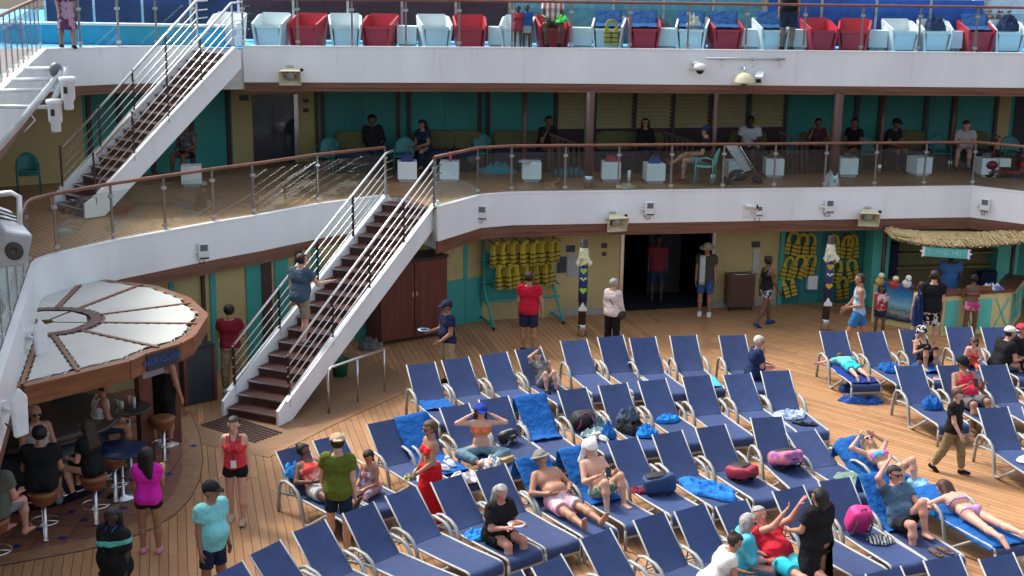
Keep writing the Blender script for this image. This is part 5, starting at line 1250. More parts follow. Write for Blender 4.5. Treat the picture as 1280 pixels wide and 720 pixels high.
class Fig:
    def __init__(s, pose, h=1.7, b=1., belly=0., fem=False, vox=.015, extra=None):
        s.S = S = h/1.72; p = dict(u=(0, 0, 1), tw=0, look=None, hd=None, uaL=(-.12, .0, -1), faL=(-.06, .18, -1), uaR=(.12, .0, -1), faR=(.06, .18, -1), thL=(-.03, .02, -1), shL=(0, -.03, -1), thR=(.03, .02, -1), shR=(0, -.03, -1)); p.update(pose); s.p = p
        g = lambda k: nv(p[k])
        s.u = u = g('u'); up = nv(p.get('up', p['u'])); r0 = np.array([1., 0, 0]); a = R(p['tw']); f0 = np.cross(u, r0); f0 = f0/np.linalg.norm(f0)
        s.r = r_ = nv(r0*math.cos(a)+f0*math.sin(a)); s.f = f = nv(np.cross(u, r_)); s.r = r_ = np.cross(f, u)
        P0 = np.zeros(3); s.P0 = P0; fp = nv(np.cross(up, r0))
        W = P0+up*.13*S; s.N = N_ = W+u*.36*S
        s.pr = {}
        def A(grp, a, b_, ra, rb, k=.03): s.pr.setdefault(grp, []).append((np.array(a), np.array(b_), ra*S, rb*S, k*S))
        hw = .078 if not fem else .085; sw = (.165 if not fem else .142)*(.6+.4*b); w_ = b
        A('torso', P0-r0*.075*S, P0+r0*.075*S, .098*w_, .098*w_, .05)
        for sg in (-1, 1): A('torso', P0+r0*sg*.07*S-fp*.045*S-up*.03*S, P0+r0*sg*.07*S-fp*.045*S-up*.025*S, .082*w_, .082*w_, .05)
        wr = .098 if not fem else .082
        A('torso', W-r_*.062*S*w_+f*.01*S, W+r_*.062*S*w_+f*.01*S, wr*w_, wr*w_, .06)
        if belly: A('torso', W-r_*.04*S+f*(.05+belly*.6)*S-u*.02*S, W+r_*.04*S+f*(.05+belly*.6)*S-u*.02*S, .09*w_, .09*w_, .08)
        Cc = W+u*.18*S; A('torso', Cc-r_*.075*S*w_, Cc+r_*.075*S*w_, .098*(.5+.5*w_), .098*(.5+.5*w_), .06)
        Cu = W+u*.26*S; A('torso', Cu-r_*.10*S, Cu+r_*.10*S, .078, .078, .05)
        if fem:
            for sg in (-1, 1): A('torso', Cc+r_*sg*.072*S+f*.075*S-u*.0*S, Cc+r_*sg*.074*S+f*.085*S-u*.02*S, .055*(.6+.4*w_), .06*(.6+.4*w_), .03)
        A('torso', W+u*.30*S-r_*(sw-.03)*S, W+u*.30*S+r_*(sw-.03)*S, .052, .052, .05)
        A('neck', N_-u*.05*S, N_+u*.05*S, .056, .05, .04)
        look = nv(p['look']) if p['look'] is not None else f; hd = nv(p['hd']) if p['hd'] is not None else u
        hu = nv(hd-look*np.dot(hd, look)); hr = np.cross(look, hu); s.hf, s.hu, s.hr = look, hu, hr
        s.H = Hc = N_+hd*.155*S+look*.015*S
        A('neck', N_+u*.03*S, Hc-hu*.05*S, .05, .048, .02)
        A('head', Hc+hu*.025*S-look*.012*S, Hc+hu*.022*S+look*.012*S, .088, .084, .02)
        A('head', Hc-hu*.02*S+look*.02*S, Hc-hu*.082*S+look*.052*S, .066, .036, .03)
        A('face', Hc+look*.088*S-hu*.0*S, Hc+look*.106*S-hu*.03*S, .010, .017, .012)
        A('face', Hc+look*.080*S-hu*.062*S-hr*.018*S, Hc+look*.080*S-hu*.062*S+hr*.018*S, .012, .012, .008)
        for sg in (-1, 1): A('face', Hc+hr*sg*.086*S+hu*.008*S-look*.005*S, Hc+hr*sg*.088*S-hu*.03*S, .018, .013, .006)
        s.hand = {}
        for nm, sg in (('L', -1), ('R', 1)):
            sh = W+u*.295*S+r_*sg*sw*S; ua, fa = g('ua'+nm), g('fa'+nm); el = sh+ua*.28*S; wr_ = el+fa*.245*S
            lt = s.f-fa*np.dot(s.f, fa)
            if np.linalg.norm(lt) < .25: lt = s.u-fa*np.dot(s.u, fa)
            lt = nv(lt); pn = np.cross(lt, fa)*sg
            A('ua'+nm, sh, el, .052*(.4+.6*b), .041*(.5+.5*b), .045); A('fa'+nm, el, wr_, .042*(.5+.5*b), .027, .02)
            for q in (-.016, .016): A('ha'+nm, wr_+lt*q*S+fa*.01*S, wr_+fa*.08*S+lt*q*1.2*S, .017, .015, .015)
            s.hand[nm] = (wr_, fa, lt, pn)
            hp = P0+r0*sg*hw*S-up*.02*S; th, shn = g('th'+nm), g('sh'+nm); kn = hp+th*.42*S; an = kn+shn*.40*S
            tb = (.45+.55*b)*(1.07 if fem else 1)
            A('th'+nm, hp, kn, .083*tb, .056*(.6+.4*b), .06); A('sh'+nm, kn, kn+shn*.14*S-(np.cross(r0, shn)*-.012*S), .054, .056*(.6+.4*b), .03); A('sh'+nm, kn+shn*.14*S, an, .055*(.6+.4*b), .034, .03)
            ft = p.get('ft'+nm)
            if ft is None:
                ft = fp-shn*np.dot(fp, shn)
                if np.linalg.norm(ft) < .5: ft = np.array([0, .15, 1.])
                ft = nv(ft)
            else: ft = nv(ft)
            fl = nv(np.cross(ft, shn)) if np.linalg.norm(np.cross(ft, shn)) > .1 else r0
            A('ft'+nm, an+shn*.03*S-ft*.03*S, an+shn*.04*S-ft*.035*S, .034, .034, .03)
            for q in (-.02, .02): A('ft'+nm, an+shn*.03*S+fl*q*.6*S, an+shn*.058*S+ft*.15*S+fl*q*S, .034, .016, .03)
            if nm == 'L': s.anL = an
            else: s.anR = an
            s.__dict__['kn'+nm] = kn; s.__dict__['hp'+nm] = hp
        pts = np.array([q for L_ in s.pr.values() for pr_ in L_ for q in (pr_[0], pr_[1])])
        pad = .13
        if extra: pts = np.vstack([pts]+[np.array(e, float)[None] for e in extra])
        s.vox = vox; s.lo = pts.min(0)-pad; nn = np.ceil((pts.max(0)+pad-s.lo)/vox).astype(int)+2; s.shape = tuple(nn)
        s.g = [s.lo[i]+np.arange(nn[i])*vox for i in range(3)]
        s.X, s.Y, s.Z = s.g[0][:, None, None], s.g[1][None, :, None], s.g[2][None, None, :]
    def new(s): return np.full(s.shape, .5, np.float32)
    def dot(s, o, d): return ((s.X-o[0])*d[0]+(s.Y-o[1])*d[1])+(s.Z-o[2])*d[2]
    def cone(s, D, a, b, ra, rb, k, flat=0):
        m_ = max(ra, rb)+k+.03; lo = np.maximum(((np.minimum(a, b)-m_-s.lo)/s.vox).astype(int), 0); hi = np.minimum(((np.maximum(a, b)+m_-s.lo)/s.vox).astype(int)+2, s.shape)
        if (hi <= lo).any(): return
        sl = tuple(slice(l, h_) for l, h_ in zip(lo, hi)); x, y, z = s.g[0][sl[0]][:, None, None]-a[0], s.g[1][sl[1]][None, :, None]-a[1], s.g[2][sl[2]][None, None, :]-a[2]
        ab = b-a; l2 = max(1e-9, ab@ab); t = np.clip((x*ab[0]+y*ab[1]+z*ab[2])/l2, 0, 1)
        d = np.sqrt((x-ab[0]*t)**2+(y-ab[1]*t)**2+(z-ab[2]*t)**2)-(ra+(rb-ra)*t)
        if flat and l2 > 1e-6:
            n_ = ab/math.sqrt(l2); q = x*n_[0]+y*n_[1]+z*n_[2]
            if flat & 1: d = np.maximum(d, q-math.sqrt(l2))
            if flat & 2: d = np.maximum(d, -q)
        c = D[sl]; 
        if k > 0: hh = np.maximum(k-np.abs(c-d), 0)/k; D[sl] = np.minimum(c, d)-hh*hh*k*.25
        else: D[sl] = np.minimum(c, d)
    def fld(s, groups, inf=0., cut=None, D=None):
        D = s.new() if D is None else D
        for gname in groups:
            c = (cut or {}).get(gname)
            for a, b, ra, rb, k in s.pr.get(gname, []):
                b2, rb2, fl = b, rb, 0
                if c is not None: b2 = a+(b-a)*c; rb2 = ra+(rb-ra)*c; fl = 1
                s.cone(D, a, b2, ra+inf, rb2+inf, k, fl)
        return D
    def body(s):
        D = s.fld(['torso', 'neck', 'head', 'face']); out = D
        for nm in 'LR':
            out = s.sm(out, s.fld(['ua'+nm, 'fa'+nm, 'ha'+nm]), .022*s.S); out = s.sm(out, s.fld(['th'+nm, 'sh'+nm, 'ft'+nm]), .02*s.S)
        ex = MB()
        for nm in 'LR':
            w_, fa, lt, pn = s.hand[nm]; S = s.S; e0 = w_+fa*.085*S; cu = s.p.get('curl', .55)
            for i, ln in enumerate((.070, .078, .072, .056)):
                b0 = e0+lt*(.026-.0175*i)*S; d1 = nv(fa+pn*cu*.5); d2 = nv(fa+pn*cu*1.6); m1 = b0+d1*ln*.5*S; m2 = m1+d2*ln*.5*S
                ex.tube([b0-fa*.02*S, b0, m1, m2], [.009*S, .0092*S, .0085*S, .0065*S], 6)
            b0 = w_+fa*.03*S+lt*.026*S; m1 = b0+nv(fa*.6+lt*.8+pn*.2)*.035*S; ex.tube([b0-lt*.015*S, b0, m1, m1+nv(fa+lt*.2+pn*.35)*.03*S], [.011*S, .0115*S, .010*S, .0075*S], 6)
        return nets(out, s.lo, s.vox), ex
    @staticmethod
    def sm(a, b, k): h_ = np.maximum(k-np.abs(a-b), 0)/k; return np.minimum(a, b)-h_*h_*k*.25
    # garments -----------------------------------------------------------
    def sc(s): return s.dot(s.P0, s.u)
    def la(s): return np.abs(s.dot(s.P0, s.r))
    def shirt(s, sleeve=.5, hem=-.05, neck=.475, loose=.016, scoop=0.):
        S = s.S; D = s.fld(['torso'], loose)
        s.cone(D, s.P0+s.u*(hem*S), s.P0+s.u*.1*S, .125*S+loose, .10*S+loose, .06*S) if loose > .02 else None
        for nm in 'LR':
            if sleeve > 0: D = s.sm(D, s.fld(['ua'+nm], loose+.006, {'ua'+nm: min(1, sleeve)}), .03)
            if sleeve > 1: D = s.sm(D, s.fld(['fa'+nm], loose+.004, {'fa'+nm: sleeve-1}), .02)
        c = s.sc(); D = np.maximum(D, hem*S-c); D = np.maximum(D, np.where(s.la() < .085*S, c-(neck-.0)*S, -1))
        if sleeve == 0: D = np.maximum(D, np.minimum(s.la()-.118*S, c-.34*S)); D = np.maximum(D, c-.475*S)
        if scoop: D = np.maximum(D, np.minimum(c-(neck-scoop)*S, .072*S-s.la()))
        return D
    def shorts(s, length=.5, waist=.05, loose=.02):
        D = s.fld(['torso'], min(loose, .011)); D = np.maximum(D, s.sc()-waist*s.S)
        for nm in 'LR':
            a, b, ra, rb, k = s.pr['th'+nm][0]; T_ = s.new(); c0 = .13; c1 = min(1, length); s.cone(T_, a, a+(b-a)*c0*1.6, ra+.008, ra+loose*.8, 0); s.cone(T_, a+(b-a)*c0, a+(b-a)*c1, ra+(rb-ra)*c0+loose*.8, ra+(rb-ra)*c1+loose*1.25, .02, 1)
            D = s.sm(D, T_, .02)
            if length > 1: D = s.sm(D, s.fld(['sh'+nm], loose, {'sh'+nm: length-1}), .02)
        return np.maximum(D, s.sc()-waist*s.S)
    def skirt(s, length=.5, r0=.14, r1=.22, waist=.08, d=None):
        S = s.S; dn = nv(d) if d is not None else nv(s.p['thL']*1.0 if 0 else np.array(s.p['thL'], float)+np.array(s.p['thR'], float)); D = s.new(); s.cone(D, s.P0+s.u*waist*S, s.P0+dn*length*S, r0*S, r1*S, 0, 3)
        return s.sm(D, np.maximum(s.fld(['torso'], .014), s.sc()-waist*S), .02)
    def briefs(s): return np.maximum(np.maximum(s.fld(['torso', 'thL', 'thR'], .007), s.sc()-.03*s.S), (-.115*s.S+s.la()*.75)-s.sc())
    def bra(s):
        c = s.sc(); f = s.dot(s.P0, s.f); D = s.fld(['torso'], .008); return np.maximum(np.maximum(D, .265*s.S-c), np.where(f > .04*s.S, c-.375*s.S, c-.295*s.S))
    def suit(s):
        c = s.sc(); D = s.fld(['torso', 'thL', 'thR'], .008); D = np.maximum(D, (-.115*s.S+s.la()*.75)-c); D = np.maximum(D, np.minimum(s.la()-.10*s.S, c-.34*s.S)); D = np.maximum(D, c-.46*s.S); return np.maximum(D, np.minimum(c-.36*s.S, .06*s.S-s.la()))
    def band(s):
        D = s.shirt(loose=.046, sleeve=.7, hem=-.12); c = s.sc()+.18*s.dot(s.P0, s.r); return np.maximum(D, np.abs(c-.33*s.S)-.035*s.S)
    def shoes(s, inf=.012): return s.fld(['ftL', 'ftR'], inf)
    def hair(s, style='short'):
        S = s.S; D = s.fld(['head'], .014 if style != 'curly' else .03); fw = s.dot(s.H, s.hf); uc = s.dot(s.H, s.hu); D = np.maximum(D, np.minimum(fw-.012*S, (.068*S-uc))); D = np.maximum(D, -.075*S-uc)
        if style in ('long', 'pony', 'mid'):
            b_ = s.H-s.hf*.05*S; l = {'long': .34, 'pony': .26, 'mid': .17}[style]; dn = -s.u*.9-s.f*.12 if style != 'mid' else -s.hu; back = s.N-s.f*.085*S
            if style == 'pony': s.cone(D, s.H-s.hf*.09*S+s.hu*.03*S, s.H-s.hf*.13*S-s.u*.2*S, .035*S, .02*S, .02)
            else:
                for q in (-.05, 0, .05): s.cone(D, b_+s.hr*q*S, b_+s.hr*q*1.6*S+dn*l*S, .066*S, .045*S, .04)
        if style == 'bun': s.cone(D, s.H-s.hf*.07*S+s.hu*.09*S, s.H-s.hf*.08*S+s.hu*.095*S, .042*S, .042*S, .015)
        return D
    def cap(s, back=False):
        S = s.S; D = s.fld(['head'], .024); uc = s.dot(s.H, s.hu); D = np.maximum(D, .028*S-uc); f = s.hf*(-1 if back else 1)
        B_ = s.new()
        for q in (-.035, 0, .035): s.cone(B_, s.H+f*.07*S+s.hu*.043*S+s.hr*q*S, s.H+f*(.17-abs(q)*.6)*S+s.hu*.03*S+s.hr*q*1.1*S, .028*S, .024*S, .01)
        B_ = np.maximum(B_, np.abs(uc-.045*S+.10*(s.dot(s.H, f)-.07*S))-.010)
        return np.minimum(D, B_)
    def sunhat(s, br=.19, h_=.03):
        S = s.S; D = s.fld(['head'], .022); uc = s.dot(s.H, s.hu); D = np.maximum(D, .03*S-uc); fw, lt = s.dot(s.H, s.hf), s.dot(s.H, s.hr); rr = np.sqrt(fw**2+lt**2)
        return np.minimum(D, np.maximum(rr-br*S, np.abs(uc-.04*S+.25*(rr-.09*S))-.011))
    def towelhead(s):
        D = s.fld(['head'], .035); fw = s.dot(s.H, s.hf); uc = s.dot(s.H, s.hu); D = np.maximum(D, np.minimum(fw-.03*s.S, .05*s.S-uc))
        for q in (-.08, .085): s.cone(D, s.H+s.hr*q*s.S, s.H+s.hr*q*1.35*s.S-s.hu*.21*s.S+s.hf*.02*s.S, .035*s.S, .045*s.S, .03)
        return D
NP = [0]
def person(label, loc, facing, pose, wear, skin='fair', h=1.7, b=1., belly=0., fem=False, hair=('short', 'dark'), hat=None, glasses=False, anchor='stand', vox=None, tilt=None, group=None, rot=None, name='person'):
    """facing in degrees, 0 = away from the camera, 90 = image left"""
    px = proj(loc); near = (Vector(loc)-Vector(_C)).length
    if vox is None: vox = .0135 if near < 24 else .0165 if near < 31 else .02
    loc = Vector(loc)
    fg = Fig(pose, h, b, belly, fem, vox)
    VF, ex = fg.body(); V = VF[0]
    if anchor == 'stand': off = np.array([(fg.anL[0]+fg.anR[0])/2, (fg.anL[1]+fg.anR[1])/2, V[:, 2].min()])
    elif anchor == 'seat': off = np.array([0, 0, min(fg.P0[2]-.105*fg.S*b, V[:, 2].min()+9) ])
    else: off = np.array([0, 0, V[:, 2].min()])
    sh = -off
    V += sh; ex.v = [tuple(np.array(v)+sh) for v in ex.v]
    o = bpy.data.objects.new(name, tomesh('person', VF, ex)); COL.objects.link(o); o.data.materials.append(skin_m(skin)); o.location = loc; o.rotation_euler = (0, 0, R(facing) if rot is None else rot); tag(o, label, 'person', group)
    def part(nm, D, m_):
        vf = nets(D, fg.lo, fg.vox)
        if vf is None: return None
        vf = (vf[0]+sh, vf[1]); c = bpy.data.objects.new(nm, tomesh(nm, vf)); COL.objects.link(c); c.data.materials.append(m_); c.parent = o; return c
    for w in wear:
        nm, m_, kw = w[0], w[1], (w[2] if len(w) > 2 else {})
        fn = {'shirt': fg.shirt, 'shorts': fg.shorts, 'trousers': fg.shorts, 'skirt': fg.skirt, 'briefs': fg.briefs, 'bra': fg.bra, 'swimsuit': fg.suit, 'shoes': fg.shoes, 'tank_top': fg.shirt, 'band': fg.band}[nm]
        if nm == 'trousers': kw = dict(dict(length=1.9, loose=.022), **kw)
        if nm == 'tank_top': kw = dict(dict(sleeve=0, scoop=.07, loose=.012), **kw)
        if nm == 'shoes':
            for ft_ in 'LR': part('shoe', fg.fld(['ft'+ft_], kw.get('inf', .012)), m_ if not isinstance(m_, tuple) else cloth(m_))
            continue
        part({'bra': 'bikini_top', 'briefs': 'bikini_bottom', 'band': 'shirt_band'}.get(nm, nm), fn(**kw), m_ if not isinstance(m_, tuple) else cloth(m_))
    if hair: part('hair', fg.hair(hair[0]), hair_m(hair[1]))
    if hat:
        k, c = hat[0], hat[1]; D = {'cap': fg.cap, 'capback': lambda: fg.cap(True), 'sunhat': fg.sunhat, 'bucket': lambda: fg.sunhat(.15), 'towel': fg.towelhead}[k]()
        part('towel' if k == 'towel' else 'hat', D, c if not isinstance(c, tuple) else cloth(c))
    S = fg.S; H_ = fg.H+sh; MQ = Matrix(((fg.hr[0], fg.hf[0], fg.hu[0]), (fg.hr[1], fg.hf[1], fg.hu[1]), (fg.hr[2], fg.hf[2], fg.hu[2])))
    def fp(x, y, z): return Vector(H_)+MQ @ Vector((x*S, y*S, z*S))
    if glasses:
        mb = MB()
        for q in (-.033, .033): mb.ell(fp(q, .092, .008), (.03*S, .012*S, .02*S), 10, 6, MQ, .8)
        mb.tube([fp(-.09, .0, .012), fp(-.07, .085, .014), fp(.07, .085, .014), fp(.09, .0, .012)], .005, 5); mb.build('sunglasses', black, o, False)
    else:
        mb = MB()
        for q in (-.031, .031): mb.ell(fp(q, .083, .006), (.013*S, .008*S, .007*S), 8, 5, MQ)
        mb.build('eyes', mat('eye_dark', (.02, .015, .012), .3), o, False)
    mb = MB(); mb.ell(fp(0, .089, -.06), (.021*S, .006*S, .006*S), 8, 5, MQ); mb.build('lips', mat('lips_'+skin, tuple(c*f_ for c, f_ in zip(SK[skin], (.8, .5, .5))), .5), o, False)
    NP[0] += 1
    o['_hand'] = [list(fg.hand['L'][0]+sh+fg.hand['L'][1]*.07*S), list(fg.hand['R'][0]+sh+fg.hand['R'][1]*.07*S)]
    return o
def hand_at(o, i): 
    v = Vector(o['_hand'][i]); return Matrix.Rotation(o.rotation_euler.z, 3, 'Z') @ v+o.location
W_ = (.70, .70, .68); BK = (.012, .012, .014); NV = (.018, .026, .06); KH = (.32, .25, .15); GR = (.16, .17, .18)
def rec(b=45, knees=0., arms='belly', look=None, spread=.08):
    cb, sb = math.cos(R(b)), math.sin(R(b)); p = dict(u=(0, -cb, sb), hd=(0, -cb*.7, sb+.2), look=look or (0, sb+.25, cb*.55-.1))
    kL, kR = (knees, knees) if not isinstance(knees, tuple) else knees
    for nm, sg, k in (('L', -1, kL), ('R', 1, kR)):
        if k: p['th'+nm] = (sg*spread, math.cos(R(k)), math.sin(R(k))); p['sh'+nm] = (sg*.03, math.cos(R(k+32))*.9 if k+32 > 90 else .25, -.95)
        else: p['th'+nm] = (sg*spread, 1, .02); p['sh'+nm] = (sg*.02, 1, -.07); p['ft'+nm] = (sg*.3, .25, .95)
    if arms == 'belly': p.update(uaL=(-.45, .45, -.6), faL=(.55, .75, .12), uaR=(.45, .45, -.6), faR=(-.55, .75, .12))
    elif arms == 'phone': p.update(uaL=(-.25, .55, -.6), faL=(.35, .7, .5), uaR=(.25, .55, -.6), faR=(-.35, .7, .5))
    elif arms == 'up': p.update(uaL=(-.8, -.55, .35), faL=(.75, -.3, .45), uaR=(.8, -.55, .35), faR=(-.75, -.3, .45))
    elif arms == 'side': p.update(uaL=(-.4, .5, -.65), faL=(-.05, .9, -.2), uaR=(.4, .5, -.65), faR=(.05, .9, -.2))
    return p
def sit(lean=0., arms='lap', look=None, thL=None, thR=None, shL=None, shR=None):
    p = dict(u=(0, math.sin(R(lean)), math.cos(R(lean))), thL=thL or (-.14, 1, -.02), thR=thR or (.14, 1, -.02), shL=shL or (-.02, .05, -1), shR=shR or (.02, .05, -1), hd=(0, math.sin(R(lean))*.4, 1), look=look or (0, 1, -.15))
    if arms == 'lap': p.update(uaL=(-.2, .2, -1), faL=(.35, .85, -.15), uaR=(.2, .2, -1), faR=(-.35, .85, -.15))
    elif arms == 'face': p.update(uaL=(-.2, .3, -.9), faL=(.35, .8, -.1), uaR=(.12, .28, -.95), faR=(-.42, .12, .9))
    elif arms == 'eat': p.update(uaL=(-.25, .25, -.9), faL=(.3, .9, .15), uaR=(.25, .3, -.9), faR=(-.3, .9, .25))
    return p
def walk(st=.3, arms=None, look=None):
    p = dict(thL=(-.04, st, -1), shL=(0, st*.35, -1), thR=(.04, -st*.8, -1), shR=(0, -st*1.5, -1), uaL=(-.15, -st*.8, -1), faL=(-.05, -st*.2+.15, -1), uaR=(.15, st*.8, -1), faR=(.05, st*1.2+.2, -.9), look=look)
    if arms: p.update(arms)
    return p
St = dict(); 
def stand(**k): p = dict(thL=(-.07, .03, -1), thR=(.07, -.02, -1)); p.update(k); return p
def lrot(key): return LG[key][1]
def badge(o, col=(.02, .10, .45), z=.0):
    pass
def lanyard(o, h, fwd=.13, col=(.02, .12, .5)):
    s = h/1.72; mb = MB(); t = mb.tube([(-.055*s, -.03*s, 1.45*s), (-.06*s, .07*s, 1.42*s), (-.03*s, fwd*s, 1.25*s), (0, (fwd+.015)*s, 1.05*s), (.03*s, fwd*s, 1.25*s), (.06*s, .07*s, 1.42*s), (.055*s, -.03*s, 1.45*s)], .009, 5); mb.build('lanyard', cloth(col), o, False)
    mb = MB(); mb.box((0, (fwd+.02)*s, .99*s), (.08, .012, .11)); mb.build('badge', white_plastic, o, False)

# --- standing on the pool deck
o = person('woman in a coral red tank top and dark shorts wearing a lanyard', P(297, 652), 182, walk(.12, look=(.1, 1, -.1)), [('tank_top', (.60, .045, .06)), ('shorts', BK, dict(length=.3)), ('shoes', (.5, .36, .26), dict(inf=.006))], 'fair', 1.68, 1.05, 0, True, ('short', 'dark')); lanyard(o, 1.68, .15, (.05, .05, .06))
person('man in a light turquoise shirt and black cap beside the lounger corner', P(268, 757), 232, stand(look=(-.25, 1, -.05)), [('shirt', (.20, .55, .55), dict(loose=.024, hem=-.12)), ('shorts', NV, dict(length=.8)), ('shoes', BK)], 'olive', 1.76, 1.12, .06, False, ('short', 'black'), ('cap', BK))
o = person('girl in a magenta shirt and black shorts with long black hair', P(189, 691), 5, stand(uaR=(.15, .35, -.9), faR=(-.1, .9, .3), look=(.4, 1, -.1)), [('shirt', (.62, .02, .36), dict(sleeve=.35, hem=-.1, loose=.02)), ('shorts', BK, dict(length=.28)), ('shoes', (.6, .22, .32))], 'olive', 1.6, 1.1, 0, True, ('long', 'black'))
cup('yellow drink cup in the hand of the girl in magenta', hand_at(o, 1)-Vector((0, 0, .05)), mat('yellow_drink', (.6, .5, .15), .3), .14)
o = person('woman in a black top with a teal band and a blue lanyard', P(150, 786), 150, stand(look=(-.5, 1, -.1)), [('shirt', BK, dict(loose=.04, sleeve=.7, hem=-.12)), ('band', (.10, .42, .34)), ('trousers', BK)], 'dark', 1.66, 1.22, .03, True, ('mid', 'black')); lanyard(o, 1.66, .17)
person('man in an olive green polo, beige cap and navy shorts standing among the loungers', P(424, 690), -8, stand(uaL=(-.3, .15, -1), faL=(.1, .35, -1), thL=(-.12, .1, -1), thR=(.12, -.1, -1), look=(-.3, 1, -.25)), [('shirt', (.10, .125, .018), dict(loose=.022, hem=-.12)), ('shorts', (.012, .022, .045), dict(length=.75)), ('shoes', (.3, .22, .15))], 'fair', 1.80, 1.05, .02, False, ('short', 'dark'), ('capback', (.50, .36, .24)))
o = person('woman in a red bikini top and long red wrap skirt wearing sunglasses', P(539, 657), 118, walk(.04, dict(uaL=(-.12, .25, -1), faL=(.1, .8, -.5), uaR=(.1, .1, -1), faR=(.0, .5, -.85)), look=(.1, 1, -.15)), [('bra', (.62, .02, .025)), ('skirt', (.55, .012, .02), dict(length=.86, r0=.155, r1=.25, d=(0, .0, -1)))], 'tan', 1.68, .92, 0, True, ('pony', 'brown'), None, True)
heap('sun_visor', 'yellow patterned sun visor held by the woman in red', 'visor', hand_at(o, 0)-Vector((.06, 0, .05)), (.2, .16, .08), cloth((.55, .5, .2), 'camo', (.1, .1, .1), 18), seed=3)
person('crew man in a dark red polo and khaki trousers by the teal wall', P(290, 491), 8, stand(uaR=(.25, .3, -.9), faR=(.1, .9, .1), uaL=(-.2, .2, -.9), faL=(.1, .9, .1)), [('shirt', (.19, .014, .03), dict(hem=-.03)), ('trousers', KH), ('shoes', W_)], 'tan', 1.78, 1.05, 0, False, ('short', 'black'))
F, T, d, x, ri, ru = ST1; i = 5; c = F+d*(ru*(i+.45))-x*.05
o = person('man in a slate blue shirt climbing the lower staircase with a hand on the rail', (c.x, c.y, ri*(i+1)), math.degrees(math.atan2(-d.x, d.y)), dict(thL=(-.05, .75, -.75), shL=(0, -.15, -1), thR=(.05, .05, -1), shR=(0, -.1, -1), uaR=(.45, .4, -.75), faR=(.5, .9, .1), u=(0, .1, 1), look=(.3, 1, .1)), [('shirt', (.055, .09, .13), dict(hem=-.12, loose=.024)), ('shorts', (.26, .22, .16), dict(length=.95, loose=.03)), ('shoes', GR)], 'fair', 1.76, 1.05, .02, False, ('short', 'dark'), anchor='stand')
o = person('man in a navy polo and cap carrying a pale blue plate', P(560, 480), 118, stand(uaL=(-.15, .15, -1), faL=(.1, .75, -.5), uaR=(.15, .2, -1), faR=(-.2, .9, -.05), look=(.1, 1, -.2)), [('shirt', (.014, .022, .06), dict(hem=-.1)), ('shorts', KH, dict(length=1.0)), ('shoes', BK)], 'olive', 1.74, 1.08, .03, False, ('short', 'black'), ('cap', NV), True)
t = thing('plate', 'pale blue plate of food carried by the man in the navy polo', 'plate', hand_at(o, 1)+Vector((-.07, 0, .03))); mb = MB(); mb.lathe([(.05, 0), (.12, .012), (.125, .02), (.06, .01)], 18); mb.build('dish', mat('pale_blue_dish', (.3, .55, .75), .3), t, False); mb = MB(); mb.ell((0, 0, .025), (.07, .06, .025), 10, 5); mb.build('food', mat('food_dark', (.05, .08, .16), .6), t, False)
person('man in a bright red t-shirt and navy shorts by the life jacket rack', P(660, 440), -12, stand(uaR=(.3, .1, -1), faR=(.1, .1, -1), look=(.5, 1, 0)), [('shirt', (.48, .012, .035), dict(hem=-.1, loose=.022)), ('shorts', NV, dict(length=.85, loose=.028)), ('shoes', BK)], 'tan', 1.78, 1.12, .05, False, ('short', 'dark'))
o = person('elderly woman in a white cardigan and black trousers with a shoulder bag', P(764, 437), -35, stand(uaR=(.15, .1, -1), faR=(-.05, .6, -.75), look=(.2, 1, 0)), [('shirt', cloth((.62, .52, .50)), dict(sleeve=1.85, hem=-.10, loose=.022)), ('trousers', BK), ('shoes', BK)], 'fair', 1.60, 1.06, .02, True, ('short', 'grey'))
mb = MB(); mb.tube([(-.1, -.02, 1.32), (.02, -.12, 1.1), (.16, -.02, .85)], .008, 5); mb.build('bag_strap', black, o, False); mb = MB(); mb.ell((.20, .05, .78), (.05, .12, .09), 10, 6, None, .6); mb.build('shoulder_bag', black, o, False)
o = person('man in a wide hat with a white towel over his shoulder at the doorway', P(880, 394), 170, stand(look=(.2, 1, -.1)), [('shirt', (.05, .05, .035), dict(hem=-.08, loose=.022)), ('shorts', (.04, .09, .2), dict(length=.9)), ('shoes', W_)], 'olive', 1.78, 1.05, 0, False, ('short', 'black'), ('sunhat', (.32, .27, .16)))
mb = MB(); mb.grid(lambda u, v: (.02+v*.13, .15 if u > .4 else -.05+.2*u*2.5, 1.47-(abs(u-.3))*1.0), 12, 4); q = mb.build('shoulder_towel', cloth((.42, .43, .42)), o, False); s_ = q.modifiers.new('s', 'SOLIDIFY'); s_.thickness = .02
person('man in a dark red shirt standing inside the dark doorway', P(820, 380), 175, stand(), [('shirt', (.14, .02, .03), dict(hem=-.1, loose=.022)), ('shorts', NV, dict(length=.9)), ('shoes', BK)], 'dark', 1.75, 1.05, 0, False, ('short', 'black'))
person('woman in a black tank top and pale patterned shorts walking past the small trolley', P(953, 408), -65, walk(.34), [('tank_top', BK), ('shorts', cloth((.4, .4, .4), 'camo', (.05, .05, .06), 14), dict(length=.5)), ('shoes', (.03, .06, .16))], 'brown', 1.68, 1., 0, True, ('bun', 'black'))
person('man in a pale blue basketball tank and blue shorts walking behind the loungers', P(1073, 441), 82, walk(.42, dict(uaL=(-.1, -.1, -1), faL=(.0, .9, -.2))), [('tank_top', cloth((.26, .42, .58), 'sx', (.36, .5, .62), 2.2), dict(hem=-.1)), ('shorts', (.03, .16, .38), dict(length=.75, loose=.03))], 'tan', 1.80, 1.0, 0, False, ('short', 'dark'))
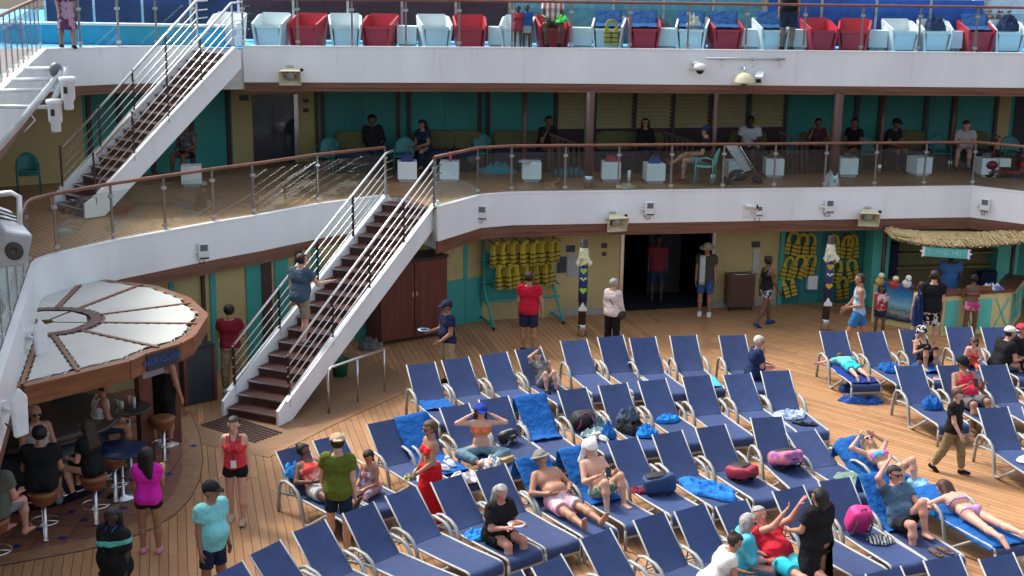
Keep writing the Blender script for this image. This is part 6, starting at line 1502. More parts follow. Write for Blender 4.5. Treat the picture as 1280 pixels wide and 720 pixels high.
person('small child in a red top with dark hair beside the printed towel', P(1098, 421), 160, stand(), [('shirt', cloth((.4, .03, .05), 'floral', (.5, .4, .4), 14), dict(hem=-.1)), ('shorts', NV, dict(length=.5))], 'brown', 1.22, 1.0, 0, True, ('mid', 'black'))
person('man in a black t-shirt and black and white floral shorts at the towel hut', P(1160, 437), -14, stand(uaL=(-.3, .0, -1), faL=(-.2, .3, -1)), [('shirt', BK, dict(hem=-.1, loose=.024)), ('shorts', cloth(BK, 'camo', (.55, .55, .52), 11), dict(length=.9, loose=.03)), ('shoes', W_)], 'fair', 1.80, 1.08, 0, False, ('short', 'dark'))
towel = heap('beach_towel', 'navy towel bundled under the arm of the man at the hut', 'towel', Vector((P(1143, 437).x, P(1143, 437).y, .55)), (.22, .3, .7), cloth((.015, .035, .12)), seed=8)
person('girl in a patterned swimsuit and skirt with a braid at the towel hut', P(1146, 435), 4, stand(uaL=(-.12, 0, -1)), [('swimsuit', cloth((.4, .42, .46), 'floral', (.18, .12, .3), 15, (.1, .2, .25))), ('skirt', cloth((.4, .42, .46), 'floral', (.18, .12, .3), 15, (.1, .2, .25)), dict(length=.30, r1=.18))], 'fair', 1.52, .92, 0, True, ('pony', 'dark'))
q = PY(1182, 400, 30.5); person('attendant in a blue shirt behind the towel hut counter', (q.x, 30.5, .008), 170, stand(uaL=(-.2, .3, -.9), faL=(.2, .9, 0), look=(.1, 1, -.35)), [('shirt', (.045, .14, .30), dict(loose=.024, hem=-.1)), ('trousers', NV)], 'dark', 1.78, 1.1, 0, False, ('short', 'black'))
person('girl in a pink halter and pink floral shorts leaning at the hut counter', P(1211, 422), 6, stand(uaL=(-.2, .4, -.9), faL=(.0, .9, .2), uaR=(.2, .4, -.9), faR=(.0, .9, .2)), [('bra', (.6, .25, .35)), ('shorts', cloth((.42, .05, .16), 'floral', (.62, .3, .4), 13), dict(length=.38))], 'brown', 1.48, 1.05, 0, True, ('bun', 'black'))
o = person('boy in a black t-shirt, khaki trousers and sandals striding across the deck', P(1183, 591), 232, walk(.34, look=(.1, 1, -.35)), [('shirt', BK, dict(hem=-.1, loose=.022)), ('trousers', (.20, .15, .075), dict(length=1.85)), ('shoes', BK, dict(inf=.006))], 'fair', 1.52, 1., 0, False, ('short', 'brown')); lanyard(o, 1.52, .14, (.05, .05, .05))
person('woman in a loose black dress with black hair standing among the front loungers', P(1016, 752), 38, stand(uaL=(-.3, .3, -.9), faL=(.1, .8, -.3), uaR=(.4, .2, -.9), faR=(.1, .7, -.5), look=(-.3, 1, -.3)), [('shirt', BK, dict(loose=.045, sleeve=.6, hem=-.15, neck=.46)), ('skirt', BK, dict(length=.55, r0=.2, r1=.26))], 'tan', 1.64, 1.25, .04, True, ('mid', 'black'))
person('person in a pale shirt standing at the right hand side of the towel hut', P(1284, 416), 80, stand(), [('shirt', cloth((.5, .48, .5), 'camo', (.3, .1, .12), 9), dict(loose=.03)), ('shorts', GR)], 'tan', 1.66, 1.1, 0, True, ('short', 'dark'))

# --- on the loungers
person('boy in a grey patterned shirt with a hand on his head and knees up', on('A3', 0, .14), 0, dict(rec(52, 48), uaL=(-.35, -.1, .5) if 0 else (-.3, .5, -.7), faL=(.3, .2, .95), uaR=(.45, .25, .85), faR=(-.75, -.1, .45), look=(0, 1, -.1)), [('shirt', cloth((.09, .10, .10), 'camo', (.2, .21, .2), 12), dict(hem=-.05)), ('shorts', (.28, .29, .26), dict(length=.7)), ('shoes', BK)], 'fair', 1.38, .95, 0, False, ('short', 'auburn'), anchor='seat', rot=lrot('A3'))
person('older woman in a navy outfit with white hair and sunglasses eating', on('A8', -.1, .52), -88, sit(6, 'face', thL=(-.1, 1, .1), thR=(.1, 1, .12)), [('shirt', (.014, .028, .08), dict(sleeve=.7, hem=-.1, loose=.03)), ('shorts', (.014, .028, .08), dict(length=.7)), ('shoes', (.5, .12, .1))], 'pink', 1.62, 1.2, .05, True, ('short', 'white'), None, True, anchor='seat')
person('woman in a coral floral top and white shorts reclining with a dark braid', on('B0', 0, .16), 0, rec(46, 0, 'belly', (-.75, .6, .05)), [('tank_top', cloth((.62, .07, .06), 'floral', (.65, .3, .25), 11)), ('shorts', (.55, .54, .50), dict(length=.55, loose=.03))], 'brown', 1.64, 1.12, 0, True, ('bun', 'black'), anchor='seat', rot=lrot('B0'))
person('girl in a floral swimsuit sitting on a lounger and looking down', on('B1', -.05, .62), 148, sit(10, 'lap', (0, 1, -.55)), [('swimsuit', cloth((.5, .24, .27), 'floral', (.2, .25, .4), 16, (.6, .5, .5)))], 'tan', 1.42, .92, 0, True, ('pony', 'black'), anchor='seat')
o = person('woman in an orange bikini top, jeans and royal blue cap with hands behind her head', on('B4', 0, .36), 0, dict(sit(-8), thL=(-.75, .75, .12), thR=(.75, .75, .12), shL=(.75, .6, -.2), shR=(-.75, .6, -.2), uaL=(-.9, .25, .12), faL=(.86, -.3, .42), uaR=(.9, .25, .12), faR=(-.86, -.3, .42), look=(-.1, 1, -.15)), [('bra', (.62, .14, .05)), ('trousers', (.13, .22, .27), dict(length=1.7, loose=.035))], 'fair', 1.66, .95, 0, True, ('mid', 'dark'), ('cap', (.02, .05, .3)), True, anchor='seat', rot=lrot('B4')-R(24))
person('shirtless man in pink floral shorts and a bucket hat asleep on his lounger', on('C7', 0, .16), 0, rec(44, 0, 'belly', (.5, .85, .25), .15), [('shorts', cloth((.66, .30, .40), 'floral', (.66, .5, .52), 11), dict(length=.72, loose=.035))], 'tan', 1.80, 1.15, .07, False, ('short', 'grey'), ('bucket', (.20, .20, .18)), anchor='seat', rot=lrot('C7'))
o = person('shirtless man with a white towel over his head and knees up looking at a phone', on('C8', 0, .18), 0, rec(58, (50, 42), 'phone', (.1, .9, -.4), .16), [('shorts', cloth((.42, .48, .38), 'sx', (.2, .26, .2), 9), dict(length=.7, loose=.03))], 'fair', 1.78, .98, 0, False, ('short', 'dark'), ('towel', (.68, .68, .66)), anchor='seat', rot=lrot('C8'))
def phone(o, lab):
    a, b_ = hand_at(o, 0), hand_at(o, 1); t = thing('mobile_phone', lab, 'phone', (a+b_)/2+Vector((0, 0, .02))); mb = MB(); mb.box((0, 0, .0), (.075, .01, .15), Matrix.Rotation(R(-30), 3, 'X')); mb.build('case', black, t, False); mb = MB(); mb.box((0, .006, 0.003), (.066, .004, .13), Matrix.Rotation(R(-30), 3, 'X')); mb.build('screen', mat('phone_screen', (.03, .05, .09), .1), t, False)
phone(o, 'dark phone held by the man with the white towel on his head')
o = person('woman in a black cold-shoulder top with grey hair eating from a white plate', on('C5', .0, .62), 222, sit(8, 'eat', (.25, 1, -.25)), [('shirt', BK, dict(sleeve=.75, loose=.03, hem=-.1)), ('shorts', BK, dict(length=.6, loose=.03)), ('shoes', GR)], 'pink', 1.64, 1.28, .06, True, ('mid', 'grey'), anchor='seat'); lanyard(o, 1.0, .2, W_) if 0 else None
hp = (hand_at(o, 0)+hand_at(o, 1))/2; t = thing('plate', 'white plate with a slice of pizza held by the woman in black', 'plate', hp+Vector((0, 0, .025))); mb = MB(); mb.lathe([(.05, 0), (.12, .012), (.125, .02), (.06, .01)], 18); mb.build('dish', white_plastic, t, False); mb = MB(); mb.plate([(-.06, -.06, .028), (.09, 0, .028), (-.05, .07, .028)], .02); mb.build('pizza_slice', mat('pizza', (.5, .14, .05), .6, var=.4, vs=30), t, False)
person('woman in a bright blue bikini sunbathing with arms behind her head and knees bent', on('Cg', 0, .22), 0, rec(24, (44, 36), 'up', (.2, .45, .85), .12), [('bra', cloth((.02, .32, .58), 'floral', (.5, .08, .4), 8)), ('briefs', (.02, .25, .5))], 'fair', 1.68, .98, 0, True, ('mid', 'blond'), None, True, anchor='seat', rot=lrot('Cg'))
person('man in a slate blue shirt and sunglasses sitting with one knee up', on('D8', 0, .18), 0, dict(rec(60, (58, 20), 'belly', (-.35, .95, -.05), .12), uaR=(.55, .2, .8), faR=(-.6, -.3, .55), uaL=(-.2, .75, -.55), faL=(-.1, .9, .2)), [('shirt', (.06, .11, .17), dict(hem=-.08, loose=.022)), ('shorts', (.016, .018, .02), dict(length=.75, loose=.03))], 'pink', 1.80, 1.1, .02, False, ('short', 'dark'), None, True, anchor='seat', rot=lrot('D8'))
person('woman in a lilac string bikini lying face down with auburn hair', on('Df', 0, .38), 0, dict(u=(0, .95, .28), up=(0, 1, .05), look=(-.2, .55, -.8), hd=(0, .8, .35), thL=(-.14, -1, -.02), thR=(.14, -1, -.02), shL=(-.12, -1, .03), shR=(.12, -1, .03), ftL=(0, -.8, -.6), ftR=(0, -.8, -.6), uaL=(-.85, .2, -.3), faL=(-.4, .8, .1), uaR=(.55, .45, -.6), faR=(-.5, .8, -.1)), [('bra', (.36, .2, .42)), ('briefs', cloth((.42, .2, .42), 'floral', (.6, .42, .55), 18))], 'fair', 1.70, 1.0, 0, True, ('mid', 'auburn'), anchor='lie', rot=lrot('Df')+math.pi)
person('small boy in a turquoise swim shirt and shorts lying face down', on('R0', 0, .42, -.01), 0, dict(u=(0, 1, .06), look=(.3, .6, -.7), thL=(-.1, -1, 0), thR=(.1, -1, 0), shL=(-.05, -1, -.1), shR=(.05, -1, -.05), ftL=(0, -.6, -.8), ftR=(0, -.6, -.8), uaL=(-.8, .3, -.2), faL=(-.5, .6, -.3), uaR=(.8, .3, -.2), faR=(.3, .8, -.2)), [('shirt', (.13, .52, .50), dict(sleeve=.6, hem=-.05)), ('shorts', cloth((.02, .38, .45), 'floral', (.03, .5, .5), 12), dict(length=.85, loose=.028))], 'fair', 1.28, 1.02, 0, False, ('short', 'brown'), anchor='lie', rot=lrot('R0')+math.pi)
person('girl in a black and white spotted bandana with knees drawn up', on('R2', 0, .16), 0, rec(60, 56, 'phone', (0, 1, -.35), .06), [('swimsuit', BK)], 'tan', 1.6, .95, 0, True, ('short', 'black'), ('towel', cloth(BK, 'floral', (.6, .6, .58), 22)), anchor='seat', rot=lrot('R2'))
person('child in an orange swim top reading a white booklet', on('R3', .05, .35), 165, sit(22, 'eat', (.1, 1, -.7)), [('swimsuit', (.62, .12, .08))], 'fair', 1.3, .95, 0, True, ('mid', 'brown'), anchor='seat')
person('man in a black shirt and white cap turned towards the woman in the red cap', on('R4', .42, .62), -70, sit(20, 'lap', (.2, 1, 0)), [('shirt', BK, dict(hem=-.08, loose=.025)), ('shorts', (.07, .09, .08), dict(length=.9, loose=.03)), ('shoes', W_)], 'pink', 1.76, 1.15, .03, False, ('short', 'dark'), ('cap', (.62, .62, .60)), anchor='seat')
person('woman in a black shirt and red cap sitting with her legs out to the side', on('R4', -.12, .45), 210, sit(-6, 'lap', (-.1, 1, 0)), [('shirt', BK, dict(hem=-.1, loose=.035, sleeve=.7)), ('shorts', BK, dict(length=.6, loose=.03))], 'pink', 1.66, 1.35, .08, True, ('short', 'brown'), ('cap', (.5, .04, .08)), anchor='seat')
o = person('tattooed man in a red and white tank top and black cap using a phone', on('S1', 0, .18), 0, rec(60, (14, 8), 'phone', (0, 1, -.4), .12), [('tank_top', cloth((.52, .03, .06))), ('shorts', (.11, .11, .12), dict(length=.9, loose=.03))], 'olive', 1.80, 1.12, .03, False, ('short', 'dark'), ('cap', BK), anchor='seat', rot=lrot('S1')); phone(o, 'black phone held by the tattooed man in red')
person('woman with grey hair and sunglasses in a cyan patterned cover-up', P(922, 716, .37), -85, sit(10, 'lap', (.1, 1, -.15)), [('shirt', cloth((.05, .38, .50), 'camo', (.12, .5, .62), 7), dict(sleeve=1.2, loose=.035, hem=-.12)), ('trousers', (.1, .15, .2))], 'pink', 1.64, 1.15, 0, True, ('mid', 'grey'), None, True, anchor='seat')
person('woman in a white lace top with dark hair in a bun leaning forward', P(886, 736, .37), -80, sit(34, 'lap', (.1, 1, -.5)), [('shirt', cloth((.62, .58, .52), 'floral', (.68, .66, .62), 40), dict(sleeve=.3, loose=.02, hem=-.08)), ('trousers', (.06, .07, .1))], 'tan', 1.66, 1.05, 0, True, ('bun', 'dark'), anchor='seat')
person('man in a red shirt and cyan swim shorts reclining with his arms raised', on('D5', 0, .5), 0, dict(rec(40, 0, 'belly', (.2, .8, .3), .12), uaL=(-.3, .6, .6), faL=(-.2, .35, .9), uaR=(-.4, .7, .5), faR=(-.4, .35, .85)), [('shirt', (.55, .02, .04), dict(sleeve=.35, hem=-.05, loose=.02)), ('shorts', cloth((.02, .42, .52), 'floral', (.1, .55, .6), 9), dict(length=.85, loose=.035))], 'pink', 1.76, 1.18, .06, False, ('short', 'grey'), None, False, anchor='seat', rot=lrot('D5'))

# --- at the bar
person('large man in a black tank top standing by the canopy posts', P(207, 558), -25, stand(uaR=(.25, .05, -1), faR=(.1, .3, -1), look=(.3, 1, 0)), [('tank_top', BK, dict(loose=.02, hem=-.1)), ('shorts', BK, dict(length=.9, loose=.03)), ('shoes', W_)], 'tan', 1.84, 1.25, .08, False, ('short', 'dark'))
person('man in a white tank top sitting at the bar', Vector((P(122, 545, .76).x, P(122, 545, .76).y, .80)), -62, sit(12, 'lap'), [('tank_top', (.50, .50, .49), dict(loose=.018)), ('shorts', NV, dict(length=.9))], 'olive', 1.76, 1.1, .03, False, ('short', 'dark'), anchor='seat')
person('bald man in a white tank top with sunglasses hanging at his chest', Vector((P(46, 580, .76).x, P(46, 580, .76).y, .80)), 220, sit(6, 'lap'), [('tank_top', (.48, .48, .47), dict(loose=.018)), ('shorts', BK, dict(length=.9))], 'pink', 1.76, 1.15, .05, False, None, None, True, anchor='seat')
person('woman in black with long dark hair sitting on a bar stool', SS['b'], 62, sit(8, 'lap', shL=(.0, -.3, -1), shR=(0, .2, -1)), [('shirt', BK, dict(loose=.02, hem=-.1)), ('skirt', BK, dict(length=.34, r0=.15, r1=.17)), ('shoes', BK, dict(inf=.006))], 'fair', 1.66, 1.05, 0, True, ('long', 'dark'), anchor='seat')
person('person in a teal shirt standing at the back of the bar', P(90, 560), 20, stand(), [('shirt', (.02, .12, .14), dict(loose=.025)), ('trousers', BK)], 'olive', 1.76, 1.1, 0, False, ('short', 'dark'))
person('man in a black shirt sitting on a bar stool with his back turned', SS['a'], 12, sit(8, 'lap'), [('shirt', BK, dict(hem=-.1, loose=.03)), ('shorts', BK, dict(length=.9)), ('shoes', GR)], 'tan', 1.80, 1.2, 0, False, ('short', 'black'), anchor='seat')
person('man in a grey green shirt sitting at the left end of the bar', SS['d'], -16, sit(10, 'lap'), [('shirt', (.10, .11, .085), dict(hem=-.1, loose=.03)), ('shorts', GR, dict(length=.9))], 'pink', 1.80, 1.2, .03, False, ('short', 'dark'), anchor='seat')

# --- middle deck
def ms(x, y, z=.47): q = P(x, y, Z2); q.z = Z2+z; return q
person('person in a black hooded top sitting in a dark armchair', ms(468, 213), 205, sit(-14, 'face', (.4, 1, -.2)), [('shirt', BK, dict(sleeve=1.8, loose=.03)), ('trousers', NV)], 'brown', 1.7, 1.1, 0, False, ('curly', 'black'), anchor='seat')
person('woman with dark hair in a navy top sitting at the head of the lower staircase', ms(532, 214), 150, sit(16, 'lap', (0, 1, -.5)), [('shirt', NV, dict(sleeve=.5)), ('trousers', NV)], 'olive', 1.6, 1., 0, True, ('mid', 'black'), anchor='seat')
person('man in a black shirt sitting beside the louvred shutters', ms(679, 213), 215, sit(18, 'face'), [('shirt', BK, dict(sleeve=.6)), ('shorts', NV)], 'brown', 1.76, 1.15, 0, False, ('short', 'black'), anchor='seat')
person('woman in a black jacket and sunglasses sitting before the louvred shutters', ms(806, 215), 195, sit(-10, 'lap', (.5, 1, 0)), [('shirt', BK, dict(sleeve=1.8, loose=.025)), ('trousers', NV)], 'tan', 1.66, 1., 0, True, ('mid', 'black'), None, True, anchor='seat')
person('man in a black shirt and cap with crossed bare legs on the mint chair', ms(878, 230, .47), 78, dict(sit(-4, 'lap'), thR=(-.1, .95, .25), shR=(-.2, .75, -.5)), [('shirt', BK, dict(sleeve=.6)), ('shorts', (.16, .18, .2), dict(length=.7)), ('shoes', (.2, .03, .03), dict(inf=.006))], 'tan', 1.74, 1.05, 0, False, ('short', 'black'), ('cap', NV), anchor='seat')
person('man in a white shirt sitting by the ochre shutters', ms(936, 213), 160, sit(14, 'eat', (-.2, 1, -.3)), [('shirt', (.44, .46, .52), dict(sleeve=.6, loose=.03)), ('shorts', (.1, .09, .06), dict(length=.9))], 'dark', 1.76, 1.2, 0, False, ('short', 'black'), anchor='seat')
person('person in a dark maroon top holding both hands to the face', ms(1019, 214), 180, dict(sit(0), uaL=(-.3, .6, -.4), faL=(.3, .0, .9), uaR=(.3, .6, -.4), faR=(-.3, .0, .9)), [('shirt', (.06, .02, .03), dict(sleeve=.5)), ('trousers', BK)], 'brown', 1.66, 1.05, 0, True, ('short', 'black'), anchor='seat')
person('person in black sitting beyond the thick column', ms(1066, 213), 140, sit(10, 'lap'), [('shirt', BK, dict(sleeve=.5)), ('trousers', BK)], 'brown', 1.66, 1.1, 0, False, ('short', 'black'), anchor='seat')
person('person in a dark top and black cap sitting by the angled cube table', ms(1108, 213), 215, sit(20, 'lap'), [('shirt', BK, dict(sleeve=.6)), ('trousers', NV)], 'brown', 1.72, 1.1, 0, False, ('short', 'black'), ('cap', BK), anchor='seat')
person('person in a white top and navy shorts sitting next to the red scooter', ms(1203, 214), 160, sit(22, 'eat', (0, 1, -.6)), [('shirt', (.4, .4, .42), dict(sleeve=.5)), ('shorts', NV, dict(length=.8)), ('shoes', BK)], 'pink', 1.7, 1.15, 0, False, ('short', 'auburn'), anchor='seat')
person('person in a grey camouflage shirt sitting behind the upper staircase', ms(236, 222), 160, sit(0, 'lap'), [('shirt', cloth((.08, .08, .08), 'camo', (.16, .16, .17), 10), dict(sleeve=.6)), ('shorts', BK)], 'brown', 1.7, 1.1, 0, False, ('short', 'dark'), anchor='seat')
# --- top deck
q = CH[690]; person('man in a white striped shirt with a bright green towel sitting in a red chair', (q.x, q.y, Z3+.45), 180, sit(-6, 'lap', thL=(-.25, 1, .0), thR=(.25, 1, 0), shL=(.1, .1, -1), shR=(-.1, .1, -1)), [('shirt', cloth((.6, .6, .6), 'sx', (.5, .12, .12), 2.5), dict(sleeve=.5, hem=-.08)), ('shorts', (.06, .05, .04), dict(length=.7)), ('shoes', BK, dict(inf=.008))], 'brown', 1.74, 1.05, 0, False, ('short', 'black'), anchor='seat')
heap('green_towel', 'bright green towel on the knee of the man in the red chair', 'towel', (q.x+.2, q.y-.36, Z3+.60), (.3, .34, .16), cloth((.10, .6, .1)), seed=6)
person('small child in a red top standing at the top deck glass', P(647, 61.5, Z3)+Vector((0, .1, .004)), 170, stand(), [('shirt', (.5, .04, .08)), ('shorts', (.5, .05, .08), dict(length=.4))], 'brown', .98, 1., 0, True, ('short', 'black'))
person('small child in a blue top and white shorts standing at the top deck glass', P(658, 61.5, Z3)+Vector((0, .1, .004)), 185, stand(), [('shirt', (.03, .12, .45), dict(sleeve=.4)), ('shorts', (.5, .52, .55), dict(length=.7))], 'brown', 1.0, 1., 0, False, ('short', 'black'))
person('person in dark navy shorts and sandals standing behind the top deck railing', P(984, 63.5, Z3)+Vector((0, .1, .004)), 175, stand(), [('shirt', BK, dict(loose=.025)), ('shorts', NV, dict(length=.9, loose=.03)), ('shoes', BK, dict(inf=.008))], 'olive', 1.76, 1.05, 0, False, ('short', 'dark'))
person('woman in a purple floral dress walking by the turquoise pool wall', P(83, 62.5, Z3)+Vector((0, .1, .004)), 210, walk(.2), [('shirt', cloth((.12, .04, .09), 'floral', (.4, .25, .34), 9), dict(sleeve=.3)), ('skirt', cloth((.12, .04, .09), 'floral', (.4, .25, .34), 9), dict(length=.5, r1=.22)), ('shoes', BK, dict(inf=.006))], 'tan', 1.66, 1.05, 0, True, ('mid', 'dark'))
for x, c, l in ((1098, (.45, .28, .25), 'person in a pale pink top sitting on a bench behind the blue screen end'), (1128, (.5, .5, .5), 'person in a white top sitting on a bench beyond the white chairs'), (1243, (.4, .41, .42), 'person in a grey top sitting on a bench behind the red chair'), (1268, (.35, .04, .06), 'person in a red top sitting on a bench behind the last white chair')):
    q = P(x, 62, Z3); person(l, (q.x+.1, q.y+1.5, Z3+.62), 178, sit(0, 'lap'), [('shirt', c, dict(sleeve=.5)), ('shorts', BK)], 'brown', 1.7, 1.1, 0, False, ('short', 'black'), anchor='seat')
    t = thing('bench', 'pale bench under the seated person in a '+{.4: 'grey', .35: 'red', .45: 'pale pink', .5: 'white'}[c[0]]+' top', 'bench', (q.x+.1, q.y+1.5, Z3)); mb = MB(); mb.box((0, 0, .57), (.6, .5, .06)); mb.build('seat', whitechair, t, False)
    for sx in (-.25, .25): mb = MB(); mb.box((sx, 0, .27), (.05, .45, .54)); mb.build('leg', whitechair, t, False)

# ------------------------------------------------------------------ things lying about
towel_on('A0', 'blue towel spread on the seat of the stair end lounger', TB, 0, .45, .56, False)
towel_on('A7', 'turquoise towel spread on the seat of a back row lounger', (.06, .42, .70), 0, .62, .5, False, side=-.06, y0=.5)
heap('beach_towel', 'bright blue towel bunched behind the head of the woman in coral', 'towel', on('B0', .12, -.26, .22), (.36, .34, .2), cloth((.03, .24, .62)), seed=12)
heap('beach_towel', 'blue towel bunched beside the girl in the floral swimsuit', 'towel', on('B1', .12, .2, .005), (.34, .4, .2), cloth(TB), seed=13)
towel_on('B3', 'blue towel draped over the back and seat of the lounger behind the woman in red', TB, .22, .75)
towel_on('B6', 'blue towel draped over the back of the lounger beside the white sneakers', TB, .3, .15, .60)
towel_on('C7', 'blue towel behind the man in pink shorts', TB, .3, 0, .60)
towel_on('C8', 'blue towel behind the man with a white towel on his head', TB, .35, .35, .60)
towel_on('Cg', 'blue towel under the sunbathing woman in the blue bikini', TB, .3, .9, .80)
towel_on('D8', 'blue towel behind the man in the slate blue shirt', TB, .3, .2, .60)
towel_on('Df', 'blue towel under the woman lying face down', TB, .0, 1.15, .66)
towel_on('R5', 'blue towel draped over the lounger at the edge of the towel hut row', (.02, .20, .60), .35, .3, .6)
towel_on('R0', 'navy blue towel under the boy in turquoise', (.012, .035, .2), 0, 1.15, .60, False)
heap('beach_towel', 'blue towel lying on the lounger next to the boy in turquoise', 'towel', on('R1', -.05, .25, .004), (.4, .5, .14), cloth(TB), lrot('R1'), 62)
towel_on('R2', 'blue towel under the girl in the spotted bandana', TB, 0, .6, .55, False)
heap('beach_towel', 'bright blue towel trailing across a middle row lounger seat', 'towel', on('C10', -.04, .62, .004), (.5, 1.0, .13), cloth((.02, .17, .52)), lrot('C10')+.35, 61)
heap('beach_towel', 'blue towel dropped on the deck below the boy in turquoise', 'towel', P(1075, 503), (.85, .32, .14), cloth((.02, .08, .3)), R(-10), 21)
heap('beach_towel', 'dark blue towel on the deck beside the arm of the boy in turquoise', 'towel', P(1058, 489), (.34, .3, .16), cloth((.015, .05, .18)), 0, 22)
heap('beach_towel', 'blue towel bunched on the lounger nearest the walking boy', 'towel', on('S0', -.1, .25, .005), (.36, .42, .2), cloth(TB), 0, 23)
heap('beach_towel', 'folded blue towel at the hinge of a second row lounger', 'towel', on('B9', 0, .12, .005), (.46, .26, .14), cloth((.02, .22, .62)), lrot('B9'), 24, rough=.3)
heap('clothes_pile', 'heap of black and grey clothes on a second row lounger', 'clothes', on('B8', .02, .3, .005), (.5, .62, .22), cloth((.018, .02, .024)), lrot('B8'), 25)
heap('shirt', 'slate grey shirt on top of the black clothes heap', 'shirt', on('B8', .04, .2, .16), (.42, .34, .2), cloth((.06, .085, .12)), lrot('B8'), 26)
heap('beach_towel', 'small bright blue towel beside the black clothes heap', 'towel', on('B8', -.12, .62, .005), (.4, .34, .16), cloth((.02, .22, .62)), lrot('B8'), 27)
backpack('dark grey handbag with a pink lining on a second row lounger', on('B7', .06, .02, .01), lrot('B7'), mat('bag_charcoal', (.03, .032, .035), .7), mat('bag_pink', (.3, .03, .10), .7), (.40, .22, .30), -.5, 'handbag', 'bag')
heap('shirt', 'teal striped shirt hung beside the dark handbag', 'shirt', on('B7', -.16, .15, .005), (.26, .34, .22), cloth((.06, .14, .18), 'sx', (.14, .24, .28), 8), 1, 28)
heap('cloth', 'pale mint cloth between the handbag and the sneakers', 'cloth', on('B7', .0, .33, .005), (.5, .24, .12), cloth((.40, .52, .50)), lrot('B7'), 29)
heap('beach_towel', 'blue towel beside the white sneakers', 'towel', on('B7', -.2, .45, .005), (.26, .4, .2), cloth(TB), lrot('B7'), 30)
for dx, r_ in ((.12, -.4), (-.02, .3)): shoe('white sneaker on the lounger with the dark handbag', on('B7', dx, .56, .004), lrot('B7')+r_, mat('sneaker_white', (.62, .60, .55), .7), 'white sneakers')
backpack('small black bag on the lounger beside the woman in the orange bikini', on('B5', .08, .22, .004), lrot('B5')+.4, mat('bag_black', (.012, .012, .014), .6), mat('bag_trim', (.3, .3, .3), .6), (.36, .18, .2), -1.1, 'handbag', 'bag')
heap('towel', 'white towel beside the tan box on the lounger of the woman in the orange bikini', 'towel', on('B4', .1, .86, .004), (.36, .3, .14), cloth(W_), .3, 31)
t = thing('takeaway_box', 'tan cardboard box on the lounger of the woman in the orange bikini', 'box', on('B4', -.13, .86, .004), lrot('B4')+.3); mb = MB(); mb.box((0, 0, .045), (.26, .2, .09)); mb.build('tray', mat('cardboard', (.45, .28, .13), .8), t, False); mb = MB(); mb.box((0, .0, .095), (.27, .21, .012)); mb.build('lid', mat('cardboard_lid', (.5, .32, .16), .8), t, False)
heap('towel', 'white towel crumpled at the foot of the lounger with the draped blue towel', 'towel', on('B3', -.05, 1.12, .004), (.5, .36, .12), cloth(W_), .4, 32)
heap('towel', 'white towel hanging beside the woman in red', 'towel', on('B2', -.05, .72, .004), (.4, .5, .16), cloth(W_), .4, 33)
for k, (dx, dy) in enumerate(((-.1, .52), (.12, .62))): shoe('white trainer lying on the draped blue towel', on('B3', dx, dy, .05), lrot('B3')+.6*k, mat('trainer_white', (.6, .62, .64), .7), 'white trainers')
# straw hat on a chair back
q = P(483, 612, .75); t = thing('straw_hat', 'wide cream straw hat resting above the second row lounger near the girl', 'hat', on('B2', .06, 1.12, .01), .3); mb = MB(); mb.lathe([(.19, .0), (.185, .015), (.10, .035), (.095, .10), (.075, .13), (.02, .135)], 20); mb.build('crown_and_brim', mat('straw', (.62, .52, .34), .8, var=.15, vs=30, bump=.4, bs=90), t, False); mb = MB(); mb.lathe([(.103, .035), (.104, .055), (.1, .056)], 20); mb.build('band', mat('straw_band', (.5, .4, .24), .8), t, False)
backpack('dark blue duffel bag on a middle row lounger', on('C9', -.06, .42, .004), lrot('C9')+1.2, mat('duffel_navy', (.02, .05, .14), .7), mat('duffel_trim', (.012, .014, .02), .7), (.28, .26, .5), -1.45, 'duffel_bag', 'bag')
heap('cloth', 'small maroon cloth beside the dark blue duffel bag', 'cloth', on('C9', .2, .25, .004), (.26, .2, .08), cloth((.22, .03, .06)), 0, 34)
backpack('red and black backpack lying on a middle row lounger', on('C11', -.02, .42, .004), lrot('C11')+.3, mat('pack_red', (.30, .02, .045), .6), mat('pack_black', (.015, .014, .016), .6), (.40, .19, .46), -1.4)
backpack('pink patterned bag with black straps on a middle row lounger', on('C12', .0, .35, .004), lrot('C12')+.2, cloth((.60, .16, .24), 'camo', (.25, .12, .3), 9, (.7, .5, .5)), mat('pack_black', (.015, .014, .016), .6), (.48, .22, .5), -1.25, 'beach_bag', 'bag')
heap('cloth', 'sage green cloth spread on the lowered lounger', 'cloth', on('Cf', -.1, .68, .004), (.5, .7, .06), cloth((.14, .22, .18)), lrot('Cf'), 35)
heap('scarf', 'pale blue and white scarf on the last second row lounger', 'scarf', on('B12', .05, .42, .004), (.55, .34, .12), cloth((.30, .42, .6), 'camo', (.6, .64, .7), 14), lrot('B12'), 36)
for k, (dx, dy) in enumerate(((.06, .78), (-.08, .86))): shoe('dark sandal beside the pale blue scarf', on('B12', dx, dy, .004), lrot('B12')+.8+.3*k, mat('sandal_black', (.02, .02, .022), .6), 'dark sandals on the lounger', True, 'sandal')
for k, (dx, dy) in enumerate(((.02, 1.02), (-.14, 1.0))): shoe('brown flip-flop at the feet of the man in slate blue', on('D8', dx, dy, .004), lrot('D8')+.2*k, mat('flipflop_brown', (.10, .06, .045), .7), 'brown flip-flops', True, 'flip_flop')
backpack('bright pink backpack standing on a front row lounger', on('D7', .08, .20, .004), lrot('D7')-.2, mat('pack_pink', (.62, .03, .20), .6), mat('pack_trim', (.05, .05, .055), .6), (.34, .24, .42), -.5)
heap('cloth', 'striped black and white cloth under the pink backpack', 'cloth', on('D7', -.08, .48, .004), (.4, .3, .08), cloth((.5, .5, .5), 'sx', (.04, .04, .04), 7), 0, 37)
heap('beach_towel', 'pale blue towel at the hip of the sunbathing woman', 'towel', on('Cg', -.12, .72, .035), (.34, .4, .1), cloth((.24, .48, .68)), 0, 38)
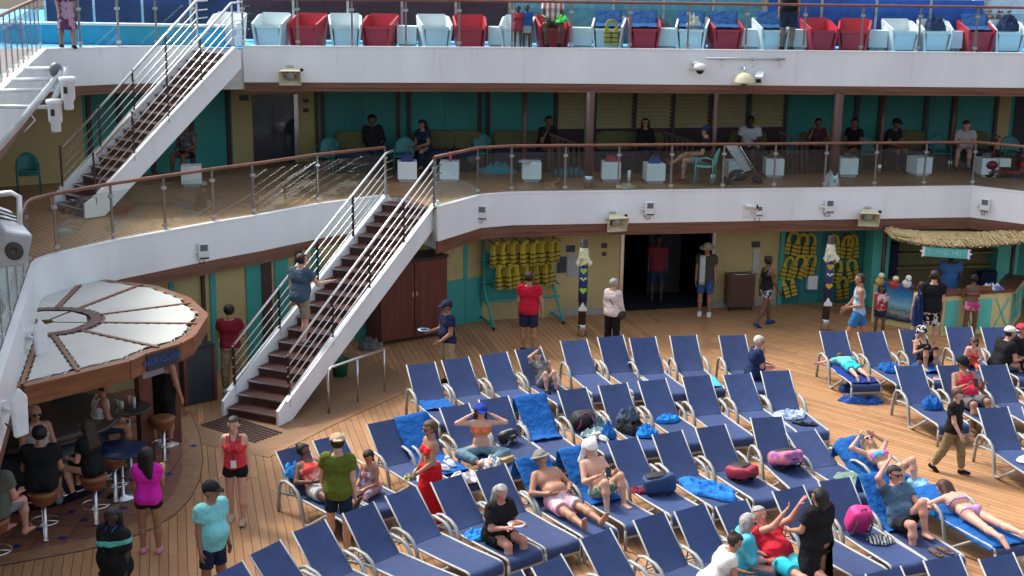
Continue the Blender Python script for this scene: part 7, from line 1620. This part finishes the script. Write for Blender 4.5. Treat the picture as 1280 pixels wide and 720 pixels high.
heap('beach_towel', 'yellow towel hanging between two front row loungers', 'towel', on('D2', -.42, .42, -.34), (.34, .6, .36), cloth((.62, .45, .04)), lrot('D2'), 39)
heap('beach_towel', 'blue towel on the seat beside the woman eating in black', 'towel', on('C5', .15, .35, .004), (.3, .3, .1), cloth((.03, .25, .62)), 0, 40)
heap('towel', 'white cloth on the lounger right of the walking boy', 'cloth', on('T0', -.05, .55, .004), (.3, .24, .08), cloth(W_), 0, 41)
heap('towel', 'pink rolled towel at the foot of the bandana girl', 'towel', on('R2', 0, 1.06, .004), (.42, .14, .09), cloth((.6, .4, .42)), lrot('R2'), 42, rough=.2)
heap('beach_towel', 'turquoise towel under the woman in the cyan cover-up', 'towel', on('D4', .1, .55, .004), (.5, .5, .16), cloth((.05, .42, .62)), 0, 43)
for k, x in enumerate((1102, 1112, 1192, 1203)): q = P(x, 66, Z3); shoe('dark sandal on the top deck floor by the tub chairs', (q.x, q.y+.25, Z3+.004), random.uniform(0, 6), mat('sandal_black', (.02, .02, .022), .6), 'sandals on the top deck', True, 'sandal')
# life vest over the white top deck chair
q = CH[760]; o = place(JP, USED, (q.x+.04, q.y-.36, Z3+.10), 0, 'bright yellow life vest hanging over the front of a white tub chair', None); o['label'] = 'bright yellow life vest hanging over the front of a white tub chair'
if 'group' in o: del o['group']
heap('bag', 'white bag on the seat of a white tub chair on the top deck', 'bag', (CH[864].x+.02, CH[864].y-.02, Z3+.47), (.34, .3, .3), cloth((.6, .58, .5)), 0, 51)
heap('clothes_pile', 'dark clothes piled on a white tub chair on the top deck', 'clothes', (CH[1166].x, CH[1166].y, Z3+.47), (.44, .4, .34), cloth((.03, .05, .12)), 0, 52)
heap('clothes_pile', 'navy bundle on the last white tub chair on the top deck', 'clothes', (CH[1256].x, CH[1256].y, Z3+.47), (.5, .4, .36), cloth((.02, .04, .10)), 0, 53)
backpack('grey backpack behind the red chair with the blue towel', P(827, 60, Z3)+Vector((0, .5, .004)), 0, mat('pack_grey', (.12, .11, .12), .7), black, (.4, .25, .62))
for k_, (x, y, c_, sz_, l_) in enumerate(((763, 226, (.3, .06, .06), (.3, .24, .14), 'red bag on the cube table by the thick column'), (817, 228, (.03, .08, .25), (.34, .3, .16), 'blue towel on the cube table by the crossed legs'), (1058, 220, (.12, .12, .1), (.3, .2, .12), 'grey cloth on the cube table right of the thick column'), (966, 221, (.12, .10, .04), (.34, .24, .1), 'olive bag on the cube table by the man in white'), (509, 226, (.05, .06, .16), (.3, .3, .16), 'navy bag on the cube table at the staircase head'), (1232, 220, (.2, .2, .2), (.3, .26, .1), 'pale cloth on the cube table behind the scooter'))):
    heap('bag', l_, 'bag', ms(x, y, .464), sz_, cloth(c_), k_, 70+k_)
for x, y, l_ in ((622, 216, 'turquoise towel draped over a low seat beside the staircase head'), (712, 218, 'turquoise towel spread on the floor beside the wooden rack')): heap('beach_towel', l_, 'towel', ms(x, y, .004), (.9, .5, .24 if x < 650 else .16), cloth((.03, .25, .3)), .1, x)
cup('pink water bottle on the white cube table by the lower staircase head', ms(563, 226, .463), mat('bottle_pink', (.5, .08, .14), .4), .22, .04, 'water_bottle')
heap('cloth', 'white cloth hanging over the corner of a white cube table', 'cloth', ms(655, 227, .464), (.3, .36, .05), cloth((.4, .4, .4)), 0, 54)
cup('white bottle standing on the middle deck by the cube table', ms(786, 229, .0), white_plastic, .3, .04, 'bottle')
heap('shoes_pile', 'cream bag lying on the middle deck near the glass railing', 'bag', ms(784, 236, .004), (.34, .2, .12), cloth((.4, .36, .26)), 0, 55)
heap('plastic_wrap', 'crumpled pale foil at the foot of the thick right column', 'foil', ms(1037, 232, .004)+Vector((0, -.2, 0)), (.34, .2, .34), mat('foil', (.5, .5, .48), .3, .3), 0, 56)
q = P(461, 437); heap('mop_heap', 'grey mop heap on the floor beside the brown cabinet', 'mop', (q.x, q.y, .012), (.5, .3, .26), cloth((.12, .12, .12)), 0, 57)
q = P(425, 470); t = thing('green_bin', 'small green bin under the lower staircase', 'bin', (q.x, q.y, .012)); mb = MB(); mb.lathe([(.14, 0), (.18, .32), (.19, .34), (.16, .33)], 14); mb.build('tub', mat('bin_green', (.01, .12, .05), .5), t, False); mb = MB(); mb.tube([(-.18, 0, .32), (0, 0, .45), (.18, 0, .32)], .01, 5); mb.build('handle', black, t, False)
# prototypes that were never placed
for pr_ in list(PROTO.values())+[JP, CW, CR, cb_]:
    if not USED.get(pr_.name):
        for c_ in list(pr_.children): bpy.data.objects.remove(c_, do_unlink=True)
        bpy.data.objects.remove(pr_, do_unlink=True)
for o in COL.objects:
    for k in ('_w', '_p', '_hand'):
        if k in o: del o[k]
